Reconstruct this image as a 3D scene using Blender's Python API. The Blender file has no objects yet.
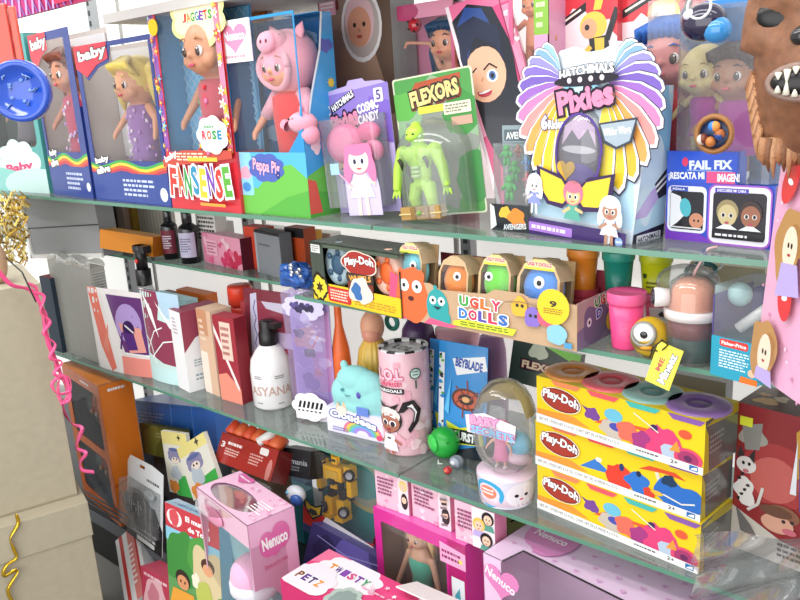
import bpy, math, random
from mathutils import Vector, Matrix
from mathutils.geometry import tessellate_polygon
PI = math.pi
SC = bpy.context.scene
COL = SC.collection
rnd = random.Random(7)

# ---------------------------------------------------------------- camera (from the vanishing points of the shelving)
FPX = 793.0
def _n(v): return v / v.length
_X = _n(Vector((926, 154, -FPX)))
_Dn = Vector((180, 3000, FPX)); _Dn = _n(_Dn - _X * _Dn.dot(_X))
_Z = -_Dn
_Y = _Z.cross(_X)
EYE = Vector((0, 0, 1.5))
camd = bpy.data.cameras.new('camera'); cam = bpy.data.objects.new('camera', camd); COL.objects.link(cam)
camd.sensor_width = 36; camd.lens = FPX / 800 * 36; camd.clip_start = .02
cam.matrix_world = Matrix(((_X.x, -_X.y, -_X.z, EYE.x), (_Y.x, -_Y.y, -_Y.z, EYE.y), (_Z.x, -_Z.y, -_Z.z, EYE.z), (0, 0, 0, 1)))
SC.camera = cam

def ray(u, v):
    c = Vector((u - 400, v - 300, FPX)); return Vector((_X.dot(c), _Y.dot(c), _Z.dot(c)))
def Pz(u, v, z):                       # the point of the level z seen at u, v
    r = ray(u, v); return EYE + r * ((z - EYE.z) / r.z)
def Py(u, v, y):                       # the point of the upright plane y seen at u, v
    r = ray(u, v); return EYE + r * (y / r.y)
def proj(p):
    d = Vector(p) - EYE
    cx = _X.x * d.x + _Y.x * d.y + _Z.x * d.z
    cy = _X.y * d.x + _Y.y * d.y + _Z.y * d.z
    cz = _X.z * d.x + _Y.z * d.y + _Z.z * d.z
    return 400 + FPX * cx / cz, 300 + FPX * cy / cz
def height(p, v):                      # how tall something standing at p is when its top shows at row v
    lo, hi = 0.0, 1.5
    for _ in range(40):
        m = (lo + hi) / 2
        if proj((p.x, p.y, p.z + m))[1] > v: lo = m
        else: hi = m
    return lo

# ---------------------------------------------------------------- colours and materials
_cc = {}
def C(h):
    if isinstance(h, tuple): return h
    if h not in _cc:
        s = h.lstrip('#')
        if len(s) == 3: s = ''.join(a + a for a in s)
        r = [int(s[i:i + 2], 16) / 255 for i in (0, 2, 4)]
        _cc[h] = tuple(x / 12.92 if x <= .04045 else ((x + .055) / 1.055) ** 2.4 for x in r) + (1.0,)
    return _cc[h]
MATS = {}
def mat(name, rough=.5, spec=.5, metal=0, coat=0, bump=0, bscale=200, color=None, sheen=0, noise=0, sss=0):
    m = bpy.data.materials.new(name); m.use_nodes = True; nt = m.node_tree; b = nt.nodes['Principled BSDF']
    b.inputs['Roughness'].default_value = rough; b.inputs['Specular IOR Level'].default_value = spec
    b.inputs['Metallic'].default_value = metal; b.inputs['Coat Weight'].default_value = coat
    b.inputs['Sheen Weight'].default_value = sheen
    if color: b.inputs['Base Color'].default_value = C(color); src = None
    else:
        a = nt.nodes.new('ShaderNodeVertexColor'); a.layer_name = 'Col'; src = a.outputs['Color']
        nt.links.new(src, b.inputs['Base Color'])
    if noise or bump:
        tc = nt.nodes.new('ShaderNodeTexCoord'); nz = nt.nodes.new('ShaderNodeTexNoise')
        nz.inputs['Scale'].default_value = bscale; nt.links.new(tc.outputs['Object'], nz.inputs['Vector'])
        if bump:
            bp = nt.nodes.new('ShaderNodeBump'); bp.inputs['Strength'].default_value = bump; bp.inputs['Distance'].default_value = .002
            nt.links.new(nz.outputs['Fac'], bp.inputs['Height']); nt.links.new(bp.outputs['Normal'], b.inputs['Normal'])
        if noise:
            mx = nt.nodes.new('ShaderNodeMix'); mx.data_type = 'RGBA'; mx.blend_type = 'MULTIPLY'
            mr = nt.nodes.new('ShaderNodeMapRange'); mr.inputs['From Min'].default_value = .3; mr.inputs['From Max'].default_value = .7
            mr.inputs['To Min'].default_value = 1 - noise; mr.inputs['To Max'].default_value = 1
            nt.links.new(nz.outputs['Fac'], mr.inputs['Value'])
            mx.inputs['Factor'].default_value = 1
            if src: nt.links.new(src, mx.inputs['A'])
            else: mx.inputs['A'].default_value = C(color)
            nt.links.new(mr.outputs['Result'], mx.inputs['B']); nt.links.new(mx.outputs['Result'], b.inputs['Base Color'])
    MATS[name] = m; return m
mat('card', .45, .4)
mat('gloss_card', .22, .5, coat=.25)
mat('plastic', .3, .5)
mat('shiny', .12, .6, coat=.5)
mat('skin', .4, .4, noise=.05, bscale=60)
mat('hair', .35, .4, bump=.8, bscale=260)
mat('cloth', .85, .2, bump=.5, bscale=700, sheen=.3)
mat('plush', .95, .1, bump=.9, bscale=420, sheen=.5)
mat('foil', .18, .5, metal=.85, bump=.5, bscale=60)
mat('metal', .28, .5, metal=1)
mat('kraft', .8, .2, noise=.08, bscale=40)
mat('wall', .8, .2, noise=.06, bscale=6)
mat('rubber_mask', .55, .4, bump=.8, bscale=70, noise=.35)
def clear(name, tint='#ffffff', film=.05, gloss=.12, milk='#ffffff', rough=.06, bump=0, bscale=25, edge=.5):
    m = bpy.data.materials.new(name); m.use_nodes = True; nt = m.node_tree; N = nt.nodes; L = nt.links
    N.remove(N['Principled BSDF']); out = N['Material Output']
    tr = N.new('ShaderNodeBsdfTransparent'); tr.inputs['Color'].default_value = C(tint)
    df = N.new('ShaderNodeBsdfDiffuse'); df.inputs['Color'].default_value = C(milk)
    gl = N.new('ShaderNodeBsdfGlossy'); gl.inputs['Roughness'].default_value = rough
    m1 = N.new('ShaderNodeMixShader'); m1.inputs[0].default_value = film
    L.new(tr.outputs[0], m1.inputs[1]); L.new(df.outputs[0], m1.inputs[2])
    lw = N.new('ShaderNodeLayerWeight'); lw.inputs['Blend'].default_value = .25
    ma = N.new('ShaderNodeMath'); ma.operation = 'MULTIPLY_ADD'; ma.inputs[1].default_value = edge; ma.inputs[2].default_value = gloss
    ma.use_clamp = True
    L.new(lw.outputs['Fresnel'], ma.inputs[0])
    m2 = N.new('ShaderNodeMixShader'); L.new(ma.outputs[0], m2.inputs[0]); L.new(m1.outputs[0], m2.inputs[1]); L.new(gl.outputs[0], m2.inputs[2])
    if bump:
        tc = N.new('ShaderNodeTexCoord'); nz = N.new('ShaderNodeTexNoise'); nz.inputs['Scale'].default_value = bscale
        L.new(tc.outputs['Object'], nz.inputs['Vector'])
        bp = N.new('ShaderNodeBump'); bp.inputs['Strength'].default_value = bump; bp.inputs['Distance'].default_value = .01
        L.new(nz.outputs['Fac'], bp.inputs['Height']); L.new(bp.outputs['Normal'], gl.inputs['Normal']); L.new(bp.outputs['Normal'], lw.inputs['Normal'])
    L.new(m2.outputs[0], out.inputs['Surface'])
    MATS[name] = m; return m
clear('film', film=.04, gloss=.05, bump=.15, bscale=9)
clear('blister', tint='#f4f6f6', film=.10, gloss=.06, bump=.1, bscale=14)
clear('bag_film', tint='#e9e9ec', film=.14, gloss=.05, bump=.5, bscale=14, rough=.15, milk='#b9b9be', edge=.3)
clear('frost', tint='#e4e4e0', film=.55, gloss=.05, milk='#c9c8c2', bump=.5, bscale=30, rough=.2)
clear('shelf_glass', tint='#d3ddd8', film=.30, gloss=.10, milk='#a3aaa6', rough=.08)
clear('lilac_film', tint='#ddd0ee', film=.30, gloss=.10, milk='#c9b8e6', bump=.4, bscale=20)
mat('glass_edge', .2, .6, color='#5c8e78', coat=.3)

# ---------------------------------------------------------------- mesh builder
class MB:
    def __init__(s, m='card'):
        s.v = []; s.f = []; s.c = []; s.m = []; s.s = []; s.M = Matrix(); s.mt = m
    def add(s, vs, fs, col, m=None, smooth=False):
        b = len(s.v); s.v += [s.M @ Vector(v) for v in vs]
        c = C(col) if not isinstance(col, list) else col
        for i, f in enumerate(fs):
            s.f.append([b + k for k in f]); s.c.append(C(c[i]) if isinstance(c, list) else c); s.m.append(m or s.mt); s.s.append(smooth)
        return s
    def box(s, x0, x1, y0, y1, z0, z1, col='#fff', m=None, cols=None):
        vs = [(x0, y0, z0), (x1, y0, z0), (x1, y1, z0), (x0, y1, z0), (x0, y0, z1), (x1, y0, z1), (x1, y1, z1), (x0, y1, z1)]
        fs = [(0, 1, 5, 4), (1, 2, 6, 5), (2, 3, 7, 6), (3, 0, 4, 7), (4, 5, 6, 7), (3, 2, 1, 0)]   # front right back left top bottom
        if cols:
            cl = [C(cols.get(k, col)) for k in ('front', 'right', 'back', 'left', 'top', 'bottom')]
            return s.add(vs, fs, cl, m)
        return s.add(vs, fs, col, m)
    def rbox(s, x0, x1, y0, y1, z0, z1, r, col, m=None, seg=3, axis='z'):      # box with rounded upright edges
        pts = []
        for cx, cy, a0 in ((x1 - r, y1 - r, 0), (x0 + r, y1 - r, 90), (x0 + r, y0 + r, 180), (x1 - r, y0 + r, 270)):
            for k in range(seg + 1):
                a = math.radians(a0 + 90 * k / seg); pts.append((cx + r * math.cos(a), cy + r * math.sin(a)))
        return s.prism(pts, z0, z1, col, m)
    def prism(s, pts, z0, z1, col, m=None, smooth=False, side=None):
        n = len(pts)
        vs = [(x, y, z0) for x, y in pts] + [(x, y, z1) for x, y in pts]
        s.add(vs, [[i, (i + 1) % n, (i + 1) % n + n, i + n] for i in range(n)], side or col, m, smooth)
        return s.add(vs, [list(range(n))[::-1], [n + i for i in range(n)]], col, m)
    def lathe(s, prof, col, seg=28, m=None, cx=0, cy=0, smooth=True, sx=1, sy=1, cols=None, a0=0, a1=360, ribs=0, ribd=.06):
        vs = []; fs = []; cl = []
        n = len(prof); full = abs(a1 - a0) >= 360; ns = seg if full else seg + 1
        for k in range(ns):
            a = math.radians(a0 + (a1 - a0) * k / seg); rr = 1 - ribd * abs(math.sin(ribs * a / 2)) if ribs else 1
            for (r, z) in prof: vs.append((cx + r * rr * sx * math.cos(a), cy + r * rr * sy * math.sin(a), z))
        for k in range(seg):
            k2 = (k + 1) % ns
            for i in range(n - 1):
                fs.append((k * n + i, k2 * n + i, k2 * n + i + 1, k * n + i + 1)); cl.append(C(cols[i] if cols else col))
        return s.add(vs, fs, cl, m, smooth)
    def ball(s, c, r, col, m=None, seg=16, rings=10, rot=None):
        if not isinstance(r, (tuple, list)): r = (r, r, r)
        R = rot or Matrix.Identity(3); vs = []; fs = []
        for j in range(rings + 1):
            t = PI * j / rings
            for i in range(seg):
                a = 2 * PI * i / seg
                p = R @ Vector((r[0] * math.sin(t) * math.cos(a), r[1] * math.sin(t) * math.sin(a), r[2] * math.cos(t)))
                vs.append((c[0] + p.x, c[1] + p.y, c[2] + p.z))
        for j in range(rings):
            for i in range(seg):
                a, b = j * seg + i, j * seg + (i + 1) % seg
                fs.append((a, a + seg, b + seg, b))
        return s.add(vs, fs, col, m, True)
    def tube(s, pts, r, col, m=None, seg=10, caps=True, flat=None):
        pts = [Vector(p) for p in pts]; n = len(pts)
        rs = r if isinstance(r, (list, tuple)) else [r] * n
        vs = []; fs = []; up = None
        for i, p in enumerate(pts):
            d = (pts[min(i + 1, n - 1)] - pts[max(i - 1, 0)])
            d = d.normalized() if d.length > 1e-9 else Vector((0, 0, 1))
            if up is None:
                up = Vector((0, 0, 1)) if abs(d.z) < .9 else Vector((0, 1, 0))
            a = d.cross(up)
            a = a.normalized() if a.length > 1e-6 else Vector((1, 0, 0))
            b = a.cross(d).normalized(); up = b
            for k in range(seg):
                t = 2 * PI * k / seg
                vs.append(tuple(p + (a * math.cos(t) + b * math.sin(t) * (flat or 1)) * rs[i]))
        for i in range(n - 1):
            for k in range(seg):
                k2 = (k + 1) % seg
                fs.append((i * seg + k, i * seg + k2, (i + 1) * seg + k2, (i + 1) * seg + k))
        if caps: fs += [list(range(seg))[::-1], [(n - 1) * seg + k for k in range(seg)]]
        return s.add(vs, fs, col, m, True)
    def ribbon(s, pts, wv, col, m=None):                # flat strip along pts; wv gives the half-width vector at each point
        vs = []
        for i, p in enumerate(pts):
            w = Vector(wv(i)); vs += [tuple(Vector(p) - w), tuple(Vector(p) + w)]
        return s.add(vs, [(2 * i, 2 * i + 1, 2 * i + 3, 2 * i + 2) for i in range(len(pts) - 1)], col, m, True)
    def sheet(s, fn, nu, nv, col, m=None, smooth=True):
        vs = [tuple(fn(i / nu, j / nv)) for j in range(nv + 1) for i in range(nu + 1)]
        fs = [(j * (nu + 1) + i, j * (nu + 1) + i + 1, (j + 1) * (nu + 1) + i + 1, (j + 1) * (nu + 1) + i) for j in range(nv) for i in range(nu)]
        return s.add(vs, fs, col, m, smooth)
    def torus(s, c, R, r, col, axis='y', m=None, seg=28, k=8, a0=0, a1=360):
        pts = []
        for i in range(seg + 1):
            a = math.radians(a0 + (a1 - a0) * i / seg); x, y = R * math.cos(a), R * math.sin(a)
            pts.append({'y': (c[0] + x, c[1], c[2] + y), 'z': (c[0] + x, c[1] + y, c[2]), 'x': (c[0], c[1] + x, c[2] + y)}[axis])
        return s.tube(pts, r, col, m, k, caps=abs(a1 - a0) < 360)
    def plate(s, outer, holes, t, col, m=None):          # upright plate in xz with holes, front at y=0, thickness t backwards
        loops = [[Vector((x, 0, z)) for x, z in outer]] + [[Vector((x, 0, z)) for x, z in h] for h in holes]
        tri = tessellate_polygon(loops); pts = [p for l in loops for p in l]
        n = len(pts)
        vs = [tuple(p) for p in pts] + [(p.x, t, p.z) for p in pts]
        fs = [tuple(a) for a in tri] + [tuple(n + i for i in reversed(a)) for a in tri]
        b = 0
        for l in loops:
            k = len(l); fs += [(b + i, b + (i + 1) % k, n + b + (i + 1) % k, n + b + i) for i in range(k)]; b += k
        return s.add(vs, fs, col, m)
    def at(s, M): s.M = M; return s
    def build(s, name, M=None, parent=None, bevel=0, remesh=0, solid=0, sub=0):
        me = bpy.data.meshes.new(name); me.from_pydata([tuple(v) for v in s.v], [], s.f)
        ms = []
        for k in s.m:
            if k not in ms: ms.append(k)
        for k in ms: me.materials.append(MATS[k])
        idx = {k: i for i, k in enumerate(ms)}
        me.polygons.foreach_set('material_index', [idx[k] for k in s.m])
        me.polygons.foreach_set('use_smooth', s.s)
        ca = me.color_attributes.new('Col', 'FLOAT_COLOR', 'CORNER')
        buf = []
        for f, c in zip(s.f, s.c): buf += list(c) * len(f)
        ca.data.foreach_set('color', buf)
        me.update()
        o = bpy.data.objects.new(name, me); COL.objects.link(o)
        if parent: o.parent = parent
        if M is not None: o.matrix_world = M
        if bevel:
            md = o.modifiers.new('bevel', 'BEVEL'); md.width = bevel; md.segments = 2; md.limit_method = 'ANGLE'
        if solid:
            md = o.modifiers.new('solid', 'SOLIDIFY'); md.thickness = solid
        if remesh:
            md = o.modifiers.new('remesh', 'REMESH'); md.mode = 'VOXEL'; md.voxel_size = remesh; md.use_smooth_shade = True
            md = o.modifiers.new('smooth', 'SMOOTH'); md.iterations = 4
            me.materials.clear(); me.materials.append(body_mat(s.c[0], ms[0]))
        return o
_bm = {}
def body_mat(c, kind):
    k = (c, kind)
    if k not in _bm:
        r = MATS[kind].node_tree.nodes['Principled BSDF'].inputs['Roughness'].default_value
        m = bpy.data.materials.new('one_colour'); m.use_nodes = True; b = m.node_tree.nodes['Principled BSDF']
        b.inputs['Base Color'].default_value = c; b.inputs['Roughness'].default_value = r
        if kind == 'skin': b.inputs['Subsurface Weight'].default_value = .15; b.inputs['Subsurface Radius'].default_value = (.01, .004, .002); b.inputs['Subsurface Scale'].default_value = .3
        _bm[k] = m
    return _bm[k]

# ---------------------------------------------------------------- things
def empty(name, M, label, cat, group=None):
    o = bpy.data.objects.new(name, None); COL.objects.link(o); o.matrix_world = M; o.empty_display_size = .02
    return tag(o, label, cat, group)
def tag(o, label, cat, group=None, kind=None):
    o['label'] = label; o['category'] = cat
    if group: o['group'] = group
    if kind: o['kind'] = kind
    return o
def part(name, mb, parent, label=None, **k):
    o = mb.build(name, None, parent, **k)
    if label: o['label'] = label
    return o
def solo(name, mb, M, label, cat, group=None, **k):
    return tag(mb.build(name, M, **k), label, cat, group)
def struct(name, mb, M=None):
    o = mb.build(name, M or Matrix()); o['kind'] = 'structure'; return o
def TR(x, y, z): return Matrix.Translation((x, y, z))
def RZ(a): return Matrix.Rotation(math.radians(a), 4, 'Z')
def RX(a): return Matrix.Rotation(math.radians(a), 4, 'X')
def RY(a): return Matrix.Rotation(math.radians(a), 4, 'Y')

def stand(L, R, z, top, at='l'):
    """frame of something standing on level z: its front bottom edge runs from pixel L to R, its top shows at row top"""
    a, b = Pz(L[0], L[1], z), Pz(R[0], R[1], z)
    d = b - a; w = d.length; yaw = math.atan2(d.y, d.x)
    h = height(a if at == 'l' else b, top)
    return TR(*a) @ Matrix.Rotation(yaw, 4, 'Z'), w, h
def rpx(p, px):                         # half of a width of px pixels at the distance of point p
    d = p - EYE; return px / 2 * (_X.z * d.x + _Y.z * d.y + _Z.z * d.z) / FPX
def frame3(o, x, z):
    """frame with the front face's corner at o, its width towards x, its height towards z (three points)"""
    X = (x - o); w = X.length; X.normalize(); Zv = z - o; Zv = Zv - X * Zv.dot(X); h = Zv.length; Zv.normalize(); Yv = Zv.cross(X)
    return Matrix(((X.x, Yv.x, Zv.x, o.x), (X.y, Yv.y, Zv.y, o.y), (X.z, Yv.z, Zv.z, o.z), (0, 0, 0, 1))), w, h

def frame3z(o, x, z):
    """like frame3 but keeps the direction of the upright edge"""
    Zv = z - o; h = Zv.length; Zv.normalize(); X = x - o; X = X - Zv * X.dot(Zv); w = X.length; X.normalize(); Yv = Zv.cross(X)
    return Matrix(((X.x, Yv.x, Zv.x, o.x), (X.y, Yv.y, Zv.y, o.y), (X.z, Yv.z, Zv.z, o.z), (0, 0, 0, 1))), w, h

# ---------------------------------------------------------------- text
_tc = {}
def glyphs(txt, bold, res=2, sp=1.0):
    k = (txt, round(bold, 4), res, sp)
    if k not in _tc:
        cu = bpy.data.curves.new('t', 'FONT'); cu.body = txt; cu.size = 1; cu.offset = bold; cu.resolution_u = res
        cu.space_character = sp; cu.fill_mode = 'FRONT'; cu.align_x = 'LEFT'
        ob = bpy.data.objects.new('t', cu); COL.objects.link(ob)
        dg = bpy.context.evaluated_depsgraph_get(); me = bpy.data.meshes.new_from_object(ob.evaluated_get(dg))
        vs = [(v.co.x, v.co.y) for v in me.vertices]; fs = [list(p.vertices) for p in me.polygons]
        bpy.data.objects.remove(ob); bpy.data.curves.remove(cu); bpy.data.meshes.remove(me)
        _tc[k] = (vs, fs)
    return _tc[k]

EPS = .0001
class Face:
    """a printed face: u, v run 0..1 over w x h; every call lays one more flat ink layer on it"""
    def __init__(s, mb, o, U, V, w, h, m=None, clip=True, fn=None):
        s.mb = mb; s.o = Vector(o); s.U = Vector(U).normalized(); s.V = Vector(V).normalized(); s.w = w; s.h = h
        s.N = s.U.cross(s.V); s.k = 1; s.m = m; s.clip = clip; s.fn = fn
    def pt(s, u, v):
        if s.fn: return s.fn(u, v, s.k * EPS)
        return tuple(s.o + s.U * (u * s.w) + s.V * (v * s.h) + s.N * (s.k * EPS))
    sub = False
    def _cut(s, P, ax, lim, sg):
        out = []
        for i, p in enumerate(P):
            q = P[(i + 1) % len(P)]; a, b = (p[ax] - lim) * sg, (q[ax] - lim) * sg
            if a >= 0: out.append(p)
            if (a >= 0) != (b >= 0):
                t = a / (a - b); out.append((p[0] + (q[0] - p[0]) * t, p[1] + (q[1] - p[1]) * t))
        return out
    def _clip(s, P):
        for ax, lim, sg in ((0, 0, 1), (0, 1, -1), (1, 0, 1), (1, 1, -1)):
            out = []
            for i, p in enumerate(P):
                q = P[(i + 1) % len(P)]; a, b = (p[ax] - lim) * sg, (q[ax] - lim) * sg
                if a >= 0: out.append(p)
                if (a >= 0) != (b >= 0):
                    t = a / (a - b); out.append((p[0] + (q[0] - p[0]) * t, p[1] + (q[1] - p[1]) * t))
            P = out
            if len(P) < 3: return []
        return P
    def poly(s, P, col, up=1):
        if s.clip: P = s._clip(P)
        if len(P) < 3: return s
        if s.fn and not s.sub:                                    # follow the curved surface: cut into small cells
            us = [p[0] for p in P]; vs = [p[1] for p in P]; s.sub = True; Q0 = P
            iu0, iu1 = math.floor(min(us) / .07), math.ceil(max(us) / .07); iv0, iv1 = math.floor(min(vs) / .13), math.ceil(max(vs) / .13)
            cl = s.clip; s.clip = False
            for i in range(iu0, iu1):
                Q = s._cut(s._cut(Q0, 0, i * .07, 1), 0, (i + 1) * .07, -1)
                for j in range(iv0, iv1):
                    R = s._cut(s._cut(Q, 1, j * .13, 1), 1, (j + 1) * .13, -1)
                    if len(R) > 2: s.poly(R, col, 0)
            s.clip = cl; s.sub = False; s.k += up; return s
        tri = tessellate_polygon([[Vector((p[0] * s.w, p[1] * s.h, 0)) for p in P]])
        fs = []
        for a, b, c in tri:
            ax, bx, cx = P[a], P[b], P[c]
            if (bx[0] - ax[0]) * (cx[1] - ax[1]) - (bx[1] - ax[1]) * (cx[0] - ax[0]) < 0: a, c = c, a
            fs.append((a, b, c))
        s.mb.add([s.pt(*p) for p in P], fs, col, s.m); s.k += up
        return s
    def rect(s, u0, v0, u1, v1, col, r=0, up=1):
        if r <= 0:
            n = 6 if s.fn else 1
            P = [(u0 + (u1 - u0) * i / n, v0) for i in range(n + 1)] + [(u1 - (u1 - u0) * i / n, v1) for i in range(n + 1)]
            return s.poly(P, col, up)
        P = []; ru, rv = r, r * s.w / s.h
        ru = min(ru, (u1 - u0) / 2); rv = min(rv, (v1 - v0) / 2)
        for cu, cv, a0 in ((u1 - ru, v1 - rv, 0), (u0 + ru, v1 - rv, 90), (u0 + ru, v0 + rv, 180), (u1 - ru, v0 + rv, 270)):
            for k in range(5):
                a = math.radians(a0 + 22.5 * k); P.append((cu + ru * math.cos(a), cv + rv * math.sin(a)))
        return s.poly(P, col, up)
    def shape(s, u, v, pts, sc, col, rot=0, up=1, sv=1):       # pts in units of sc (fraction of the width), metric aspect kept
        a = math.radians(rot); ca, sa = math.cos(a), math.sin(a); P = []
        for x, y in pts:
            y *= sv
            P.append((u + (x * ca - y * sa) * sc, v + (x * sa + y * ca) * sc * s.w / s.h))
        return s.poly(P, col, up)
    def ell(s, u, v, a, b, col, rot=0, n=20, up=1, a0=0, a1=360):
        st = n if a1 - a0 >= 360 else n + 1
        P = [(math.cos(math.radians(a0 + (a1 - a0) * i / n)) * a, math.sin(math.radians(a0 + (a1 - a0) * i / n)) * b) for i in range(st)]
        return s.shape(u, v, P, 1, col, rot, up)
    def elh(s, u, v, a, b, col, rot=0, n=20, up=1, a0=0, a1=360):  # like ell, b a fraction of the height
        return s.ell(u, v, a, b * s.h / s.w, col, rot, n, up, a0, a1)
    def star(s, u, v, r, col, n=5, ri=.42, rot=0): return s.shape(u, v, [((1 if i % 2 == 0 else ri) * math.sin(PI * i / n), (1 if i % 2 == 0 else ri) * math.cos(PI * i / n)) for i in range(2 * n)], r, col, rot)
    def heart(s, u, v, r, col, rot=0, sv=1):
        P = []
        for i in range(24):
            t = 2 * PI * i / 24; P.append((math.sin(t) ** 3, (13 * math.cos(t) - 5 * math.cos(2 * t) - 2 * math.cos(3 * t) - math.cos(4 * t)) / 16))
        return s.shape(u, v, P, r, col, rot, sv=sv)
    def flower(s, u, v, r, col, mid='#ffe45c', n=5):
        s.shape(u, v, [((.65 + .35 * math.cos(n * 2 * PI * i / 40)) * math.cos(2 * PI * i / 40), (.65 + .35 * math.cos(n * 2 * PI * i / 40)) * math.sin(2 * PI * i / 40)) for i in range(40)], r, col)
        return s.ell(u, v, r * .3, r * .3, mid, n=8)
    def cloud(s, u, v, a, b, col, n=9, amp=.14, rot=0):
        return s.shape(u, v, [(a * (1 + amp * abs(math.sin(n * PI * i / 72))) * math.cos(2 * PI * i / 72), b * (1 + amp * abs(math.sin(n * PI * i / 72))) * math.sin(2 * PI * i / 72)) for i in range(72)], 1, col, rot)
    def splat(s, u, v, r, col, n=9, seed=0, amp=.3, sv=1):
        q = random.Random(seed); P = []
        for i in range(2 * n):
            t = 2 * PI * i / (2 * n); k = 1 + amp * (q.random() - .3) * (1 if i % 2 else -1); P.append((k * math.cos(t), k * math.sin(t)))
        return s.shape(u, v, P, r, col, sv=sv)
    def blob(s, u, v, r, col, seed=0, amp=.3, sv=1, rot=0):
        q = random.Random(seed); ph = [q.random() * 6.3 for _ in range(3)]
        return s.shape(u, v, [((1 + amp * (.5 * math.sin(2 * t + ph[0]) + .35 * math.sin(3 * t + ph[1]) + .3 * math.sin(5 * t + ph[2]))) * math.cos(t), (1 + amp * (.5 * math.sin(2 * t + ph[0]) + .35 * math.sin(3 * t + ph[1]) + .3 * math.sin(5 * t + ph[2]))) * math.sin(t)) for t in [2 * PI * i / 36 for i in range(36)]], r, col, rot, sv=sv)
    def band(s, pts, th, col):                                    # wavy band: pts list of (u, v), thickness th (fraction of height)
        return s.poly([(u, v) for u, v in pts] + [(u, v - th) for u, v in reversed(pts)], col)
    def line(s, P, t, col):                                       # polyline of width t (fraction of the width)
        for (a, b), (c, d) in zip(P[:-1], P[1:]):
            dx, dy = (c - a) * s.w, (d - b) * s.h; L = math.hypot(dx, dy) or 1
            nx, ny = -dy / L * t * s.w / 2, dx / L * t * s.w / 2
            s.poly([(a + nx / s.w, b + ny / s.h), (c + nx / s.w, d + ny / s.h), (c - nx / s.w, d - ny / s.h), (a - nx / s.w, b - ny / s.h)], col, 0)
        s.k += 1; return s
    def text(s, t, u, v, w, h, col, rot=0, bold=.02, out=None, ow=.05, arc=0, sp=1.0, shadow=None, taper=0):
        """text filling a box w x h (fractions of face width / height) centred at u, v"""
        vs0, _ = glyphs(t, bold, 2, sp)
        if not vs0: return s
        x0 = min(p[0] for p in vs0); x1 = max(p[0] for p in vs0); y0 = min(p[1] for p in vs0); y1 = max(p[1] for p in vs0)
        sx = w * s.w / (x1 - x0); sy = h * s.h / (y1 - y0); cx, cy = (x0 + x1) / 2, (y0 + y1) / 2; a = math.radians(rot)
        lay = ([(shadow, ow * 1.2, .06)] if shadow else []) + ([(out, ow, 0)] if out else []) + [(col, 0, 0)]
        for c, o_, sh in lay:
            vs, fs = glyphs(t, bold + o_, 2, sp)
            P = []
            for x, y in vs:
                q = (x - cx) / ((x1 - x0) / 2)
                X = (x - cx + sh) * sx; Y = (y - cy - sh) * sy * (1 - taper * q) + arc * s.h * (1 - q * q)
                P.append((u + (X * math.cos(a) - Y * math.sin(a)) / s.w, v + (X * math.sin(a) + Y * math.cos(a)) / s.h))
            s.mb.add([s.pt(*p) for p in P], fs, c, s.m); s.k += 1
        return s
    def bars(s, u0, v0, u1, v1, n, col, seed=1, rag=.35):          # rows of print too small to read
        q = random.Random(seed); hh = (v1 - v0) / n
        for i in range(n):
            v = v1 - (i + .75) * hh; x = u0; e = u1 - (u1 - u0) * rag * q.random()
            while x < e:
                l = (u1 - u0) * (.06 + .1 * q.random()); s.rect(x, v, min(x + l, e), v + hh * .5, col, up=0); x += l + (u1 - u0) * .03
        s.k += 1; return s
    def dots(s, n, r, cols, seed=3, kind='ell', box=(0, 0, 1, 1)):
        q = random.Random(seed)
        for i in range(n):
            u = box[0] + (box[2] - box[0]) * q.random(); v = box[1] + (box[3] - box[1]) * q.random(); c = cols[i % len(cols)]; rr = r * (.6 + .8 * q.random())
            k0 = s.k
            if kind == 'ell': s.ell(u, v, rr, rr, c, n=8)
            elif kind == 'heart': s.heart(u, v, rr, c, rot=q.uniform(-30, 30))
            elif kind == 'star': s.star(u, v, rr, c, rot=q.uniform(0, 70))
            elif kind == 'flower': s.flower(u, v, rr, c)
            elif kind == 'blob': s.blob(u, v, rr, c, seed=i + seed)
        return s
    def person(s, u, v, sc, hair, skin, dress, long=True, legs=True, eye='#3a2a2a', rot=0, body=True):
        """small generic big-headed cartoon figure; sc = head radius (fraction of width)"""
        k = s.w / s.h
        if body:
            s.shape(u, v - 1.1 * sc * k, [(-.35, .6), (.35, .6), (1.0, -1.2), (-1.0, -1.2)], sc, dress)
            s.line([(u - .3 * sc, v - 1.2 * sc * k), (u - 1.1 * sc, v - 1.7 * sc * k)], sc * .28, skin).line([(u + .3 * sc, v - 1.2 * sc * k), (u + 1.15 * sc, v - 1.5 * sc * k)], sc * .28, skin)
            if legs: s.line([(u - .3 * sc, v - 2.2 * sc * k), (u - .35 * sc, v - 3.4 * sc * k)], sc * .3, skin).line([(u + .3 * sc, v - 2.2 * sc * k), (u + .35 * sc, v - 3.4 * sc * k)], sc * .3, skin)
        s.ell(u, v + .18 * sc * k, 1.15 * sc, 1.15 * sc, hair, n=18)
        if long: s.ell(u - .9 * sc, v - .45 * sc * k, .38 * sc, 1.0 * sc, hair, rot=-12, n=12, up=0).ell(u + .9 * sc, v - .45 * sc * k, .38 * sc, 1.0 * sc, hair, rot=12, n=12)
        s.ell(u, v - .12 * sc * k, .82 * sc, .76 * sc, skin, n=18)
        s.ell(u, v + .5 * sc * k, .78 * sc, .34 * sc, hair, n=14)
        for q in (-1, 1):
            s.ell(u + q * .33 * sc, v - .15 * sc * k, .21 * sc, .24 * sc, '#fff', n=10, up=0)
        s.k += 1
        for q in (-1, 1): s.ell(u + q * .31 * sc, v - .17 * sc * k, .13 * sc, .17 * sc, eye, n=8, up=0)
        s.k += 1
        s.ell(u, v - .55 * sc * k, .2 * sc, .1 * sc, '#c8405a', n=8, a0=180, a1=360)
        return s

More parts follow.
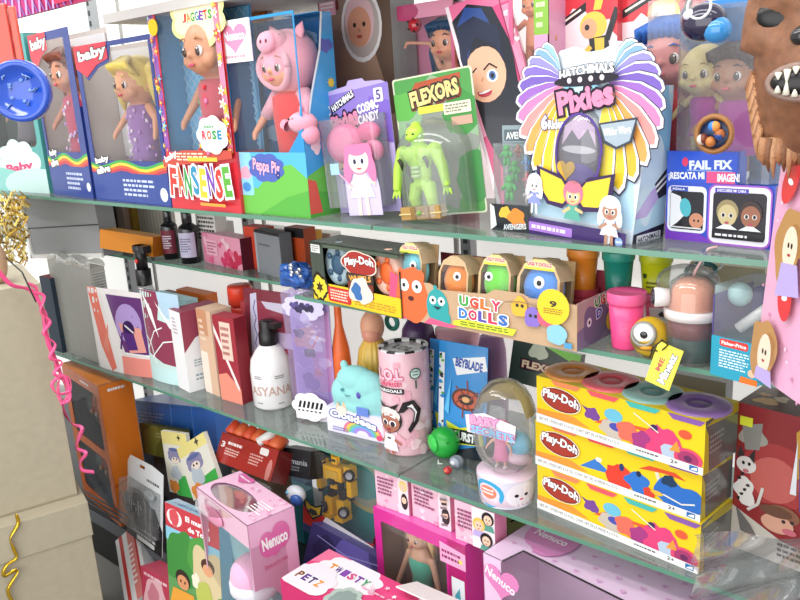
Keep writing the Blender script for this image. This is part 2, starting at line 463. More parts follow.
def sides(mb, w, d, h, m=None):
    """printed faces of a carton standing with its front bottom left corner at the origin"""
    return {'front': Face(mb, (0, 0, 0), (1, 0, 0), (0, 0, 1), w, h, m), 'right': Face(mb, (w, 0, 0), (0, 1, 0), (0, 0, 1), d, h, m),
            'left': Face(mb, (0, d, 0), (0, -1, 0), (0, 0, 1), d, h, m), 'top': Face(mb, (0, 0, h), (1, 0, 0), (0, 1, 0), w, d, m)}
def shade_seams(mb, w, d, h, col):
    pass
def shell(w, d, h, cols, holes=(), t=.0015, inner='#e9e6e2', top=True, side_holes=None, m='gloss_card'):
    """open-fronted carton: walls, back and floor, front plate with window holes (uv fractions)"""
    mb = MB(m); c = lambda k: cols.get(k, cols['all'])
    mb.box(0, w, d - t, d, 0, h, inner, cols={'back': c('back')})
    mb.box(0, t, t, d - t, 0, h, inner, cols={'left': c('left'), 'front': c('left')})
    if side_holes:
        mb.box(w - t, w, t, d - t, 0, h * side_holes, inner, cols={'right': c('right')})
    else: mb.box(w - t, w, t, d - t, 0, h, inner, cols={'right': c('right'), 'front': c('right')})
    mb.box(t, w - t, t, d - t, 0, t, inner)
    if top: mb.box(0, w, t, d, h - t, h, inner, cols={'top': c('top')})
    mb.plate([(0, 0), (w, 0), (w, h), (0, h)], [[(u * w, v * h) for u, v in hl] for hl in holes], t, c('front'))
    return mb
def rrect(u0, v0, u1, v1, r=.05, asp=1.0, n=4):
    P = []
    for cu, cv, a0 in ((u1 - r, v1 - r * asp, 0), (u0 + r, v1 - r * asp, 90), (u0 + r, v0 + r * asp, 180), (u1 - r, v0 + r * asp, 270)):
        for k in range(n + 1):
            a = math.radians(a0 + 90 * k / n); P.append((cu + r * math.cos(a), cv + r * asp * math.sin(a)))
    return P
def film_window(parent, w, h, hole, y=.0022, label=None):
    mb = MB('film'); P = [(u * w, v * h) for u, v in hole]
    xs = [p[0] for p in P]; zs = [p[1] for p in P]
    mb.add([(x, y, z) for x, z in P], [list(range(len(P)))], '#fff')
    return part('window_film', mb, parent, label)
# ---------------------------------------------------------------- the place
Z1, Z2, Z3, Z4 = 1.251, 1.081, .730, .22
ZL = 1.060
YF, YB = 1.10, 1.49
def Xat(u, y, z):
    lo, hi = -6.0, 1.2
    for _ in range(50):
        m = (lo + hi) / 2
        if proj((m, y, z))[0] < u: lo = m
        else: hi = m
    return lo
def back(u0, u1, y, z, top, yaw=0):       # like stand(), for things whose foot is hidden: columns u0..u1 measured at row top
    x = Xat(u0, y, z + .2); a = Vector((x, y, z)); h = height(a, top)
    for _ in range(3):
        a.x = Xat(u0, y, z + h); h = height(a, top)
    b = Xat(u1, y, z + h)
    return TR(*a) @ RZ(yaw), b - a.x, h

mb = MB('wall'); mb.box(-4.2, 2.6, 1.60, 1.66, 0, 2.7, '#e9e8e4'); struct('wall_back', mb)
# the shelving stands before a shop window hung with white paper: daylight glows through it
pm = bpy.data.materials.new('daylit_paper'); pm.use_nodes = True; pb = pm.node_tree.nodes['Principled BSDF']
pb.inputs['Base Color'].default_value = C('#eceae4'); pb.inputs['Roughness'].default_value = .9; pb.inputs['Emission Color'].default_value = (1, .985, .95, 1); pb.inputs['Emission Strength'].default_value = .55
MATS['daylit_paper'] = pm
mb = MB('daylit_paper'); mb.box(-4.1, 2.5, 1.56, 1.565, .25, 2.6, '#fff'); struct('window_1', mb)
mb = MB('wall'); mb.box(-4.2, -4.1, -1.6, 1.56, 0, 2.7, '#dcdcda'); struct('wall_left', mb)
mb = MB('wall'); mb.box(-4.2, 2.6, -1.6, 1.56, -.06, 0, '#8d8a85'); struct('floor', mb)
# joints of the white wall panels and the dark gap behind the lowest shelf
mb = MB('wall')
for x in (-3.4, -2.62, -1.95, -1.2, -.42, .4, 1.2): mb.box(x, x + .012, 1.553, 1.56, .3, 2.7, '#b9b6b0')
struct('trim_1', mb)
def post(x, y=1.515):
    m = MB('metal'); m.box(x, x + .03, y, y + .025, 0, 2.3, '#a9abad', 'plastic')
    m2 = MB('plastic')
    for k in range(60): m2.box(x + .009, x + .021, y - .0012, y, .25 + k * .034, .268 + k * .034, '#3a3c3e')
    o = tag(m.build('shelf_upright'), 'pale grey slotted steel upright of the shelving, ' + POSTS[len(POSTU)], 'shelf upright', 'slotted uprights of the shelving')
    part('slots', m2, o); POSTU.append(o)
POSTS = ['seen top left above the small doll boxes', 'behind the dark bottles', 'behind the wheel compound pack', 'behind the modelling compound tubs', 'at the right end']
POSTU = []
for x in (Xat(96, 1.515, 1.62), -2.0, -1.15, -.35, .5): post(x)

def glass(name, x0, x1, y0, y1, z, label, t=.008, m='shelf_glass'):
    a = MB(m); a.box(x0, x1, y0 + .0015, y1, z - t, z, '#fff')
    o = tag(a.build('glass_shelf'), label, 'glass shelf', 'glass shelves')
    b = MB('glass_edge'); b.box(x0, x1, y0, y0 + .0015, z - t, z, '#fff'); part('polished_edge', b, o)
    return o
glass('s', -3.9, -1.05, YF, YB, Z1, 'left pane of the top glass shelf, carrying the baby doll boxes', .009)
glass('s', -1.045, .9, YF, YB, Z1, 'right pane of the top glass shelf, carrying the large blister packs', .009)
glass('s', -3.7, -1.30, YF + .125, YB, ZL, 'left pane of the middle glass shelf, under the dark bottles')
glass('s', -1.295, .9, YF, YB, Z2, 'right pane of the middle glass shelf, under the soft toy tray')
glass('s', -3.6, -1.02, YF, YB + .02, Z3, 'left pane of the third glass shelf, under cosmetics pouches')
glass('s', -1.015, .9, YF, YB + .02, Z3, 'right pane of the third glass shelf, under the compound multipacks')
# top board above eye level
mb = MB('wall'); mb.box(Xat(104, 1.1, 1.70), -.9, YF, YB, 1.703, 1.725, '#cfcdc9')
solo('shelf_board', mb, Matrix(), 'pale board above the dolls, only its underside seen along the top', 'shelf')
# brackets under the panes
def bracket(x, y0, z, lab):
    m = MB('metal'); m.box(x, x + .004, y0, YB + .015, z - .034, z - .010, '#2c2e30', 'plastic'); 
    m.tube([(x + .002, y0 + .01, z - .012), (x + .002, y0 + .03, z - .04), (x + .002, YB, z - .075)], .004, '#3a3c3e', 'plastic', 6)
    solo('shelf_bracket', m, Matrix(), lab, 'bracket', 'dark shelf brackets')
bracket(Xat(150, 1.2, .7), 1.17, Z3, 'dark bracket under the third shelf, left of the red gift pack')
bracket(Xat(184, 1.2, .7), 1.17, Z3, 'dark bracket under the third shelf, right above the blue tray')
bracket(Xat(290, 1.2, .7), 1.2, Z3, 'dark bracket under the third shelf, above the black carton')
bracket(Xat(668, 1.3, 1.08), 1.2, Z2, 'dark bracket under the middle shelf near the training cup')
# base plinth
mb = MB('plastic'); mb.box(-3.6, .9, 1.07, YB + .02, .16, Z4, '#33363b'); mb.box(-3.6, .9, 1.10, YB + .02, 0, .16, '#1d1f22')
mb.box(-3.6, .9, 1.066, 1.07, .168, .212, '#6f737a')
solo('base_shelf', mb, Matrix(), 'dark metal bottom shelf with a grey front rail, beside the stacked beige cartons', 'shelf', bevel=.002)
mb = MB('metal')
for k in range(3): mb.tube([(-3.2, 1.062 - .0 * k, Z4 + .022 + k * .018), (Xat(140, 1.06, Z4), 1.062, Z4 + .022 + k * .018)], .003, '#55585c', 'plastic', 6)
solo('wire_rail', mb, Matrix(), 'thin dark wire rail on the bottom shelf in front of the orange toy box', 'rail')

# ---------------------------------------------------------------- dolls
def doll(name, label, cat, M, H, skin, hair, dress, kind='baby', group=None, shoes='#fff', style='long', dress2=None, arms=(.9, .9), hood=None, eye='#4a2e20', hs=1.0, nodress=False, dw=1.0):
    r = (.155 if kind == 'baby' else .088) * H * hs
    hz = H - r * 1.05; ns = hz - r * (.74 if kind == 'baby' else .9)
    o = empty(name, M, label, cat, group)
    b = MB('skin'); S = lambda x: x * H
    baby = kind == 'baby'
    b.ball((0, 0, hz), (r * .94, r * .95, r), skin, seg=20, rings=14)
    b.ball((0, -r * .35, hz - r * .42), (r * .62, r * .55, r * .45), skin)
    b.ball((0, -r * .93, hz - r * .22), (r * .10, r * .14, r * .10), skin, seg=8, rings=6)
    for q in (-1, 1):
        b.ball((q * r * .93, 0, hz - r * .15), (r * .12, r * .16, r * .22), skin, seg=8, rings=6)
        b.ball((q * r * .45, -r * .55, hz - r * .38), (r * .3, r * .3, r * .28), skin, seg=10, rings=8)
    sw = .13 * H if baby else .095 * H
    b.tube([(0, 0, hz - r * .7), (0, 0, ns - .02 * H)], r * (.34 if baby else .36), skin)
    b.tube([(0, 0, ns - .01 * H), (0, 0, ns - .06 * H), (0, 0, ns - .16 * H), (0, 0, S(.40 if baby else .5)), (0, 0, S(.36 if baby else .46))],
           [sw * .5, sw * .82, sw * (.86 if baby else .55), sw * (.9 if baby else .75), sw * .5], skin, flat=.72)
    for q, a in ((-1, arms[0]), (1, arms[1])):
        sh = Vector((q * sw * .85, 0, ns - .05 * H)); L1 = .15 * H if baby else .17 * H
        el = sh + Vector((q * math.sin(a) * L1, -.02 * H, -math.cos(a) * L1)); hd = el + Vector((q * math.sin(a * .6) * L1 * .9, -.06 * H, -math.cos(a * .6) * L1 * .85))
        b.tube([sh, el, hd], [.036 * H if baby else .022 * H, .030 * H if baby else .018 * H, .020 * H if baby else .012 * H], skin)
        b.ball(tuple(hd + Vector((0, -.006 * H, -.012 * H))), (.024 * H, .02 * H, .028 * H) if baby else (.014 * H, .01 * H, .02 * H), skin, seg=8, rings=6)
        for k in range(4):
            f0 = hd + Vector((q * (k - 1.5) * .009 * H, -.01 * H, -.02 * H)); b.tube([f0, f0 + Vector((0, -.01 * H, -.024 * H))], .0055 * H if baby else .004 * H, skin, seg=6)
        lx = q * sw * .5
        b.tube([(lx, 0, S(.42 if baby else .5)), (lx * 1.3, -.02 * H, S(.22 if baby else .27)), (lx * 1.35, 0, S(.06))], [.05 * H if baby else .042 * H, .04 * H if baby else .028 * H, .026 * H if baby else .018 * H], skin)
        b.ball((lx * 1.35, -.025 * H, S(.03)), (.028 * H, .05 * H, .028 * H), skin, seg=8, rings=6)
    bo = part('body', b, o, remesh=max(.0012, H * .0095))
    for q in (-1, 1):
        e = MB('shiny'); ex, ez = q * r * .36, hz - r * .1; ey = -math.sqrt(max(.01, 1 - .36 ** 2 - .1)) * r * .95
        e.ball((ex, ey, ez), (r * .165, r * .08, r * .165), '#f4efec', seg=12, rings=8)
        e.ball((ex - q * r * .01, ey - r * .05, ez - r * .01), (r * .12, r * .06, r * .15), eye, seg=10, rings=8)
        e.ball((ex - q * r * .01, ey - r * .085, ez - r * .01), (r * .06, r * .035, r * .08), '#120c0a', seg=8, rings=6)
        e.ball((ex + r * .05, ey - r * .11, ez + r * .07), r * .03, '#fff', seg=6, rings=5)
        part('eye', e, o)
        w = MB('hair'); w.tube([(ex - r * .2, ey - r * .02, ez + r * .33), (ex, ey - r * .06, ez + r * .4), (ex + r * .2, ey - r * .0, ez + r * .32)], [r * .015, r * .035, r * .015], hair or '#b07a50', seg=6)
        part('eyebrow', w, o)
    l = MB('plastic'); l.ball((0, -r * .93, hz - r * .52), (r * .16, r * .06, r * .06), '#d4566c', seg=10, rings=6); part('lips', l, o)
    if hair and style != 'bald':
        h = MB('hair')
        h.ball((0, r * .12, hz + r * .12), (r * 1.04, r * 1.0, r * 1.02), hair, seg=20, rings=12)
        for k in range(9):
            t = -1 + k / 4; h.tube([(t * r * .2, -r * .4, hz + r * 1.0), (t * r * .7, -r * .88, hz + r * .68), (t * r * .95, -r * .72 + abs(t) * r * .3, hz + r * (.42 - .2 * abs(t)))], [r * .16, r * .17, r * .05], hair, seg=6)
        if style == 'long':
            for k in range(11):
                a = PI * (.0 + k / 10); x, y = math.cos(a) * r * .98, math.sin(a) * r * .8
                h.tube([(x * .8, y, hz + r * .3), (x * 1.08, y + r * .05, hz - r * .5), (x * 1.15, y + r * .1, hz - r * (1.5 + .3 * (k % 3)))], [r * .26, r * .3, r * .06], hair, seg=6)
        if style == 'tails':
            for q in (-1, 1):
                h.ball((q * r * 1.15, r * .1, hz + r * .45), (r * .35, r * .3, r * .35), hair)
                h.tube([(q * r * 1.2, r * .1, hz + r * .4), (q * r * 1.5, 0, hz - r * .3), (q * r * 1.4, 0, hz - r * 1.2)], [r * .3, r * .34, r * .06], hair, seg=8)
        part('hair', h, o)
    if hood:
        h = MB('plush'); h.ball((0, r * .12, hz + r * .1), (r * 1.18, r * 1.1, r * 1.2), hood, seg=22, rings=14)
        h.M = TR(0, -r * .55, hz + r * .78) @ RX(-18); h.ball((0, 0, 0), (r * .62, r * .55, r * .46), hood)
        h.lathe([(0, -.02 * r), (r * .33, 0), (r * .36, r * .08), (r * .33, r * .30)], '#e890a8', 20) if False else None
        h.M = TR(0, -r * .98, hz + r * .80) @ RX(90 - 8); h.lathe([(r * .36, -r * .2), (r * .40, 0), (r * .34, r * .12), (0, r * .14)], '#f0a4b8', 20, sx=1.15)
        for q in (-1, 1): h.ball((q * r * .15, r * .02, r * .14), (r * .055, r * .075, r * .03), '#7d3546')
        h.M = Matrix()
        for q in (-1, 1):
            h.M = TR(q * r * .72, r * .05, hz + r * 1.12) @ RY(q * 30); h.lathe([(r * .26, -r * .15), (r * .2, r * .15), (0, r * .42)], hood, 12, sy=.5); h.M = Matrix()
            h.ball((q * r * .42, -r * .72, hz + r * 1.0), (r * .07, r * .05, r * .07), '#2a2226')
        # rolled rim round the face
        pts = [(math.cos(2 * PI * i / 24) * r * .80, -r * .66 - .1 * r * math.cos(4 * PI * i / 24), hz - r * .12 + math.sin(2 * PI * i / 24) * r * .72) for i in range(25)]
        h.tube(pts, r * .13, '#f4b4c4', seg=8)
        part('animal_hood', h, o)
    if not nodress:
        d = MB('cloth'); zt = ns - .035 * H; sy = .78
        if baby:
            d.lathe([(sw * .62, zt), (sw * 1.0, zt - .03 * H), (sw * 1.03, zt - .14 * H), (sw * 1.12 * dw, S(.34)), (sw * 1.4 * dw, S(.20)), (sw * 1.34 * dw, S(.195)), (sw * .8, S(.30))], dress, 26, sy=sy)
        else:
            d.lathe([(sw * .70, zt - .03 * H), (sw * .86, zt - .07 * H), (sw * .62, zt - .16 * H), (sw * .86, S(.47)), (sw * 1.25, S(.28)), (sw * 1.2, S(.278)), (sw * .6, S(.4))], dress, 26, sy=sy)
        if dress2:
            for k in range(30):
                a = rnd.uniform(PI, 2 * PI); z = rnd.uniform(S(.22), zt - .04 * H)
                rr = sw * (1.05 if z > S(.34) else 1.05 + .4 * (S(.34) - z) / (.14 * H)) if baby else sw * 1.0
                d.ball((rr * math.cos(a), rr * sy * math.sin(a), z), (.016 * H, .008 * H, .016 * H), dress2[k % len(dress2)], seg=8, rings=5)
        part('dress', d, o)
    for q in (-1, 1):
        s = MB('plastic'); lx = q * sw * .5 * 1.35
        s.ball((lx, -.028 * H, S(.028)), (.034 * H, .058 * H, .03 * H), shoes, seg=10, rings=8); s.tube([(lx, 0, S(.03)), (lx, 0, S(.07))], .032 * H, shoes); part('shoe', s, o)
    return o
# ================================================================ TOP SHELF
# --- teal box behind the hanging blue disc
M, w, h = stand((-14, 190), (50, 193.5), Z1, 44); d = .11
o = empty('doll_box', M, 'teal doll carton with a dark window behind the hanging blue disc, at the far left', 'toy box', 'baby doll boxes on the top shelf')
mb = shell(w, d, h, {'all': '#4f9c98', 'front': '#5aa9a3'}, [rrect(.06, .30, .94, .93, .06, w / h)], inner='#56615f')
F = sides(mb, w, d, h)['front']
F.cloud(.62, .16, .3, .2, '#d9f0ec').text('Baby', .62, .16, .42, .08, '#d8487a', 6, .05, out='#fff', ow=.06)
F.ell(.2, .08, .5, .1, '#8fd0c8').ell(.85, .05, .5, .13, '#c9e8e2'); part('carton', mb, o); film_window(o, w, h, rrect(.06, .30, .94, .93, .06, w / h))
doll('baby_doll', 'dark haired doll in grey clothes inside the teal carton behind the blue disc', 'doll', M @ TR(w * .6, d * .55, .10), h * .60, '#a97f6c', '#3a2f33', '#6e6a72', style='long')
# --- two rainbow edged doll boxes
def rainbow_box(L, R, top, nm, lab, skin, hair, dress, style, dl, wind, hs=1.0, card='#2b3f8c'):
    M, w, h = stand(L, R, Z1, top); d = .11
    o = empty('doll_box', M, lab, 'toy box', 'baby doll boxes on the top shelf')
    hole = [(u, v) for u, v in wind]
    mb = shell(w, d, h, {'all': card, 'front': card, 'top': '#8d2a3c'}, [hole], inner='#c9bdb6', top=False, side_holes=.55)
    S_ = sides(mb, w, d, h); F = S_['front']
    pts = [(i / 12, .255 - .02 * math.sin(i * .9)) for i in range(13)]
    for k, c in enumerate(('#3fae4b', '#f2d13a', '#e0612e', '#c83246')): F.band([(u, v - .017 * k) for u, v in pts], .018, c)
    F.rect(0, .0, 1, .19, '#2a4596') 
    F.bars(.42, .04, .86, .16, 4, '#c9d4ee', 4)
    F.text('baby', .17, .27, .2, .05, '#fff', 8, .05, out='#20242c', ow=.08).text('alive', .17, .21, .2, .05, '#fff', 8, .05, out='#20242c', ow=.08)
    F.ell(.93, .07, .045, .045, '#e9f0f8')
    # red flag with the name at the top corner
    F.poly([(0, 1), (0, .86), (.14, .80), (.30, .87), (.46, .9), (.46, 1)], '#d42f45')
    F.text('baby', .25, .935, .40, .085, '#fff', 4, .04, out='#15161c', ow=.06)
    part('carton', mb, o); film_window(o, w, h, hole)
    if card == '#2b3f8c':
        c = MB('card'); c.box(.004, w - .004, d - .006, d - .003, .3 * h * .9, h * .97, '#e4e2e2'); c.box(.004, w - .004, d - .0065, d - .006, .5 * h, .52 * h, '#c8313f'); part('backing_card', c, o)
    dd = doll('baby_doll', dl, 'doll', M @ TR(w * .54, d * .5, h * .06), h * .84, skin, hair, dress, style=style, hs=hs * 1.16, dw=.8, dress2=['#d9b4e8', '#b98ad0', '#f2e3f4'])
    return o
rainbow_box((54, 194), (94, 199), 36, '', 'narrow blue doll carton with a red haired doll, second from the left', '#c98a6e', '#7a3b26', '#c2476a', 'long', 'red haired doll in pink inside the narrow blue carton', [(.05, .28), (.86, .28), (.86, .95), (.05, .95)], .9)
rainbow_box((97, 199.5), (172, 207), 47, '', 'blue and white doll carton with a rainbow stripe and a blonde doll', '#e0a17c', '#e8cf6a', '#9a6fb0', 'tails', 'blonde doll in a purple dress inside the rainbow striped carton', [(.06, .27), (.96, .27), (.97, .97), (.5, .97), (.46, .88), (.3, .85), (.15, .78), (.06, .84)], .95)
# --- red and blue box with long window
M, w, h = stand((173, 207.5), (242, 213.5), Z1, 13); d = .085
o = empty('doll_box', M, 'tall red doll carton with big coloured title letters and blue lattice backing', 'toy box', 'baby doll boxes on the top shelf')
hole = [(.07, .30), (.90, .30), (.95, .42), (.93, .93), (.80, .985), (.1, .985)]
mb = shell(w, d, h, {'all': '#d5333f', 'front': '#dd3340', 'left': '#8d4fae', 'top': '#d5333f'}, [hole], inner='#5aa5d4', top=False, side_holes=.3)
S_ = sides(mb, w, d, h); F = S_['front']
F.rect(0, .3, .07, 1, '#9a5bb5').dots(26, .035, ['#f0a7c8', '#e8543f', '#f4cf3b', '#6fc3e8'], 5, 'flower', (.01, .3, .06, .99))
F.rect(.93, .3, 1, 1, '#e88aa8').dots(26, .035, ['#fff', '#f4cf3b', '#e8543f'], 6, 'flower', (.95, .3, 1, .99))
F.poly([(0, .26), (.3, .31), (1, .31), (1, .27), (0, .22)], '#c94a3a').text('baby', .13, .275, .2, .045, '#fff', 20, .05, out='#b02030', ow=.05)
F.bars(.22, .255, .8, .30, 3, '#f6e8c8', 2); F.rect(.38, .255, .8, .275, '#e3c63a')
for k, (ch, c) in enumerate(zip('FANSENSE', ('#e8392f', '#e8662f', '#3f9e4a', '#2f8fb8', '#f0c832', '#7a3fae', '#e8392f', '#5fae3a'))):
    F.text(ch, .125 + .112 * k, .145 + .012 * (k % 2), .10, .15, c, (-6, 5, -4, 7, -5, 4, -6, 5)[k], .04, out='#fff', ow=.07)
F.rect(.5, .03, .85, .045, '#f3a23c')
F.cloud(.78, .385, .19, .14, '#fff', 7).text('baby', .75, .425, .14, .022, '#3f9e4a', 0, .03)
for k, (ch, c) in enumerate(zip('ROSE', ('#e23a4e', '#e8662f', '#3f9e4a', '#2f8fb8'))): F.text(ch, .67 + .07 * k, .385, .06, .045, c, 0, .05)
part('carton', mb, o); film_window(o, w, h, hole)
c = MB('card'); c.box(.004, w - .004, d - .006, d - .003, .25 * h, h * .98, '#7cc8f0')
L_ = Face(c, (.004, d - .006, .25 * h), (1, 0, 0), (0, 0, 1), w - .008, .73 * h)
for i in range(22):
    L_.line([(i * .1 - 1.2, 0), (i * .1, 1)], .012, '#a4dcf6')
for i in range(22): L_.line([(i * .1, 0), (i * .1 - 1.2, 1)], .012, '#b4e2f8')
part('backing_card', c, o)
g = MB('card'); G = Face(g, (-.012, -.004, h - .10), (1, 0, 0), (0, 0, 1), .04, .05)
g.prism([(math.cos(a * PI / 10) * .019, math.sin(a * PI / 10) * .019) for a in range(20)], 0, .0015, '#f4c91f') 
for i in range(len(g.v)): g.v[i] = Vector((g.v[i].x + .022, -.004 - g.v[i].z, g.v[i].y + h * .925))
part('yellow_sticker', g, o, 'round yellow sticker')
g = MB('card'); g.mt = 'gloss_card'
g.box(w * .44, w * .98, -.003, -.001, h * .90, h * .985, '#fff'); G = Face(g, (w * .44, -.003, h * .90), (1, 0, 0), (0, 0, 1), w * .54, h * .085, clip=False)
G.cloud(.5, .5, .62, .42, '#f2ee9a', 8).cloud(.5, .5, .54, .34, '#fff6c8', 8)
for k, (ch, c) in enumerate(zip('JAGGETS', ('#e8392f', '#f08a2f', '#3f9e4a', '#2f8fb8', '#7a3fae', '#e8392f', '#3f9e4a'))): G.text(ch, .18 + .107 * k, .5, .1, .5, c, (-8, 6)[k % 2], .03)
part('title_tag', g, o, 'yellow cloud shaped title tag')
doll('baby_doll', 'bald doll in a flowered dress inside the tall red carton', 'doll', M @ TR(w * .66, d * .5, h * .10), h * .86, '#cf9473', None, '#c84a5c', style='bald', dress2=['#f2c23a', '#f4f0ea', '#5fae5a', '#e77fae', '#d8333f'], arms=(.7, .5), hs=1.15, dw=.8)
# --- white spotted box behind
M, w, h = back(211, 268, 1.33, Z1, -30); d = .09
mb = MB('card'); mb.box(0, w, 0, d, 0, h, '#f2efec'); F = sides(mb, w, d, h)['front']
F.dots(60, .018, ['#3a3a40', '#55555c'], 9)
F.ell(.58, .80, .36, .32, '#b98a4a').ell(.58, .80, .32, .28, '#e0b040')
for k in range(6): F.line([(.34 + .02 * k, .70 + .012 * k), (.58, .86 - .01 * k), (.82 - .02 * k, .70 + .012 * k)], .03, ('#f0d060', '#a8702a')[k % 2])
solo('gift_box', mb, M, 'white black-spotted box with a golden emblem, behind the big blue doll box', 'box')
# --- big blue box with the hooded doll
M, w, h = stand((241, 212.5), (311, 218.5), Z1, 22); d = .105
o = empty('doll_box', M, 'large sky blue and green doll carton with a doll in a pink animal hood', 'toy box', 'baby doll boxes on the top shelf')
hole = [(.03, .33), (.78, .33), (.93, .42), (.985, .55), (.985, .985), (.03, .985)]
mb = MB('gloss_card'); t = .0015
mb.plate([(0, 0), (w, 0), (w, h), (0, h)], [[(u * w, v * h) for u, v in hole]], t, '#2f93cf')
mb.box(0, w, d - t, d, 0, h, '#1f5f92'); mb.box(0, t, t, d, 0, h, '#2a6fa6'); mb.box(0, w, t, d, 0, t, '#58b047')
SH = [(.0, .0), (1, .0), (1, 1), (.72, 1), (.60, .82), (.30, .62), (.16, .50), (.0, .46)]
m0 = mb.M; mb.M = TR(w, 0, 0) @ RZ(90); mb.plate([(a * d, b * h) for a, b in SH], [], t, '#3f9fdc'); mb.M = m0
mb.box(w * .55, w, d * .6, d, h - t, h, '#3f9fdc')
S_ = sides(mb, w, d, h); F = S_['front']; Rf = S_['right']; Rf.o = Vector((w + .0002, 0, 0))
F.poly([(0, .0), (1, .0), (1, .33), (0, .33)], '#56b7e4').poly([(0, 0), (1, 0), (1, .20), (.8, .27), (.55, .25), (.3, .14), (.0, .16)], '#6cbf4a').poly([(.3, 0), (1, 0), (1, .14), (.7, .10)], '#57ae3f')
F.rect(.0, .10, .24, .33, '#8fd4ef', .03); F.blob(.14, .22, .07, '#f3a6bb', 3).ell(.14, .145, .06, .045, '#3f8fd0')
F.cloud(.45, .25, .23, .12, '#4f63b8', 8).text('Peppa Pig', .45, .25, .38, .085, '#f6b9cf', -6, .03, out='#2a3a8c', ow=.06)
Rf.poly([(0, 0), (1, 0), (1, .20), (.6, .27), (0, .21)], '#6cbf4a').poly([(0, 0), (1, .0), (1, .1), (0, .14)], '#57ae3f')
Rf.blob(.78, .84, .15, '#5a62b4', 4).star(.85, .66, .11, '#f2d24c', 8, .6)
Rf.blob(.3, .36, .15, '#f7e3ea', 6).poly([(.0, .02), (.34, .02), (.22, .18), (.0, .2)], '#e05a4a')
for a, b in zip(SH[3:-1], SH[4:]): Rf.line([a, b], .05, '#eef6fa')
Rf.flower(.84, .52, .16, '#cfe6f4', '#f2e6a0')
part('carton', mb, o)
f = MB('film'); f.add([(w * u, .0022, h * v) for u, v in hole], [list(range(len(hole)))], '#fff'); part('window_film', f, o)
c = MB('card'); c.box(.003, w - .003, d - .007, d - .004, .1 * h, .97 * h, '#1d5d94'); L_ = Face(c, (.003, d - .007, .1 * h), (1, 0, 0), (0, 0, 1), w - .006, .87 * h)
for a, b in ((.25, .84), (.7, .9), (.12, .36), (.85, .6)): L_.cloud(a, b, .13, .07, '#7f9cb8', 6)
part('backing_card', c, o)
g = MB('gloss_card'); g.box(-.006, w * .43, -.004, -.001, h * .79, h * 1.0, '#f7f3f4'); G = Face(g, (-.006, -.004, h * .79), (1, 0, 0), (0, 0, 1), w * .43 + .006, h * .21)
G.heart(.5, .60, .40, '#f08fb4', sv=.8).text('Nenuco', .5, .63, .66, .22, '#fff', 0, .03); G.bars(.15, .08, .85, .2, 1, '#c9a0ae', 3)
part('brand_label', g, o, 'white corner label with a pink heart')
D = doll('baby_doll', 'baby doll in a pink animal hood and red dress inside the large blue carton', 'doll', M @ TR(w * .62, d * .52, h * .045), h * .86, '#e3a17f', None, '#e23a3c', style='bald', dw=.8, hood='#f2a9bb', arms=(.75, .7), hs=1.02, eye='#5a3a28')
for q in (-1, 1):
    p = MB('cloth')
    HH = h * .86; r_ = .155 * HH * 1.02; hz_ = HH - r_ * 1.05; ns_ = hz_ - r_ * .74; sh = Vector((q * .13 * HH * .8, 0, ns_ - .05 * HH)); a_ = (.75, .7)[q > 0]; e_ = sh + Vector((q * math.sin(a_) * .17 * HH, -.02 * HH, -math.cos(a_) * .17 * HH)); p.tube([sh, e_], [.052 * HH, .042 * HH], '#f4b4c6'); part('sleeve', p, D)
p = MB('plush'); s_ = h * .1
p.ball((0, 0, 0), (s_ * .85, s_ * .6, s_ * .55), '#f5a9bd'); p.M = TR(-s_ * .75, -s_ * .3, -s_ * .15) @ RY(-70); p.lathe([(s_ * .3, 0), (s_ * .26, s_ * .35), (0, s_ * .36)], '#ef92ab', 12); p.M = Matrix()
for q in (0, 1): p.ball((s_ * (.1 + .35 * q), -.1 * s_, s_ * .62), (s_ * .14, s_ * .1, s_ * .24), '#f5a9bd'); p.ball((-s_ * (.15 + .3 * q), -s_ * .5, s_ * .2), s_ * .06, '#2a2226')
p.ball((s_ * .5, 0, -s_ * .6), (s_ * .5, s_ * .45, s_ * .5), '#f3a0b6')
solo('plush_toy', p, M @ TR(w * .92, d * .16, h * .475), 'small pink plush animal held by the doll in the pink hood', 'soft toy')
# --- cameo box
M, w, h = back(316, 388, 1.34, Z1, -20); d = .08
mb = MB('card'); mb.box(0, w, 0, d, 0, h, '#a8b9b4', cols={'front': '#9a8274'}); F = sides(mb, w, d, h)['front']
F.rect(0, .93, .4, 1, '#6fb0a8').rect(.4, .93, 1, 1, '#e6e0dc').rect(0, .86, .3, .93, '#7a3030').poly([(.5, .4), (1, .4), (1, .92), (.7, .88)], '#6a5446').poly([(.2, .5), (.9, .5), (.75, .68), (.3, .7)], '#a5856f')
F.elh(.60, .78, .28, .155, '#f4efee').elh(.60, .78, .245, .135, '#c4b6b0').elh(.58, .80, .20, .11, '#ecc4c8').elh(.57, .775, .165, .085, '#e2a083')
F.elh(.51, .785, .022, .010, '#2a1c18').elh(.64, .785, .022, .010, '#2a1c18').elh(.57, .735, .04, .008, '#b8524e').elh(.57, .76, .02, .008, '#c98468')
F.rect(.02, .84, .26, .91, '#f3b4c6').bars(.04, .85, .24, .90, 3, '#ffffff')
solo('toy_box', mb, M, 'grey brown box with an oval portrait of a baby in a white frame', 'toy box')
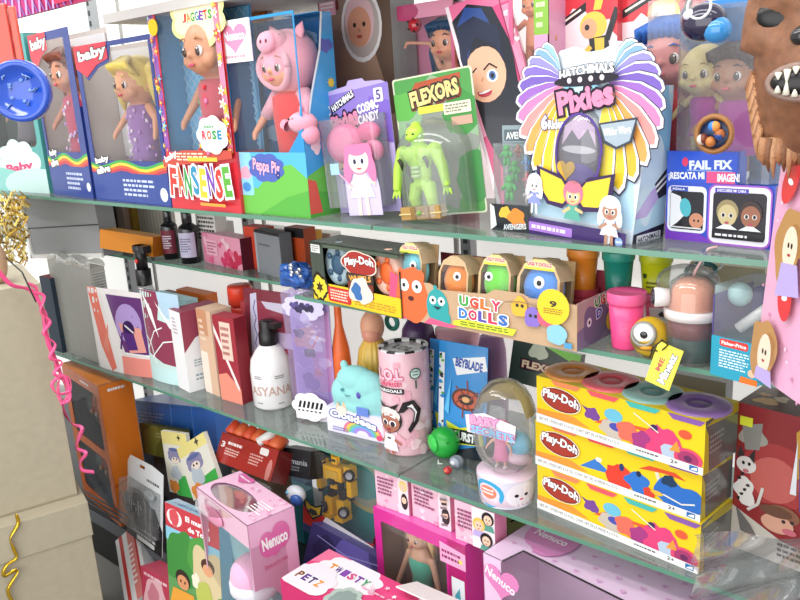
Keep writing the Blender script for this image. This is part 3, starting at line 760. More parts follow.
# --- pixies blister
M, w, h = stand((325, 216.5), (387, 221.5), Z1, 83); d = .05; M = M @ RY(-4.5)
o = empty('blister_pack', M, 'lilac carded blister pack with a pink capsule and a pink haired cartoon girl', 'blister pack')
mb = MB('gloss_card'); mb.prism([(w * u, h * v) for u, v in ((.04, 0), (.96, 0), (1, .03), (1, .92), (.9, .95), (.66, .96), (.62, .985), (.4, .985), (.36, .95), (.04, .93), (0, .9), (0, .03))], 0, .0015, '#b9a8dc')
for i in range(len(mb.v)): mb.v[i] = Vector((mb.v[i].x, d - mb.v[i].z, mb.v[i].y))
F = Face(mb, (0, d - .0016, 0), (1, 0, 0), (0, 0, 1), w, h)
F.poly([(0, .5), (1, .6), (1, .93), (0, .9)], '#8c78c8').poly([(0, .0), (1, 0), (1, .5), (0, .36)], '#c3b4e6').poly([(.55, .55), (1, .5), (1, .8), (.7, .85)], '#7a5fc0')
F.poly([(.05, .82), (.45, .92), (.48, .86), (.07, .76)], '#26222c').text('HATCHIMALS', .27, .845, .4, .05, '#fff', 22, .04)
F.text('Pixies', .27, .70, .46, .15, '#f08ab0', 14, .05, out='#2a2030', ow=.09).text('COSMIC', .66, .78, .34, .07, '#fff', 8, .04, out='#6b5cb0', ow=.05).text('CANDY', .66, .70, .34, .07, '#fff', 8, .04, out='#6b5cb0', ow=.05)
F.rect(.78, .80, .92, .90, '#e9e4f6', .02).text('5', .85, .85, .07, .07, '#4a3f80')
F.poly([(.05, .45), (.22, .40), (.24, .30), (.08, .34)], '#f0c9a8').cloud(.25, .31, .11, .07, '#d9d0f0').bars(.12, .22, .3, .36, 4, '#7a6ab8').bars(.3, .12, .72, .22, 3, '#7f6fc4')
part('card', mb, o)
b = MB('plastic'); b.ball((w * .33, d * .62, h * .53), (w * .3, .02, h * .15), '#f0649e'); b.ball((w * .33, d * .42, h * .54), (w * .22, .012, h * .12), '#f48ab4'); b.ball((w * .72, d * .62, h * .60), (w * .17, .014, h * .07), '#ef5c98'); b.ball((w * .78, d * .55, h * .46), (w * .15, .012, h * .08), '#f27aac')
part('pink_capsule', b, o)
b = MB('blister'); b.rbox(w * .04, w * .96, .004, d - .002, h * .06, h * .72, .012, '#fff'); part('blister', b, o)
b = MB('gloss_card'); G = Face(b, (w * .2, -.001, 0), (1, 0, 0), (0, 0, 1), w * .8, h * .52)
b.prism([(w * .42, 0), (w * .95, 0), (w * .95, h * .2), (w * .85, h * .48), (w * .5, h * .5), (w * .42, h * .3)], 0, .001, '#cfc4ec')
for i in range(len(b.v)): b.v[i] = Vector((b.v[i].x, .001 - b.v[i].z, b.v[i].y))
G.person(.60, .80, .24, '#f07fae', '#f7d9cc', '#e9e2f4', legs=True, eye='#3a2a4a'); G.line([(.12, .66), (.42, .42)], .02, '#f2a8c8').rect(.02, .6, .2, .76, '#a8d0f0')
part('front_card', b, o)
# --- stretch figure blister
M, w, h = stand((388, 223), (468, 228), Z1, 80); d = .075; M = M @ RY(-5.5)
o = empty('blister_pack', M, 'green carded blister pack with a clear bubble over a lime muscle creature', 'blister pack')
mb = MB('gloss_card'); mb.rbox(0, w, 0, h, 0, .0016, .006, '#d9ddc0')
for i in range(len(mb.v)): mb.v[i] = Vector((mb.v[i].x, d - mb.v[i].z, mb.v[i].y))
F = Face(mb, (0, d - .0017, 0), (1, 0, 0), (0, 0, 1), w, h)
F.rect(.02, .012, .98, .988, '#4f9a4a', .03).splat(.5, .5, .62, '#8fb08a', 14, 3, .3).splat(.5, .42, .5, '#8b9088', 12, 5, .3).splat(.8, .7, .22, '#3f8f3f', 7, 8).splat(.9, .25, .25, '#3c8a44', 7, 9).splat(.12, .8, .16, '#5fae4a', 7, 2)
F.poly([(.24, .90), (.86, .93), (.86, .97), (.3, .95)], '#b5522e').text('FLEXORS', .52, .86, .62, .115, '#f2d58a', 7, .05, out='#2f2a22', ow=.09, shadow='#7a2f1c')
F.rect(.3, .73, .62, .78, '#d8e04a').rect(.62, .70, .95, .78, '#e9e2c8', .01).bars(.64, .71, .93, .77, 3, '#7a7a60').rect(.7, .62, .95, .68, '#c8a08a')
part('card', mb, o)
b = MB('blister')
def bub(i, j):
    a = PI * i; e = j
    z = h * (.02 + .68 * e); rr = math.sqrt(max(0, 1 - (max(0, e - .62) / .38) ** 2)) if e > .62 else 1
    return (w * (.46 - .44 * math.cos(a) * rr), d - .002 - (d - .004) * math.sin(a) * rr, z)
b.sheet(bub, 16, 14, '#fff'); part('blister', b, o)
cr = MB('plastic'); cx = w * .40; cy = d * .42; g1 = '#b4e04a'
def U(x, z, y=0): return (cx + x * w, cy + y * w, z * h)
cr.ball(U(0, .44), (w * .17, w * .10, h * .10), g1); cr.ball(U(0, .33), (w * .12, w * .09, h * .09), g1); cr.ball(U(-.07, .46, -.06), (w * .09, w * .06, h * .06), g1); cr.ball(U(.08, .46, -.06), (w * .09, w * .06, h * .06), g1)
cr.ball(U(0, .25), (w * .11, w * .09, h * .05), g1)
cr.ball(U(0, .60, -.03), (w * .105, w * .10, h * .062), g1); cr.ball(U(-.01, .58, -.09), (w * .07, w * .05, h * .03), g1); cr.ball(U(0, .655, 0), (w * .05, w * .06, h * .03), g1); cr.tube([U(0, .5), U(0, .58)], w * .07, g1)
for q in (-1, 1):
    cr.ball(U(q * .20, .48), (w * .08, w * .08, h * .05), g1)
    cr.tube([U(q * .20, .48), U(q * .28, .36, -.02), U(q * .32, .22, -.04)], [w * .075, w * .06, w * .045], g1)
    for k in (-1, 0, 1): cr.tube([U(q * .32 + k * .03, .21, -.04), U(q * .33 + k * .05, .16, -.06)], [w * .02, w * .01], g1, seg=6)
    cr.tube([U(q * .07, .25), U(q * .11, .15, -.03), U(q * .10, .06)], [w * .08, w * .065, w * .05], g1); cr.ball(U(q * .11, .05, -.05), (w * .06, w * .09, h * .02), g1)
fig = part('muscle_creature', cr, o, 'lime green muscle creature', remesh=.0016)
fd = MB('plastic')
for q in (-1, 1):
    fd.tube([U(q * .16 - .02, .44, -.13), U(q * .16 + .01, .40, -.12), U(q * .16 - .01, .36, -.1)], [w * .02, w * .024, w * .008], '#2f2f1f', seg=6)
    fd.ball(U(q * .035, .60, -.12), (w * .015, w * .012, h * .007), '#1c1c16', seg=8, rings=6)
for k in range(3): fd.tube([U(-.05, .37 - .03 * k, -.105), U(.05, .37 - .03 * k, -.105)], w * .02, '#cfe6b0', seg=6)
part('markings', fd, fig)
bx = MB('plastic'); bx.box(w * .16, w * .66, .006, .03, .002, h * .10, '#b08a4a'); bx.box(w * .14, w * .68, .004, .032, h * .045, h * .055, '#e2c98a'); bx.box(w * .30, w * .36, .003, .033, .002, h * .1, '#8a6a34'); bx.box(w * .48, w * .54, .003, .033, .002, h * .1, '#8a6a34'); bx.ball((w * .41, .004, h * .055), .005, '#7fb04a')
part('name_plinth', bx, o, 'brown plinth under the creature', bevel=.001)
# --- tall pink window box behind, with a small fashion doll
M, w, h = back(386, 452, 1.36, Z1, 8); d = .07
o = empty('doll_box', M, 'bright pink window carton behind the two blister packs, with a black clad doll', 'toy box', 'pink cartons of the back row')
mb = shell(w, d, h, {'all': '#e8709a'}, [rrect(.05, .2, .96, .93, .04, w / h)], inner='#ef8fb0', top=False, side_holes=.5)
F = sides(mb, w, d, h)['front']; F.rect(0, .93, 1, 1, '#f4a0bc').ell(.3, .965, .2, .1, '#c84a78'); F.rect(.03, .2, .12, .93, '#f2a9c4')
part('carton', mb, o); film_window(o, w, h, rrect(.05, .2, .96, .93, .04, w / h))
doll('fashion_doll', 'small blue haired doll in black raising one arm inside the pink carton', 'doll', M @ TR(w * .80, d * .5, h * .12), h * .80, '#e8a888', '#26486a', '#2a2a30', kind='fashion', hs=1.45, arms=(2.8, .4))
mb = MB('shiny'); mb.ball((0, 0, 0), (.016, .014, .016), '#c82232')
for k in range(5): mb.ball((.013 * math.cos(k * 1.25), -.009, .013 * math.sin(k * 1.25)), .003, '#1c1416', seg=6, rings=5)
solo('toy_ball', mb, TR(*Py(415, 25, 1.37)), 'small glossy red ball above the raised arm of the black clad doll', 'toy')
# --- leaning magenta carton with the girl's portrait
o_ = Py(503, 226, 1.235); M, w, h = frame3z(o_, Py(566, 212, 1.285), Py(445, 8, 1.265)); d = .03
mb = MB('gloss_card'); mb.box(0, w, 0, d, 0, h, '#d8487e', cols={'left': '#f1dfe6', 'top': '#f3b9cc'}); S_ = sides(mb, w, d, h); F = S_['front']
F.rect(0, 0, .06, 1, '#f4e4ea').poly([(.06, .93), (1, .93), (1, 1), (.06, 1)], '#e8709a')
F.poly([(.06, .4), (.7, .4), (.7, .93), (.06, .93)], '#f0a0ba')
F.poly([(.10, .50), (.05, .93), (.35, .98), (.72, .93), (.86, .75), (.80, .55), (.84, .08), (.62, .02), (.30, .16), (.12, .4)], '#191c2a')
F.poly([(.07, .70), (.10, .90), (.3, .97), (.55, .94), (.66, .82), (.4, .86), (.2, .78)], '#2a4a8c')
F.ell(.35, .66, .33, .44, '#f0b795', rot=-8).poly([(.03, .76), (.10, .9), (.4, .92), (.72, .84), (.68, .68), (.60, .77), (.34, .83), (.16, .77), (.05, .66)], '#1d2440')
F.line([(.10, .70), (.16, .685), (.24, .70)], .025, '#2a1c20').ell(.45, .645, .09, .10, '#fff').ell(.45, .645, .055, .075, '#4a6fa8').ell(.45, .645, .03, .04, '#141420').line([(.34, .68), (.45, .70), (.55, .67)], .025, '#201820')
F.ell(.27, .59, .12, .09, '#c23a4a', rot=-10, a0=180, a1=360).ell(.27, .59, .10, .03, '#fff', a0=180, a1=360).line([(.30, .65), (.27, .635)], .02, '#d08a6a')
F.rect(.86, .05, .98, .92, '#f093b4', .01).dots(12, .035, ['#ffffff', '#f7c9d8'], 5, 'heart', (.88, .5, .97, .9)).rect(.845, .02, .86, .96, '#8a2a50')
S_['left'].rect(.2, 0, .5, 1, '#d9809f')
solo('toy_box', mb, M, 'leaning magenta carton printed with a winking dark haired girl', 'toy box', 'pink cartons of the back row')
# --- clear box with a plastic baby and striped edge
M, w, h = back(508, 548, 1.30, Z1, -16); d = .08
o = empty('toy_box', M, 'narrow clear fronted box with a bare baby figure and green, pink and teal edge strip', 'toy box')
mb = MB('gloss_card'); mb.box(0, w, d - .002, d, 0, h, '#dcdcd8'); mb.box(w * .64, w, 0, .002, 0, h, '#e9a6c8'); mb.box(0, w * .1, 0, .002, 0, h, '#e26a94'); mb.box(0, w, 0, d, 0, .003, '#ccc')
mb.box(w - .0015, w, 0, d, 0, h, '#e9a6c8'); mb.box(.1 * w, w, .002, d - .002, h * .56, h * .57, '#e9a6c8')
F = sides(mb, w, d, h)['front']; F.rect(.64, .78, 1, 1, '#8fc04a').rect(.64, .32, 1, .60, '#4fb8b8').ell(.68, .62, .12, .12, '#f4dce8').text('2', .68, .62, .1, .03, '#b05080')
F.bars(.70, .34, .94, .58, 7, '#d0f0ee', 4).bars(.70, .8, .94, .96, 4, '#e0f0c0', 4); part('carton', mb, o)
f = MB('film'); f.add([(0.1 * w, .001, 0), (w * .64, .001, 0), (w * .64, .001, h), (0.1 * w, .001, h)], [(0, 1, 2, 3)], '#fff'); part('window_film', f, o)
doll('baby_figure', 'bare plastic baby figure in the upper half of the clear box', 'doll', M @ TR(w * .38, d * .5, h * .58), h * .40, '#d98f66', None, '#fff', style='bald', nodress=True, hs=1.0, shoes='#d98f66')
doll('baby_figure', 'bare plastic baby figure in the lower half of the clear box', 'doll', M @ TR(w * .38, d * .5, h * .10), h * .40, '#c98560', None, '#fff', style='bald', nodress=True, hs=1.0, shoes='#c98560')
# --- two red doll cartons at the back
def red_box(u0, u1, y, lab, yaw, big, k):
    M, w, h = back(u0, u1, y, Z1, -26, yaw); d = .07
    mb = MB('gloss_card'); mb.box(0, w, 0, d, 0, h, '#d93440', cols={'left': '#f0949e'}); F = sides(mb, w, d, h)['front']
    F.poly([(0, 0), (1, 0), (1, .62), (0, .5)], '#ef8f98').splat(.45, .68, .55, '#fbe3e4', 12, k, .35)
    dv = .0 if k == 3 else .05
    F.poly([(.02, .77 + dv), (.5, .84 + dv), (.5, .875 + dv), (.02, .805 + dv)], '#1d1a1e').line([(.08, .80 + dv), (.42, .848 + dv)], .03, '#f4e8d8')
    F.poly([(.62, .84 + dv), (.70, .95), (.98, .99), (.9, .93), (.82, .92), (.74, .84 + dv)], '#e9c84a').elh(.62, .78 + dv, .22, .055, '#f0c850').elh(.55, .77 + dv, .13, .04, '#e8a880').elh(.52, .775 + dv, .04, .012, '#2a2430')
    F.poly([(.55, .73 + dv), (.85, .74 + dv), (.95, .60), (.62, .58)], '#26242a').poly([(.64, .73 + dv), (.8, .73 + dv), (.8, .66 + dv), (.66, .66 + dv)], '#e9c84a').line([(.84, .72 + dv), (1, .84 + dv)], .09, '#1d1c22').line([(.58, .70 + dv), (.3, .62)], .08, '#e8c04a')
    F.blob(.2, .6, .16, '#e8c04a', 4).blob(.25, .5, .22, '#5f8fd0', k)
    return solo('toy_box', mb, M, lab, 'toy box', 'red cartons of the back row'), M, w, h
red_box(556, 618, 1.36, 'pale red carton with a yellow and black figure, above the winged carton', 0, 0, 3)
_, M, w, h = red_box(620, 694, 1.38, 'deep red carton with a yellow haired figure, behind the blue haired doll', 0, 0, 8)
doll('fashion_doll', 'blue haired doll in a red suit standing before the deep red carton', 'doll', TR(Xat(672, 1.30, Z1 + .2), 1.30, Z1), .335, '#d98a86', '#2a63b4', '#c2323c', kind='baby', style='long', hs=1.05, shoes='#a82430', dw=.7, arms=(.3, .3))
f = MB('film'); x = Xat(652, 1.24, Z1 + .2); x1 = Xat(694, 1.24, Z1 + .2); f.box(x - .01, x1, 1.24, 1.345, Z1, Z1 + .36, '#fff')
solo('clear_box', f, Matrix(), 'clear plastic display cover over the blue haired doll in red', 'clear box')
# --- small carded figure pack
M, w, h = stand((491, 229.5), (529, 233.5), Z1, 127); d = .04
o = empty('blister_pack', M, 'small grey blister pack with green, blue and red figures beside the winged carton', 'blister pack')
mb = MB('gloss_card'); mb.box(0, w, d - .0015, d, 0, h, '#6d7274'); F = Face(mb, (0, d - .0016, 0), (1, 0, 0), (0, 0, 1), w, h)
F.rect(0, .80, 1, 1, '#8fa0a6', .04).rect(.05, .85, .95, .96, '#5d6a70', .03).text('AVENGERS', .5, .905, .8, .07, '#eef2f2', 2, .03).splat(.45, .45, .5, '#868a88', 9, 4); part('card', mb, o)
b = MB('blister'); b.rbox(.002, w - .002, .004, d - .002, .004, h * .84, .008, '#fff'); part('blister', b, o)
b = MB('gloss_card'); b.box(0, w, 0, .001, 0, h * .26, '#2e3438'); G = Face(b, (0, 0, 0), (1, 0, 0), (0, 0, 1), w, h * .26)
G.splat(.22, .6, .3, '#1a1d22', 8, 2).poly([(.0, 0), (.16, .2), (.1, .9), (0, 1)], '#e9edf0').blob(.4, .7, .14, '#e7b93a', 3).blob(.7, .5, .24, '#f08a2f', 5, sv=.8).text('AVENGERS', .64, .2, .6, .22, '#dfe6ea', 6, .03, out='#1a1d22', ow=.05); part('front_card', b, o)
def figurine(u, v, c, c2, s):
    m = MB('plastic'); m.ball((0, 0, s * .82), s * .16, c); m.tube([(0, 0, s * .7), (0, 0, s * .35)], [s * .2, s * .12], c2 or c)
    for q in (-1, 1): m.tube([(q * s * .18, 0, s * .64), (q * s * .32, -.002, s * .42)], s * .07, c); m.tube([(q * s * .07, 0, s * .36), (q * s * .13, 0, .01 * s)], s * .08, c2 or c)
    return m
for (u, v, c, c2, s, lab) in ((.30, .62, '#2fae4a', None, .21, 'upper green'), (.5, .48, '#26a242', None, .2, 'middle green'), (.36, .28, '#34b850', None, .26, 'lower green'), (.80, .58, '#3a9ad0', '#3a6fae', .15, 'blue'), (.82, .42, '#d85a6a', '#b8404e', .15, 'red'), (.82, .28, '#e6dcdc', '#c8b8b8', .14, 'white'), (.6, .7, '#b06a48', '#8a4a3a', .13, 'brown')):
    part('figure', figurine(0, 0, c, c2, s * h), o, lab + ' toy figure').location = (u * w, d * .45, v * h)
# --- winged carton
M, w, h = stand((530, 231.5), (631, 244.5), Z1, 52); d = .085; M = M @ RY(3)
o = empty('toy_box', M, 'large wing shaped carton with a clear egg window, a gold heart inside and rainbow feathers', 'toy box')
OUT = [(0, 0), (1, 0), (1.02, .18), (1.06, .5), (1.09, .75), (1.04, .93), (.94, 1.03), (.78, 1.04), (.66, 1.0), (.52, .99), (.40, 1.02), (.26, 1.0), (.16, .90), (.09, .7), (.05, .45), (.02, .2)]
hole = [(.52 + .215 * math.cos(2 * PI * k / 28), .485 + (.235 if math.sin(2 * PI * k / 28) < 0 else .20) * math.sin(2 * PI * k / 28)) for k in range(28)]
mb = MB('gloss_card'); P = lambda L: [(u * w, v * h) for u, v in L]
mb.plate(P(OUT), [], .0016, '#dfeaf5')
mb.box(w - .0015, w, .0016, d, 0, h * .82, '#d8edf8'); mb.box(0, .0015, .0016, d, 0, h * .4, '#4a3a80'); mb.box(0, w, d - .0015, d, 0, h * .82, '#6a5aa0'); mb.box(0, w, .0016, d, 0, .002, '#3a2a60')
F = Face(mb, (0, 0, 0), (1, 0, 0), (0, 0, 1), w, h, clip=False)
F.poly([(0, .11), (.02, .2), (.05, .42), (.3, .3), (.7, .3), (.98, .42), (1.01, .18), (1, .11)], '#bfe2f3')
def feather(u, v, L, wd, rot, col):
    E = [(-.02, 0), (.2 * L, wd * .55), (.5 * L, wd * .95), (.8 * L, wd * .85), (.94 * L, wd * .5), (L, 0), (.94 * L, -wd * .4), (.7 * L, -wd * .7), (.3 * L, -wd * .5)]
    F.shape(u, v, [(x * 1.05, y * 1.15) for x, y in E], 1, '#33304a', rot); F.shape(u, v, [(x * 1.03, y * 1.08) for x, y in E], 1, '#f6f4f8', rot); F.shape(u, v, [(x * .98, y * .9) for x, y in E], 1, col, rot)
    F.shape(u, v, [(.3 * L, 0), (.8 * L, wd * .12), (.3 * L, wd * .06)], 1, '#ffffff', rot)
for q in (1, -1):
    for k, c in enumerate(('#9cc4e0', '#86aeda', '#9a92d8', '#8a74c8', '#7c62bc', '#a06cc4', '#ea86b8', '#f29a96', '#f4a85a', '#f4bc3c', '#f2cc38', '#f2da50')):
        t = k / 11; ang = 48 - 136 * t ** .9; L_ = .26 + .50 * t
        feather(.53 + q * (.24 - .06 * t), .90 - .13 * t, L_, .085 + .02 * t, ang if q > 0 else 180 - ang, c)
for k in range(3):
    F.shape(.52 + .0 * k, .80, [(-.2, 0), (0, .1), (.2, 0), (0, -.1)], 1.1 - .3 * k, ('#8cc4dc', '#a6d4e6', '#c4e4ee')[k])
F.shape(.52, .485, [(x * 1, y * 1) for x, y in [(.22 * math.cos(2 * PI * k / 24), .33 * math.sin(2 * PI * k / 24)) for k in range(24)]], 1, '#a98fd6') if False else None
F.rect(.26, .80, .80, .845, '#26202c', .01) if False else None
F.text('HATCHIMALS', .55, .895, .50, .05, '#fff', 7, .05, out='#2a2434', ow=.06, arc=.01)
F.ell(.55, .855, .3, .045, '#26202c', rot=5)
for k in range(4): F.ell(.40 + .1 * k, .85 + .006 * k, .022, .022, '#e9d8e0', n=10)
F.text('Pixies', .55, .765, .52, .125, '#f090b4', 12, .05, out='#2a1c30', ow=.09, arc=.0)
F.text('6', .17, .63, .07, .08, '#fff', 0, .05, out='#5a4a8c', ow=.06).text('Riders', .30, .625, .18, .05, '#fff', 6, .04, out='#5a4a8c', ow=.05)
F.shape(.86, .60, [(-.17, .06), (.17, .12), (.13, -.06), (0, -.12), (-.12, -.08)], 1, '#3c4450').shape(.86, .60, [(-.15, .05), (.15, .1), (.11, -.05), (0, -.1), (-.1, -.06)], 1, '#a9b8c4').text('Wilder Wings', .86, .605, .24, .05, '#fff', 9, .03)
# window print behind the clear egg
F.poly(hole, '#5c5468').ell(.52, .36, .17, .10, '#5a3f9c').poly([(.36, .52), (.45, .60), (.52, .55), (.6, .61), (.68, .52), (.66, .62), (.52, .68), (.38, .62)], '#d8b8d8').ell(.52, .50, .16, .03, '#c9c4cc')
# ring round the window
for k in range(28):
    a, b = hole[k], hole[(k + 1) % 28]; F.line([a, b], .02, '#5a3f94')
F.rect(0, 0, 1, .10, '#3f2a66').rect(.05, .025, .5, .075, '#a77ad0', .01).bars(.08, .03, .47, .07, 1, '#e9d8f4', 3).rect(.82, .03, .86, .08, '#fff', .01).ell(.94, .05, .035, .035, '#8fb0e0').text('spin', .94, .05, .05, .015, '#fff')
for q in (1, -1):
    F.shape(.50, .26, [(0, 0), (.12 * q, .14), (.38 * q, .20), (.36 * q, .02), (.26 * q, -.10), (.1 * q, -.12)], 1, '#3a2450').shape(.50, .26, [(.03 * q, 0), (.12 * q, .11), (.34 * q, .17), (.32 * q, .02), (.24 * q, -.07), (.1 * q, -.08)], 1, '#f2cf3a')
F.person(.50, .26, .085, '#ee7a92', '#f4c48a', '#5fae9a', legs=False, long=False).person(.11, .29, .07, '#d8dcf4', '#f0e0e0', '#8f9ad8', legs=True).person(.86, .21, .085, '#f4f0fa', '#b98a70', '#efe6fa', legs=True, long=True)
Rf = Face(mb, (w, 0, 0), (0, 1, 0), (0, 0, 1), d, h * .82)
Rf.rect(0, 0, 1, .95, '#bfe4f6').blob(.5, .75, .5, '#8fc8ea', 3, sv=2).blob(.4, .45, .45, '#d9f0fa', 4, sv=2).poly([(0, .0), (1, .0), (1, .13), (0, .10)], '#2c2a3c').rect(.15, .035, .9, .09, '#eef2f6').text('HATCHIMALS', .52, .062, .66, .035, '#2c2a3c', 3, .03)
Rf.poly([(0, .2), (.5, .36), (.9, .42), (.95, .36), (.4, .2)], '#c9b4e8').poly([(.6, .40), (1, .5), (1, .32), (.75, .30)], '#33343c').poly([(.62, .385), (.98, .46), (.98, .44), (.64, .37)], '#fff').poly([(.66, .355), (.98, .42), (.98, .40), (.68, .34)], '#fff')
part('carton', mb, o)
b = MB('blister'); b.ball((w * .52, .0, h * .485), (w * .215, .024, h * .23), '#fff', seg=20, rings=14)
part('egg_window', b, o)
b = MB('shiny'); b.ball((w * .52, -.004, h * .60), (w * .12, .008, h * .05), '#c9b4cc'); b.ball((w * .52, -.004, h * .33), (w * .12, .008, h * .04), '#6a4fae'); part('pixie_egg', b, o, 'silver and purple egg')
b = MB('plastic'); pts = [(math.sin(t) ** 3 * .018, (13 * math.cos(t) - 5 * math.cos(2 * t) - 2 * math.cos(3 * t) - math.cos(4 * t)) / 16 * .018) for t in [2 * PI * k / 24 for k in range(24)]]
b.prism(pts, 0, .004, '#d8a93a')
for i in range(len(b.v)): b.v[i] = Vector((b.v[i].x + w * .41, -.014 + b.v[i].z, b.v[i].y + h * .39))
part('gold_heart', b, o, bevel=.001)
# --- blue masked doll box at right
M, w, h = stand((665, 238.5), (772, 250), Z1, 151); d = .09
o = empty('doll_box', M, 'royal blue doll carton with two face pictures and a clear bubble of dolls above', 'toy box')
mb = MB('gloss_card'); mb.box(0, w, 0, d, 0, h * .66, '#2f52c8', cols={'right': '#5a2a8c', 'top': '#3a66d8'})
mb.box(0, w * .66, .0, .03, h * .66, h, '#2f58d0'); mb.box(0, w, d, d + .002, 0, h * 2.6, '#2f7fd4', cols={'front': '#3f8fdc'})
F = Face(mb, (0, 0, 0), (1, 0, 0), (0, 0, 1), w, h)
F.poly([(.0, 0), (.5, 0), (.3, .12), (0, .2)], '#7a3fc0').poly([(.5, 0), (1, 0), (1, .3)], '#3a3fc8')
F.ell(.18, .885, .03, .04, '#e8416a').text('FAIL FIX', .42, .86, .40, .10, '#eaf4fa', 2, .05).rect(.2, .79, .62, .80, '#8fb4ea').text('¡RESCATA MI', .195, .725, .35, .10, '#fff', 2, .04).rect(.39, .665, .65, .79, '#e8508a')
F.text('IMAGEN!', .59, .73, .20, .09, '#fff', 2, .04)
F.rect(.02, .1, .40, .62, '#e8eaf4', .05).rect(.045, .13, .375, .56, '#1e1c22', .03).rect(.05, .56, .22, .61, '#3a4fb0').text('PÓNLA', .13, .585, .12, .03, '#fff')
F.poly([(.05, .14), (.05, .54), (.15, .5), (.2, .3), (.12, .2)], '#e6e8ea').ell(.20, .38, .055, .085, '#4fb4c0', rot=10).ell(.31, .24, .07, .07, '#c98a6a').ell(.29, .24, .01, .012, '#222').ell(.33, .24, .01, .012, '#222').rect(.06, .145, .36, .16, '#ddd')
F.rect(.42, .0, .985, .66, '#a45ac8', .07).rect(.435, .02, .97, .64, '#f2eef8', .06).rect(.465, .07, .94, .58, '#221c24', .04).rect(.48, .57, .78, .62, '#4a3fb0').text('DESCUBRE MI CARA', .63, .595, .26, .03, '#fff')
for cx, c, hc in ((.60, '#c9b888', '#9a8a60'), (.81, '#9a6248', '#3a2624')):
    F.ell(cx, .37, .10, .105, hc).ell(cx, .33, .085, .095, c)
    for q in (-1, 1): F.ell(cx + q * .035, .33, .022, .022, '#e8e4dc', n=10).ell(cx + q * .035, .33, .014, .018, '#1d1620', n=8)
    F.ell(cx, .25, .02, .012, '#b4485c').poly([(cx - .1, .18), (cx - .03, .23), (cx + .03, .23), (cx + .1, .18)], '#e4eaf0')
F.rect(.47, .075, .935, .16, '#1a171c').bars(.5, .09, .9, .14, 1, '#e8e4ec', 6)
part('carton', mb, o)
b = MB('blister'); b.rbox(w * .02, w * .98, .004, d, h * .67, h * 2.5, .02, '#fff'); part('bubble', b, o)
doll('fashion_doll', 'doll head covered by a glittery gold face mask in the blue carton', 'doll', M @ TR(w * .20, d * .5, h * .90), h * 1.25, '#d8c48a', '#b09a62', '#b22a9c', hs=1.5, style='bald', dw=.8)
doll('fashion_doll', 'brown skinned doll in a magenta top in the blue carton, beside the hairy mask', 'doll', M @ TR(w * .50, d * .5, h * .66), h * 1.45, '#b0785a', '#4a3430', '#b22a9c', hs=1.3, dw=1.1, arms=(.9, 2.2))
m = MB('shiny'); m.ball((0, 0, 0), (.032, .022, .026), '#2b2440'); m.ball((.02, -.005, -.012), (.02, .016, .018), '#3a8fd0')
m.ball((-.015, -.012, .01), (.01, .008, .008), '#e8e6f0'); m.torus((0, -.02, .02), .016, .002, '#f0f0f4')
solo('toy_hat', m, TR(*Py(704, 22, 1.16)), 'shiny dark blue toy hair piece at the top of the blue carton', 'toy')
m = MB('plastic')
for k, c in enumerate(('#b0622e', '#3a7fd0', '#e6ddd0', '#7a3a24', '#e89a4a', '#2a4f9a', '#c97a3a')): m.ball((.013 * math.cos(k * 1.3) - .003, -.006, .011 * math.sin(k * 1.9)), .0075, c, seg=8, rings=6)
m.torus((0, 0, 0), .024, .004, '#a06a34'); m.ball((0, .008, 0), (.023, .006, .022), '#2c3a60')
for i in range(len(m.v)): m.v[i] = o.matrix_world.inverted() @ (m.v[i] + Py(714, 134, 1.13))
part('treat_basket', m, o, 'round brown basket with blue and orange pieces')
# --- hairy beast mask hung in front
o_ = Py(812, 46, .98); M = TR(*o_) @ RZ(13) @ RX(-4)
o = empty('beast_mask', M, 'brown furry beast mask with a fanged open mouth, hanging at the top right', 'mask')
mb = MB('rubber_mask'); S = .088
def mk(i, j):
    a = PI * (.02 + .96 * i); t = PI * (.06 + .88 * j)
    w_ = S * (.80 if j > .5 else 1.0) * (1 - .16 * abs(2 * j - 1) ** 2); x = -math.cos(a) * w_ * .82 * (math.sin(t) ** .55); z = math.cos(t) * S * 1.45; y = -math.sin(a) * S * .62 * (math.sin(t) ** .6)
    nx, nz = x / S, z / S
    y -= .45 * S * math.exp(-((nx / .34) ** 2 + ((nz + .42) / .5) ** 2))             # muzzle
    for q in (-1, 1): y += .16 * S * math.exp(-(((nx - q * .36) / .2) ** 2 + ((nz - .28) / .17) ** 2))
    y += .02 * S * math.sin(nz * 26 + math.sin(nx * 9) * 2) * (1 - math.exp(-((nx / .5) ** 2)))
    return (x, y, z)
mb.sheet(mk, 44, 52, '#8f6044'); part('face', mb, o)
def onf(nx, nz, dy=0):
    best = None
    for i in range(45):
        for j in range(53):
            p = mk(i / 44, j / 52); e = (p[0] / S - nx) ** 2 + (p[2] / S - nz) ** 2
            if best is None or e < best[0]: best = (e, p)
    return (nx * S, best[1][1] - dy * S, nz * S)
for q in (-1, 1):
    e = MB('plastic'); c = onf(q * .37, .34, -.05); e.ball(c, (S * .27, S * .10, S * .20), '#0d0b0b', rot=Matrix.Rotation(q * -.2, 3, 'Y')); part('eye_hole', e, o)
e = MB('shiny'); c = onf(0, .05, .02); e.ball(c, (S * .22, S * .12, S * .14), '#191516'); part('nose', e, o)
e = MB('plastic'); c = onf(-.02, -.48, -.02)
e.ball(c, (S * .36, S * .10, S * .17), '#120b0b'); part('mouth', e, o)
e = MB('plastic')
pts = [(c[0] + math.cos(2 * PI * k / 28) * S * .38, c[1] - S * .07 + abs(math.cos(2 * PI * k / 28)) * S * .10, c[2] + math.sin(2 * PI * k / 28) * S * .19) for k in range(29)]
e.tube(pts, S * .04, '#8f7468'); part('lips', e, o)
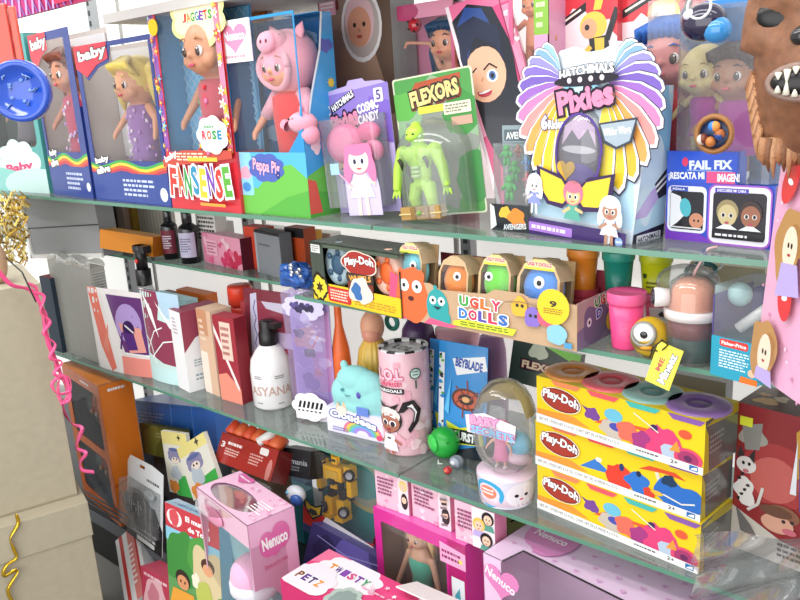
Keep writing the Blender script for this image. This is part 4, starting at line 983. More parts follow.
for k in range(14):
    t = -.85 + 1.7 * (k % 7) / 6; up = k < 7; e = MB('shiny'); L = S * (.15 if abs(t) > .4 and abs(t) < .7 else .07); x = c[0] + t * S * .32; z = c[2] + (1 if up else -1) * S * .16 * math.sqrt(1 - t * t * .8)
    e.tube([(x, c[1] - S * .11 + abs(t) * S * .07, z), (x, c[1] - S * .14 + abs(t) * S * .07, z - (1 if up else -1) * L)], [S * .045, S * .008], '#f1ead8', seg=8); part('tooth', e, o)
e = MB('hair')
for k in range(30):
    q = -1 if k % 2 else 1; t = k / 30; nz = -.35 - .75 * t; x = q * S * (.76 - .2 * max(0, -nz)); z = nz * S
    cc = ('#b07c56', '#8f6040', '#bd8a62')[k % 3]
    e.tube([(x * .92, -S * .18, z + S * .1), (x * 1.0, -S * .18, z - S * .1), (x * .97, -S * .14, z - S * .3)], [S * .05, S * .045, S * .008], cc, seg=6)
for k in range(16):
    x = (-.5 + k / 15) * S * 1.1; e.tube([(x * .8, -S * .38, -S * 1.1), (x * .85, -S * .34, -S * 1.35), (x * .8, -S * .26, -S * (1.45 + .08 * (k % 3)))], [S * .07, S * .05, S * .008], ('#b07c56', '#855a3c', '#c09068')[k % 3], seg=6)
part('fur', e, o)
# --- pink printed gift bag at right edge
a = Py(754, 372, .97); M, w, h = frame3(a, a + Vector((.115, -.12, .0)), Py(797, 118, .97)); d = .06
o = empty('gift_bag', M, 'pink gift bag printed with red lips and curly haired women, at the right edge', 'bag')
mb = MB('gloss_card'); mb.box(0, w, 0, d, 0, h, '#e5a9c9', cols={'left': '#e9b4d0'}); F = sides(mb, w, d, h)['front']
F.rect(0, 0, 1, 1, '#e6abca').dots(60, .012, ['#f6dbe8', '#d890b8'], 8)
for (u, v, r) in ((.22, .78, -20), (.5, .72, 30), (.34, .36, 10), (.8, .34, -15)): F.ell(u, v, .09, .17, '#d8323c', rot=r).ell(u, v - .005, .035, .02, '#fff', rot=r)
for (u, v) in ((.3, .55), (.16, .12), (.75, .6)):
    F.blob(u, v, .17, '#b98a54', int(u * 50), .2, sv=1.5).blob(u + .08, v + .02, .10, '#a87844', 5, .3).ell(u + .03, v - .01, .09, .15, '#f0dcc4').ell(u + .01, v, .012, .02, '#2a2020').ell(u + .05, v, .012, .02, '#2a2020').ell(u + .03, v - .035, .02, .01, '#b03a40')
    F.poly([(u - .05, v - .07), (u + .15, v - .06), (u + .22, v - .17), (u - .08, v - .2)], '#b9a8e0')
part('bag_body', mb, o)
m = MB('plastic'); m.tube([(w * .25, 0, h), (w * .3, -.005, h + .06), (w * .5, -.005, h + .09), (w * .7, -.005, h + .06), (w * .75, 0, h)], .003, '#d890b8'); part('handle', m, o)
# --- blue disc with red arms, foreground left
c0 = Py(21, 91, .74); M = TR(*c0) @ RZ(42)
R_ = .0605
o = empty('sand_toy', M, 'round blue plastic disc on a red plastic arm, hanging in front at the far left', 'toy')
mb = MB('shiny'); mb.M = RX(90); mb.lathe([(0, .006), (R_ * .72, .006), (R_ * .78, .012), (R_ * .97, .013), (R_, .006), (R_, -.006), (R_ * .96, -.008), (0, -.008)], '#1f4fc0', 48); mb.M = Matrix(); part('disc', mb, o)
mb = MB('shiny'); q = random.Random(3)
for k in range(9):
    x, z = q.uniform(-.5, .5) * R_, q.uniform(-.5, .5) * R_; mb.tube([(x, -.007, z), (x + q.uniform(-.01, .01), -.009, z + .006), (x + q.uniform(-.012, .012), -.007, z + q.uniform(-.008, .012))], .0018, '#7fa0e0', seg=6)
for k in range(5): mb.ball((.35 * R_ * math.cos(k * 1.26), -.007, .35 * R_ * math.sin(k * 1.26)), (.005, .002, .004), '#5f86dc', seg=8, rings=5)
part('embossing', mb, o)
mb = MB('shiny'); mb.box(-.052, .0, -.004, .008, .045, .165, '#d8402c'); mb.box(.002, .016, -.002, .006, .05, .16, '#e04a34'); part('red_arm', mb, o, 'red arm', bevel=.002)
# magenta banner above it
a = Py(-30, 30, .80); M, w, h = frame3(a, Py(120, -8, .95), Py(-40, -50, .80))
mb = MB('gloss_card'); mb.box(0, w, 0, .012, 0, h, '#8f1f4f', cols={'front': '#b82860', 'bottom': '#5c1434'}); F = Face(mb, (0, 0, 0), (1, 0, 0), (0, 0, 1), w, h)
F.rect(0, 0, .5, 1, '#c23a7c')
for k in range(14): F.line([(.0 + .045 * k, 0), (.10 + .045 * k, 1)], .012, '#c9a4d8').line([(.12 + .045 * k, 0), (.02 + .045 * k, 1)], .01, '#8a5aa0')
F.rect(.6, .05, 1, .95, '#d8345c')
solo('toy_package', mb, M, 'magenta package with purple lattice print across the top left corner', 'package')
# ================================================================ helper shapes for packs
def carton(name, lab, cat, M, w, d, h, cols, art=None, group=None, bevel=0, m='card', top=None, left=None, right=None):
    mb = MB(m); mb.box(0, w, 0, d, 0, h, cols['all'], cols=cols); S_ = sides(mb, w, d, h)
    if art: art(S_['front'])
    if top: top(S_['top'])
    if left: left(S_['left'])
    if right: right(S_['right'])
    return solo(name, mb, M, lab, cat, group)
def pouch(name, lab, M, w, h, d, col, art=None, m='gloss_card', group=None, cat='pouch', rimcol=None, bulge=1):
    """stand up pouch: pillow of two sheets, flat sealed top, rounded bottom"""
    mb = MB(m)
    def th(u, v): return d * .5 * (math.sin(PI * max(0, min(1, u))) ** .6) * (max(0, 1 - v) ** .55) * bulge
    fr = lambda u, v: (u * w, d * .5 - th(u, v) - .0004, v * h)
    bk = lambda u, v: (u * w, d * .5 + th(u, v) + .0004, v * h)
    mb.sheet(fr, 14, 16, col); mb.sheet(lambda u, v: bk(1 - u, v), 14, 16, col)
    if art:
        def fn(u, v, e): x, y, z = fr(min(max(u, 0), 1), min(max(v, 0), 1)); return (x, y - e - .0006 * (1 + math.sin(PI * min(max(u, 0), 1))), z)
        F = Face(mb, (0, 0, 0), (1, 0, 0), (0, 0, 1), w, h, fn=fn); art(F)
    return solo(name, mb, M, lab, cat, group)
def bottle(name, lab, M, prof, col, parts=(), cat='bottle', m='plastic', group=None, label=None, seg=28):
    o = empty(name, M, lab, cat, group); mb = MB(m); mb.lathe(prof, col, seg); 
    part('bottle_body', mb, o)
    for pn, pm, plab in parts: part(pn, pm, o, plab)
    return o
def cylface(mb, r, z0, h, a0=-90, span=150, fn_r=None):
    """printed face wrapped round a cylinder; u 0..1 covers span degrees centred on the front"""
    def fn(u, v, e):
        a = math.radians(a0 + (u - .5) * span); rr = (fn_r(v) if fn_r else r) + e + .0003
        return (rr * math.cos(a), rr * math.sin(a), z0 + v * h)
    return Face(mb, (0, 0, 0), (1, 0, 0), (0, 0, 1), math.radians(span) * r, h, fn=fn, clip=False)
def gear_tub(lab, M, c, lid, s=1.0, group='modelling compound tubs', lidrim=None, label=None):
    """squat compound tub, tapered, ribbed lid"""
    o = empty('compound_tub', M, lab, 'tub', group); r, h = .0195 * s, .064 * s
    mb = MB('plastic'); mb.lathe([(0, 0), (r * .76, 0), (r * .80, h * .03), (r, h * .80), (0, h * .80)], c, 32)
    F = cylface(mb, r * .93, h * .1, h * .6, -80, 130, lambda v: r * (.80 + .20 * (.1 + v * .6) / .8))
    if label: label(F)
    else:
        for k in range(5): F.rect(.60 - .03 * k, .16 + .14 * k, .86, .18 + .14 * k, lidrim or '#ffffff', up=0)
    part('tub_body', mb, o)
    mb = MB('plastic'); mb.lathe([(r * .9, h * .78), (r * 1.06, h * .80), (r * 1.10, h * .84), (r * 1.10, h * .98), (r * 1.08, h), (r * 1.0, h * .97), (0, h * .96)], lid, 32)
    part('lid', mb, o)
    return o

# ================================================================ MIDDLE SHELF (small things on the left)
# white framed grey bin at the far left, gold tinsel
o_ = Py(33, 257, 1.16); M, w, h = frame3(o_, Py(104, 256, 1.19), Py(14, 198, 1.16))
mb = MB('plastic'); mb.box(0, w, 0, .06, 0, h, '#8b8d90', cols={'front': '#96989a'}); mb.box(-.006, .008, -.006, .06, -.004, h + .004, '#f2f2f0'); mb.box(-.006, w, -.006, .0, -.004, .009, '#eceae6'); mb.box(-.006, w, -.006, .0, h - .004, h + .004, '#eceae6'); mb.box(0, w, -.001, 0, h * .47, h * .49, '#3a3c40')
solo('storage_bin', mb, M, 'grey panel box with a white frame beneath the left doll boxes', 'panel')
mb = MB('plastic'); q = random.Random(11)
for k in range(420):
    c = Py(q.uniform(-14, 26), q.uniform(195, 262), 1.02 + q.uniform(-.02, .02)); a = q.uniform(0, 6.3); L = q.uniform(.01, .026)
    d_ = Vector((math.cos(a) * L, q.uniform(-.012, .012), math.sin(a) * L)); n = Vector((-d_.z, 0, d_.x)).normalized() * .0034
    mb.add([tuple(c - d_ - n), tuple(c - d_ + n), tuple(c + d_ * .9 + n), tuple(c + d_ - n)], [(0, 1, 2, 3)], ('#b8901c', '#8a6810', '#e0c866')[k % 3])
tag(mb.build('gold_tinsel'), 'gold tinsel garland hanging at the left edge beneath the blue disc', 'tinsel', None, 'stuff')
ZB = Z2 + .0002
def back_item(u0, u1, y, top, col, nm, lab, cat, art=None, d=.04, z=ZL + .0002, yaw=0, m='card', cols=None):
    M, w, h = back(u0, u1, y, z, top, yaw); cc = {'all': col}; cc.update(cols or {})
    return carton(nm, lab, cat, M, w, d, h, cc, art, m=m)
back_item(60, 84, 1.42, 206, '#8e3a48', 'toy_box', 'dim dark red pack in the shadow beside the grey panel box', 'box', lambda F: F.blob(.5, .4, .3, '#c9c4c0', 2).blob(.4, .7, .2, '#d84a5a', 3))
back_item(84, 102, 1.36, 203, '#b8503e', 'toy_box', 'slim coral and white pack behind the orange carton', 'box', lambda F: F.poly([(0, 0), (.5, 0), (.3, .6), (0, .9)], '#e6ddd4').poly([(.5, .1), (1, .1), (.9, .8)], '#8a3026').ell(.7, .5, .2, .2, '#d8a08a'))
back_item(104, 109, 1.34, 203, '#1e1c1e', 'toy_box', 'thin black box between the coral pack and the gold striped box', 'box')
back_item(110, 122, 1.36, 203, '#c9a89a', 'toy_box', 'pale pink pack left of the gold striped box', 'box')
back_item(121, 131, 1.38, 203, '#b08a30', 'toy_box', 'narrow gold striped box behind the orange carton', 'box')
back_item(131, 163, 1.40, 206, '#b5aea2', 'perfume_box', 'beige ribbed packet left of the dark bottles', 'box', lambda F: [F.rect(.1 * k, 0, .1 * k + .04, 1, '#c9c2b6', up=0) for k in range(10)])
# orange carton
a = Py(100, 248, 1.17); M, w, h = frame3(a, Py(153, 257, 1.22), Py(93, 228, 1.17))
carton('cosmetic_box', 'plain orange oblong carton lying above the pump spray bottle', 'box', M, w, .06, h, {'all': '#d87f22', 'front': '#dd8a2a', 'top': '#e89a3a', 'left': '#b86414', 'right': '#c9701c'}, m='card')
# dark bottles
for (u, v, top, s, lb, lab) in ((173, 258, 208, 1.0, '#7a2a3c', 'slim black bottle with a dark red label'), (192, 262, 209, 1.15, '#c9c4dc', 'slim black bottle with a pale lilac label')):
    p_ = Pz(u, v, (ZL + .0002)); p_.z = (ZL + .0002); H = height(p_, top); r = rpx(p_, 17 * s)
    l = MB('card'); F = cylface(l, r * 1.005, H * .12, H * .46, -60, 120); F.rect(0, 0, 1, 1, lb).bars(.2, .2, .8, .8, 6, '#e9e2ee' if lb[1] == '7' else '#6a6488')
    cp = MB('shiny'); cp.lathe([(r * .48, H * .74), (r * .52, H * .75), (r * .52, H * .985), (r * .45, H), (0, H)], '#15151a', 20)
    bottle('cosmetic_bottle', lab + ' on the middle shelf', TR(*p_), [(0, 0), (r, 0), (r, H * .62), (r * .9, H * .68), (r * .5, H * .74), (0, H * .74)], '#17151a', (('label', l, None), ('cap', cp, None)), m='shiny', group='black bottles on the middle shelf')
back_item(195, 214, 1.30, 214, '#e4e0da', 'cosmetic_box', 'white box with rows of black capitals behind the black bottles', 'box', lambda F: F.bars(.1, .45, .95, .98, 6, '#33302f', 3, .1))
M, w, h = stand((205, 262), (243, 271), (ZL + .0002), 232)
carton('gift_box', 'pink box covered with darker pink hearts on the middle shelf', 'box', M, w, .045, h, {'all': '#ee9fb8', 'right': '#5a2030', 'top': '#f7c2d0'}, lambda F: F.rect(0, .02, .16, 1, '#e88aa8').dots(7, .09, ['#d83a68', '#e86a90', '#c92a50'], 5, 'heart', (.2, .05, .95, .5)).dots(6, .06, ['#d8507a', '#f7c8d6'], 9, 'heart', (.1, .5, .9, .95)).rect(.1, .3, .4, .8, '#f4b9cb').bars(.13, .35, .38, .75, 4, '#b05070'))
back_item(213, 222, 1.36, 222, '#e9e4e2', 'cosmetic_tube', 'small white tube peeping over the pink heart box', 'tube')
back_item(243, 262, 1.30, 226, '#d9482c', 'cosmetic_box', 'bright red orange carton between the heart box and the silver carton', 'box')
M, w, h = stand((258, 272), (283, 279), (ZL + .0002), 229)
carton('cosmetic_box', 'tall silver grey carton with a black lid on the middle shelf', 'box', M, w, .035, h, {'all': '#8a8d92', 'top': '#1d1c1e', 'right': '#6e7176'}, lambda F: F.rect(0, .93, 1, 1, '#1d1c1e').rect(.15, .66, .6, .70, '#5f6266').rect(.0, 0, .08, .93, '#a9adb2'))
back_item(284, 303, 1.30, 227, '#b8481c', 'cosmetic_box', 'rust coloured carton with a black top right of the silver carton', 'box', lambda F: F.rect(0, .8, 1, 1, '#17161a'))
back_item(300, 310, 1.33, 231, '#e8a42a', 'cosmetic_box', 'narrow amber carton beside the rust coloured one', 'box')
mb = MB('bag_film'); q = random.Random(4)
mb = MB('gloss_card')
def crum(i, j):
    a = 2 * PI * i; t = PI * j; n = 1 + .16 * math.sin(a * 5 + j * 9) + .1 * math.sin(a * 3 - j * 14)
    return (.052 * n * math.sin(t) * math.cos(a), .035 * n * math.sin(t) * math.sin(a), .028 * n * math.cos(t) + .026)
mb.sheet(crum, 22, 12, '#2f62b4', smooth=False)
p_ = Pz(298, 287, (ZL + .0002)); solo('wrapped_parcel', mb, TR(p_.x, p_.y, (ZL + .0002) + .003), 'crumpled blue wrapped parcel left of the wheel compound pack', 'parcel')
mb = MB('foil')
for k in range(12): mb.ball((.02 + .016 * math.cos(k * 2.1), -.03 + .003 * k % .01, .045 + .014 * math.sin(k * 1.7)), (.008, .003, .006), '#d8dce4', seg=6, rings=5)
solo('silver_bow', mb, TR(p_.x, p_.y, (ZL + .0002)), 'small silver foil bow on the crumpled blue parcel', 'bow')
back_item(255, 330, 1.44, 226, '#f0eee9', 'folded_bag', 'white flat bag lying behind the silver carton under the top shelf', 'bag')

# ================================================================ MIDDLE SHELF (right)
# wheel compound pack
M, w, h = stand((314, 298.5), (402, 319), ZB, 238); d = .085
o = empty('compound_pack', M, 'long open compound pack with two wheel shaped tubs and a yellow red front strip', 'toy pack')
mb = MB('gloss_card'); mb.box(0, w, 0, .0015, 0, h * .30, '#f2cb22'); mb.box(0, w, d - .0015, d, 0, h * .95, '#4a5648'); mb.box(0, w, 0, d, 0, .0015, '#e8c020'); mb.box(0, .0015, 0, d, 0, h * .95, '#39423c'); mb.box(w - .0015, w, 0, d, 0, h * .7, '#39423c')
mb.box(0, w, 0, d, h * .93, h * .95, '#3c463c'); mb.box(0, w * .16, 0, .0015, h * .30, h * .95, '#3f4a42'); mb.box(w * .0, w, 0, .0015, h * .88, h * .95, '#4f5c4c')
F = Face(mb, (0, 0, 0), (1, 0, 0), (0, 0, 1), w, h)
F.splat(.09, .22, .11, '#17140f', 12, 3).splat(.09, .22, .085, '#f0d23a', 12, 3).star(.09, .22, .05, '#3a2c10', 6, .5).rect(.19, .03, .46, .27, '#c02a26', .02).rect(.205, .05, .445, .25, '#d8382e', .015).bars(.22, .06, .43, .24, 4, '#f4ddc8', 4, .1)
F.bars(.5, .05, .97, .17, 3, '#c8962a', 5, .1).rect(.02, .78, .13, .91, '#e9e9e4').bars(.03, .80, .12, .9, 3, '#5a5a58')
part('carton', mb, o)
for cx, c1, c2, lab in ((.25, '#9fb4bc', '#3c5a74', 'grey wheel shaped tub'), (.80, '#e8b8a4', '#ee6e34', 'orange wheel shaped tub')):
    m = MB('plastic'); r = h * .34; m.M = TR(w * cx, .02, h * .60) @ RX(90); m.lathe([(0, -.02), (r, -.02), (r * 1.05, -.01), (r * 1.05, 0), (r * .9, .007), (r * .55, .004), (r * .5, 0), (0, 0)], c1, 32, sx=.85)
    m.ball((0, 0, .002), (r * .45, r * .5, .006), c2)
    for k in range(5): m.ball((r * .66 * .85 * math.cos(k * 1.256), r * .66 * math.sin(k * 1.256), .006), (r * .16, r * .16, .004), c2, seg=8, rings=5)
    m.M = Matrix(); part('wheel_tub', m, o, lab)
b = MB('gloss_card'); b.box(w * .44, w * .72, -.001, 0, h * .2, h * .80, '#7c2f22'); G = Face(b, (w * .38, -.001, h * .2), (1, 0, 0), (0, 0, 1), w * .40, h * .78, clip=False)
G.cloud(.5, .66, .46, .22, '#e9d8c8', 5, .12).cloud(.5, .66, .43, .20, '#a8281f', 5, .12).text('Play-Doh', .5, .66, .80, .2, '#fff', 5, .04, out='#5a1410', ow=.05, arc=.05).rect(.12, .28, .88, .46, '#33261f', .05).text('WHEELS', .5, .37, .62, .12, '#e8a84a', 4, .04).blob(.5, .12, .28, '#e9dfd0', 3).blob(.4, .1, .15, '#3a6fae', 5)
part('sign', b, o)
# soft toy tray
M, w, h = stand((393, 316.5), (577, 352), ZB, 277); d = .155
o = empty('display_tray', M, 'kraft cardboard display tray with coloured monster drawings and title letters, holding soft toys', 'display tray')
mb = MB('kraft'); t = .003; KC = '#c9a887'
FO = [(0, 0), (1, 0), (1, .98), (.86, 1.0), (.78, .98), (.74, 1.06), (.60, 1.06), (.56, .93), (.30, .86), (.24, .98), (.14, .98), (.1, .9), (0, .88)]
mb.plate([(u * w, v * h) for u, v in FO], [], t, KC); mb.box(w - t, w, t, d, 0, h * 1.0, '#a98c86', cols={'right': '#b49a9a'}); mb.box(0, t, t, d, 0, h * .9, KC); mb.box(0, w, d - t, d, 0, h * 1.25, KC, cols={'front': '#b2495a'}); mb.box(0, w, t, d, 0, t, KC)
F = Face(mb, (0, 0, 0), (1, 0, 0), (0, 0, 1), w, h, clip=False, m='gloss_card')
F.poly([(-.02, .35), (.05, .02), (.12, .0), (.12, .9), (0, 1.15)], '#e8507a')
F.blob(.13, .62, .095, '#ee6a34', 3, .12, sv=1.5).rect(.05, .05, .21, .55, '#ee6a34', .05).ell(.07, 1.12, .022, .03, '#ee6a34').ell(.19, 1.12, .022, .03, '#ee6a34')
for u, v in ((.085, .86), (.165, .86)): F.ell(u, v, .03, .03, '#fff').ell(u, v, .010, .010, '#221')
F.ell(.125, .55, .018, .012, '#4a1d10')
F.ell(.285, .45, .065, .085, '#2fa3a3').rect(.24, .0, .36, .4, '#2fa3a3', .04).line([(.28, .8), (.275, .96)], .02, '#2fa3a3').ell(.26, .60, .02, .02, '#fff').ell(.31, .60, .02, .02, '#fff').ell(.26, .6, .008, .008, '#122').ell(.31, .6, .008, .008, '#122').poly([(.26, .46), (.31, .46), (.285, .38)], '#17363a')
F.poly([(.2, .0), (.36, .0), (.4, .06), (.24, .16)], '#ef5c86')
for k, (ch, c) in enumerate(zip('UGLY', ('#3fa64a', '#e0503c', '#e5762c', '#d63a5a'))): F.text(ch, .44 + .058 * k, .70, .052, .25, c, -3, .05, out='#fff', ow=.07)
for k, (ch, c) in enumerate(zip('DOLLS', ('#3f7fc8', '#d63a5a', '#5a4fae', '#d63a5a', '#3f6fc0'))): F.text(ch, .435 + .054 * k, .41, .05, .25, c, -2, .05, out='#fff', ow=.07)
F.poly([(.38, .10), (.70, .10), (.72, .26), (.44, .28), (.38, .2)], '#d8df3a').bars(.42, .13, .69, .24, 2, '#6f7a20', 5, .1)
for u, v, c in ((.735, .78, '#f5b83a'), (.80, .60, '#8a6fc8'), (.865, .66, '#e8607a')): F.blob(u, v, .038, c, int(u * 99), .15, sv=1.2).rect(u - .035, v - .2, u + .035, v, c, .02).ell(u - .01, v + .03, .008, .008, '#332').ell(u + .015, v + .03, .008, .008, '#332')
F.blob(.915, .32, .045, '#8fc9dc', 8, .1).rect(.87, .12, .955, .3, '#8fc9dc', .03).line([(.66, .84), (.74, .9), (.84, .86), (.9, .78)], .004, '#8a7a5a')
F.ell(.90, .90, .075, .075, '#f6cf28').text('9', .90, .96, .035, .14, '#3a3420', 0, .04).bars(.855, .74, .945, .87, 3, '#8a6d1c', 3, .1).rect(.95, .06, .985, .18, '#4f9fd0')
Rf = Face(mb, (w, 0, 0), (0, 1, 0), (0, 0, 1), d, h, m='gloss_card'); Rf.poly([(0, 0), (1, 0), (1, .5), (.5, .6), (0, .4)], '#8a7a9a').blob(.4, .4, .25, '#7a6a8c', 4).ell(.25, .5, .05, .05, '#e8e4ee').ell(.25, .5, .02, .02, '#222')
for k, (ch, c) in enumerate(zip('UGLY', ('#3fa64a', '#e0503c', '#e5762c', '#d63a5a'))): Rf.text(ch, .42 + .12 * k, .86, .11, .2, c, 12, .05, out='#fff', ow=.07)
Rf.text('D', .45, .62, .12, .2, '#4f5fc0', 8, .05, out='#fff', ow=.07).ell(.72, .35, .12, .12, '#e5c53a').ell(.9, .74, .1, .14, '#c98a3a')
part('tray', mb, o)
def toy_pack(u, yy, hh, c, lab, wid, kind, name_sign=True, rot=0, tilt=8):
    """arched kraft sleeve with a window showing a felt monster; returns after adding the toy"""
    Mp = M @ TR(u * w, yy, .004) @ RZ(rot) @ RX(-tilt); W = wid; D = .045; r = .02
    oo = empty('toy_sleeve', Mp, lab, 'soft toy pack', 'kraft soft toy packs in the display tray')
    m = MB('kraft'); arch = [(0, 0), (W, 0), (W, hh * .74), (W * .86, hh * .92), (W * .62, hh), (W * .38, hh), (W * .14, hh * .92), (0, hh * .74)]
    win = [(.07 * W, .25 * hh), (.93 * W, .25 * hh), (.93 * W, .76 * hh), (.84 * W, .86 * hh), (.16 * W, .86 * hh), (.07 * W, .76 * hh)]
    m.plate(arch, [win], .0015, '#d2b48c'); m.box(0, .0015, 0, D, 0, hh * .4, '#c4a57e'); m.box(0, W, D, D + .0015, 0, hh * .98, '#b8966e')
    # side strap with slot
    m.box(W - .0015, W, 0, D * .25, 0, hh * .74, '#c9aa80'); m.box(W - .0015, W, D * .85, D, 0, hh * .74, '#c9aa80'); m.box(W - .0015, W, 0, D, 0, hh * .2, '#c9aa80')
    P_ = [(0, .0, hh * .74), (.14 * W, .0, hh * .92), (.38 * W, 0, hh), (.62 * W, 0, hh), (.86 * W, 0, hh * .92), (W, 0, hh * .74)]
    m.add([p for p in P_] + [(x, D, z) for x, y, z in P_], [(i, i + 1, i + 7, i + 6) for i in range(5)], '#d8bc96')
    if name_sign:
        G = Face(m, (0, 0, 0), (1, 0, 0), (0, 0, 1), W, hh, m='gloss_card'); G.poly([(.14, .865), (.86, .865), (.84, .93), (.62, .995), (.38, .995), (.16, .93)], '#e3d98a').text('UGLY DOLLS', .5, .935, .56, .05, '#d63a5a', 0, .05, out='#fff', ow=.05).rect(.16, .865, .84, .89, '#d8df3a')
    part('kraft_sleeve', m, oo)
    f = MB('film'); f.add([(x, .0018, z) for x, z in win], [list(range(6))], '#fff'); part('window_film', f, oo)
    tm = MB('plush'); cx, cy = W * .5, D * .44
    tm.ball((cx, cy, hh * .62), (W * .47, D * .40, hh * .30), c[0]); tm.ball((cx, cy, hh * .32), (W * .43, D * .4, hh * .3), c[0])
    if kind == 'ears':
        for q in (-1, 1): tm.ball((cx + q * W * .3, cy, hh * .78), (W * .1, D * .2, hh * .1), c[0])
    if kind == 'horn': tm.tube([(cx, cy, hh * .7), (cx + W * .1, cy, hh * .88)], [W * .25, W * .08], c[0])
    t_ = empty('soft_toy', Mp, c[1], 'soft toy', 'felt monsters in the kraft packs'); part('toy_body', tm, t_)
    e = MB('plastic'); q_ = c[2]
    e.ball((cx + q_ * W, cy - D * .38, hh * .70), (W * .13, D * .08, W * .13), '#fff'); e.ball((cx + q_ * W + .002, cy - D * .47, hh * .70), (W * .055, D * .04, W * .055), '#1c1c20'); part('eye', e, t_)
    e = MB('plastic'); e.tube([(cx - W * .25, cy - D * .44, hh * .44), (cx, cy - D * .47, hh * .42), (cx + W * .2, cy - D * .44, hh * .45)], .0012, '#2a2a30', seg=6); part('mouth', e, t_)
tw = w / 5
toy_pack(.0, .004, .140, ('#7fdcea', 'turquoise felt toy with a big round eye in the leftmost kraft pack', .12), 'leftmost kraft toy pack in the tray, with a turquoise toy', .066, 'ears')
toy_pack(.25, .012, .122, ('#ff962e', 'orange felt toy in the second kraft pack of the tray', .1), 'second kraft toy pack from the left, with an orange toy', .066, 'horn', False, 4)
toy_pack(.47, .016, .132, ('#74e03a', 'bright green felt toy with a moustache in the third kraft pack', -.2), 'third kraft toy pack in the tray, with a bright green toy', .066, 'ears', True, 4)
toy_pack(.665, .020, .132, ('#5fa4ff', 'sky blue felt toy in the rightmost kraft pack', .0), 'rightmost kraft toy pack in the tray, with a sky blue toy', .084, 'none', True, 0)
# compound tubs
def tub(u, v, top, lab, c, lid, z=ZB, label=None, dy=0):
    p_ = Pz(u, v, z); p_.y += dy; p_.z = z; H = height(p_, top); return gear_tub(lab, TR(*p_), c, lid, H / .064, label=label, lidrim=lid), p_, H
S2 = Z2 + .062
tub(585, 326, 287, 'crimson tub hidden low behind the tray wall, under the orange one', '#b83a50', '#c8485c')
tub(583, 294, 247, 'orange lidded tub standing behind the display tray', '#f08f2a', '#f5973a', S2 - .004, dy=-.0)
tub(618, 297, 250, 'dark green lidded tub between the orange and the yellow tubs', '#1f8a78', '#2a9a86', S2 - .004)
tub(655, 300, 252, 'lime yellow tub right of the dark green one', '#d8dc1c', '#c9d42a', S2 - .012, label=lambda F: F.bars(.3, .3, .7, .6, 2, '#6a6f1a', 4).splat(.25, .75, .09, '#4a5a20', 7, 2))
tub(620, 330, 290, 'coral pink tub low at the back between two stacked tubs', '#e25c84', '#ee7098')
tub(657, 332, 292, 'small rose tub with a white label beneath the lime yellow tub', '#ec6a90', '#f07fa0', label=lambda F: F.rect(.3, .05, 1, .98, '#f4f0ee').dots(9, .08, ['#2a2626', '#55504e'], 4, 'blob', (.4, .15, .95, .9)))
tub(626, 346.5, 291, 'hot pink tub standing in front on the middle shelf edge', '#f2508c', '#f4649a')
# one eyed ball figure with tag
p_ = Pz(650, 355, ZB); p_.z = ZB
o = empty('ball_toy', TR(*p_) @ RZ(8), 'small yellow and brown ball toy with one big ringed eye and an orange beak', 'toy'); r = .030
mb = MB('plastic'); mb.ball((0, 0, r), (r, r, r * 1.05), '#d8b02a', seg=24, rings=16); mb.ball((0, 0, r * .86), (r * 1.015, r * 1.015, r * .75), '#8a7430', seg=24, rings=10); part('ball', mb, o)
mb = MB('shiny'); mb.M = TR(-r * .1, -r * .80, r * 1.35) @ RX(74); mb.lathe([(r * .50, -.004), (r * .66, 0), (r * .66, .005), (r * .54, .007), (r * .5, .004)], '#8d8a80', 24); mb.M = Matrix(); part('eye_ring', mb, o)
mb = MB('shiny'); mb.ball((-r * .1, -r * .84, r * 1.38), (r * .58, r * .2, r * .54), '#fbfbf8'); mb.ball((-r * .05, -r * 1.02, r * 1.38), (r * .2, r * .06, r * .2), '#141414'); part('eye', mb, o)
mb = MB('plastic'); mb.ball((r * .05, -r * .98, r * .74), (r * .34, r * .2, r * .15), '#f0a42a'); part('beak', mb, o, 'orange beak')
a = Py(645, 380, 1.045); M, w, h = frame3z(a, Py(670, 388, 1.045), Py(659, 341, 1.055))
o = empty('hang_tag', M, 'yellow swing tag with blocky lettering hanging from the yellow ball toy', 'tag')
mb = MB('gloss_card'); mb.box(0, w, 0, .002, 0, h, '#ece02a'); F = Face(mb, (0, 0, 0), (1, 0, 0), (0, 0, 1), w, h)
F.rect(.05, .02, .95, .98, '#f0e22e', .06).text('ME', .34, .50, .55, .12, '#c2503a', 84, .04).text('Mineez', .66, .47, 1.25, .19, '#fff', 84, .04, out='#1d1a18', ow=.06)
part('card', mb, o)
mb = MB('plastic'); l0 = M.inverted()
pts = [l0 @ Py(u, v, y) for u, v, y in ((655, 350, 1.05), (650, 358, 1.03), (653, 348, 1.02), (662, 340, 1.03), (668, 345, 1.05), (660, 352, 1.055), (654, 350, 1.05))]
mb.tube(pts, .0012, '#17171a', seg=6); part('cord', mb, o)
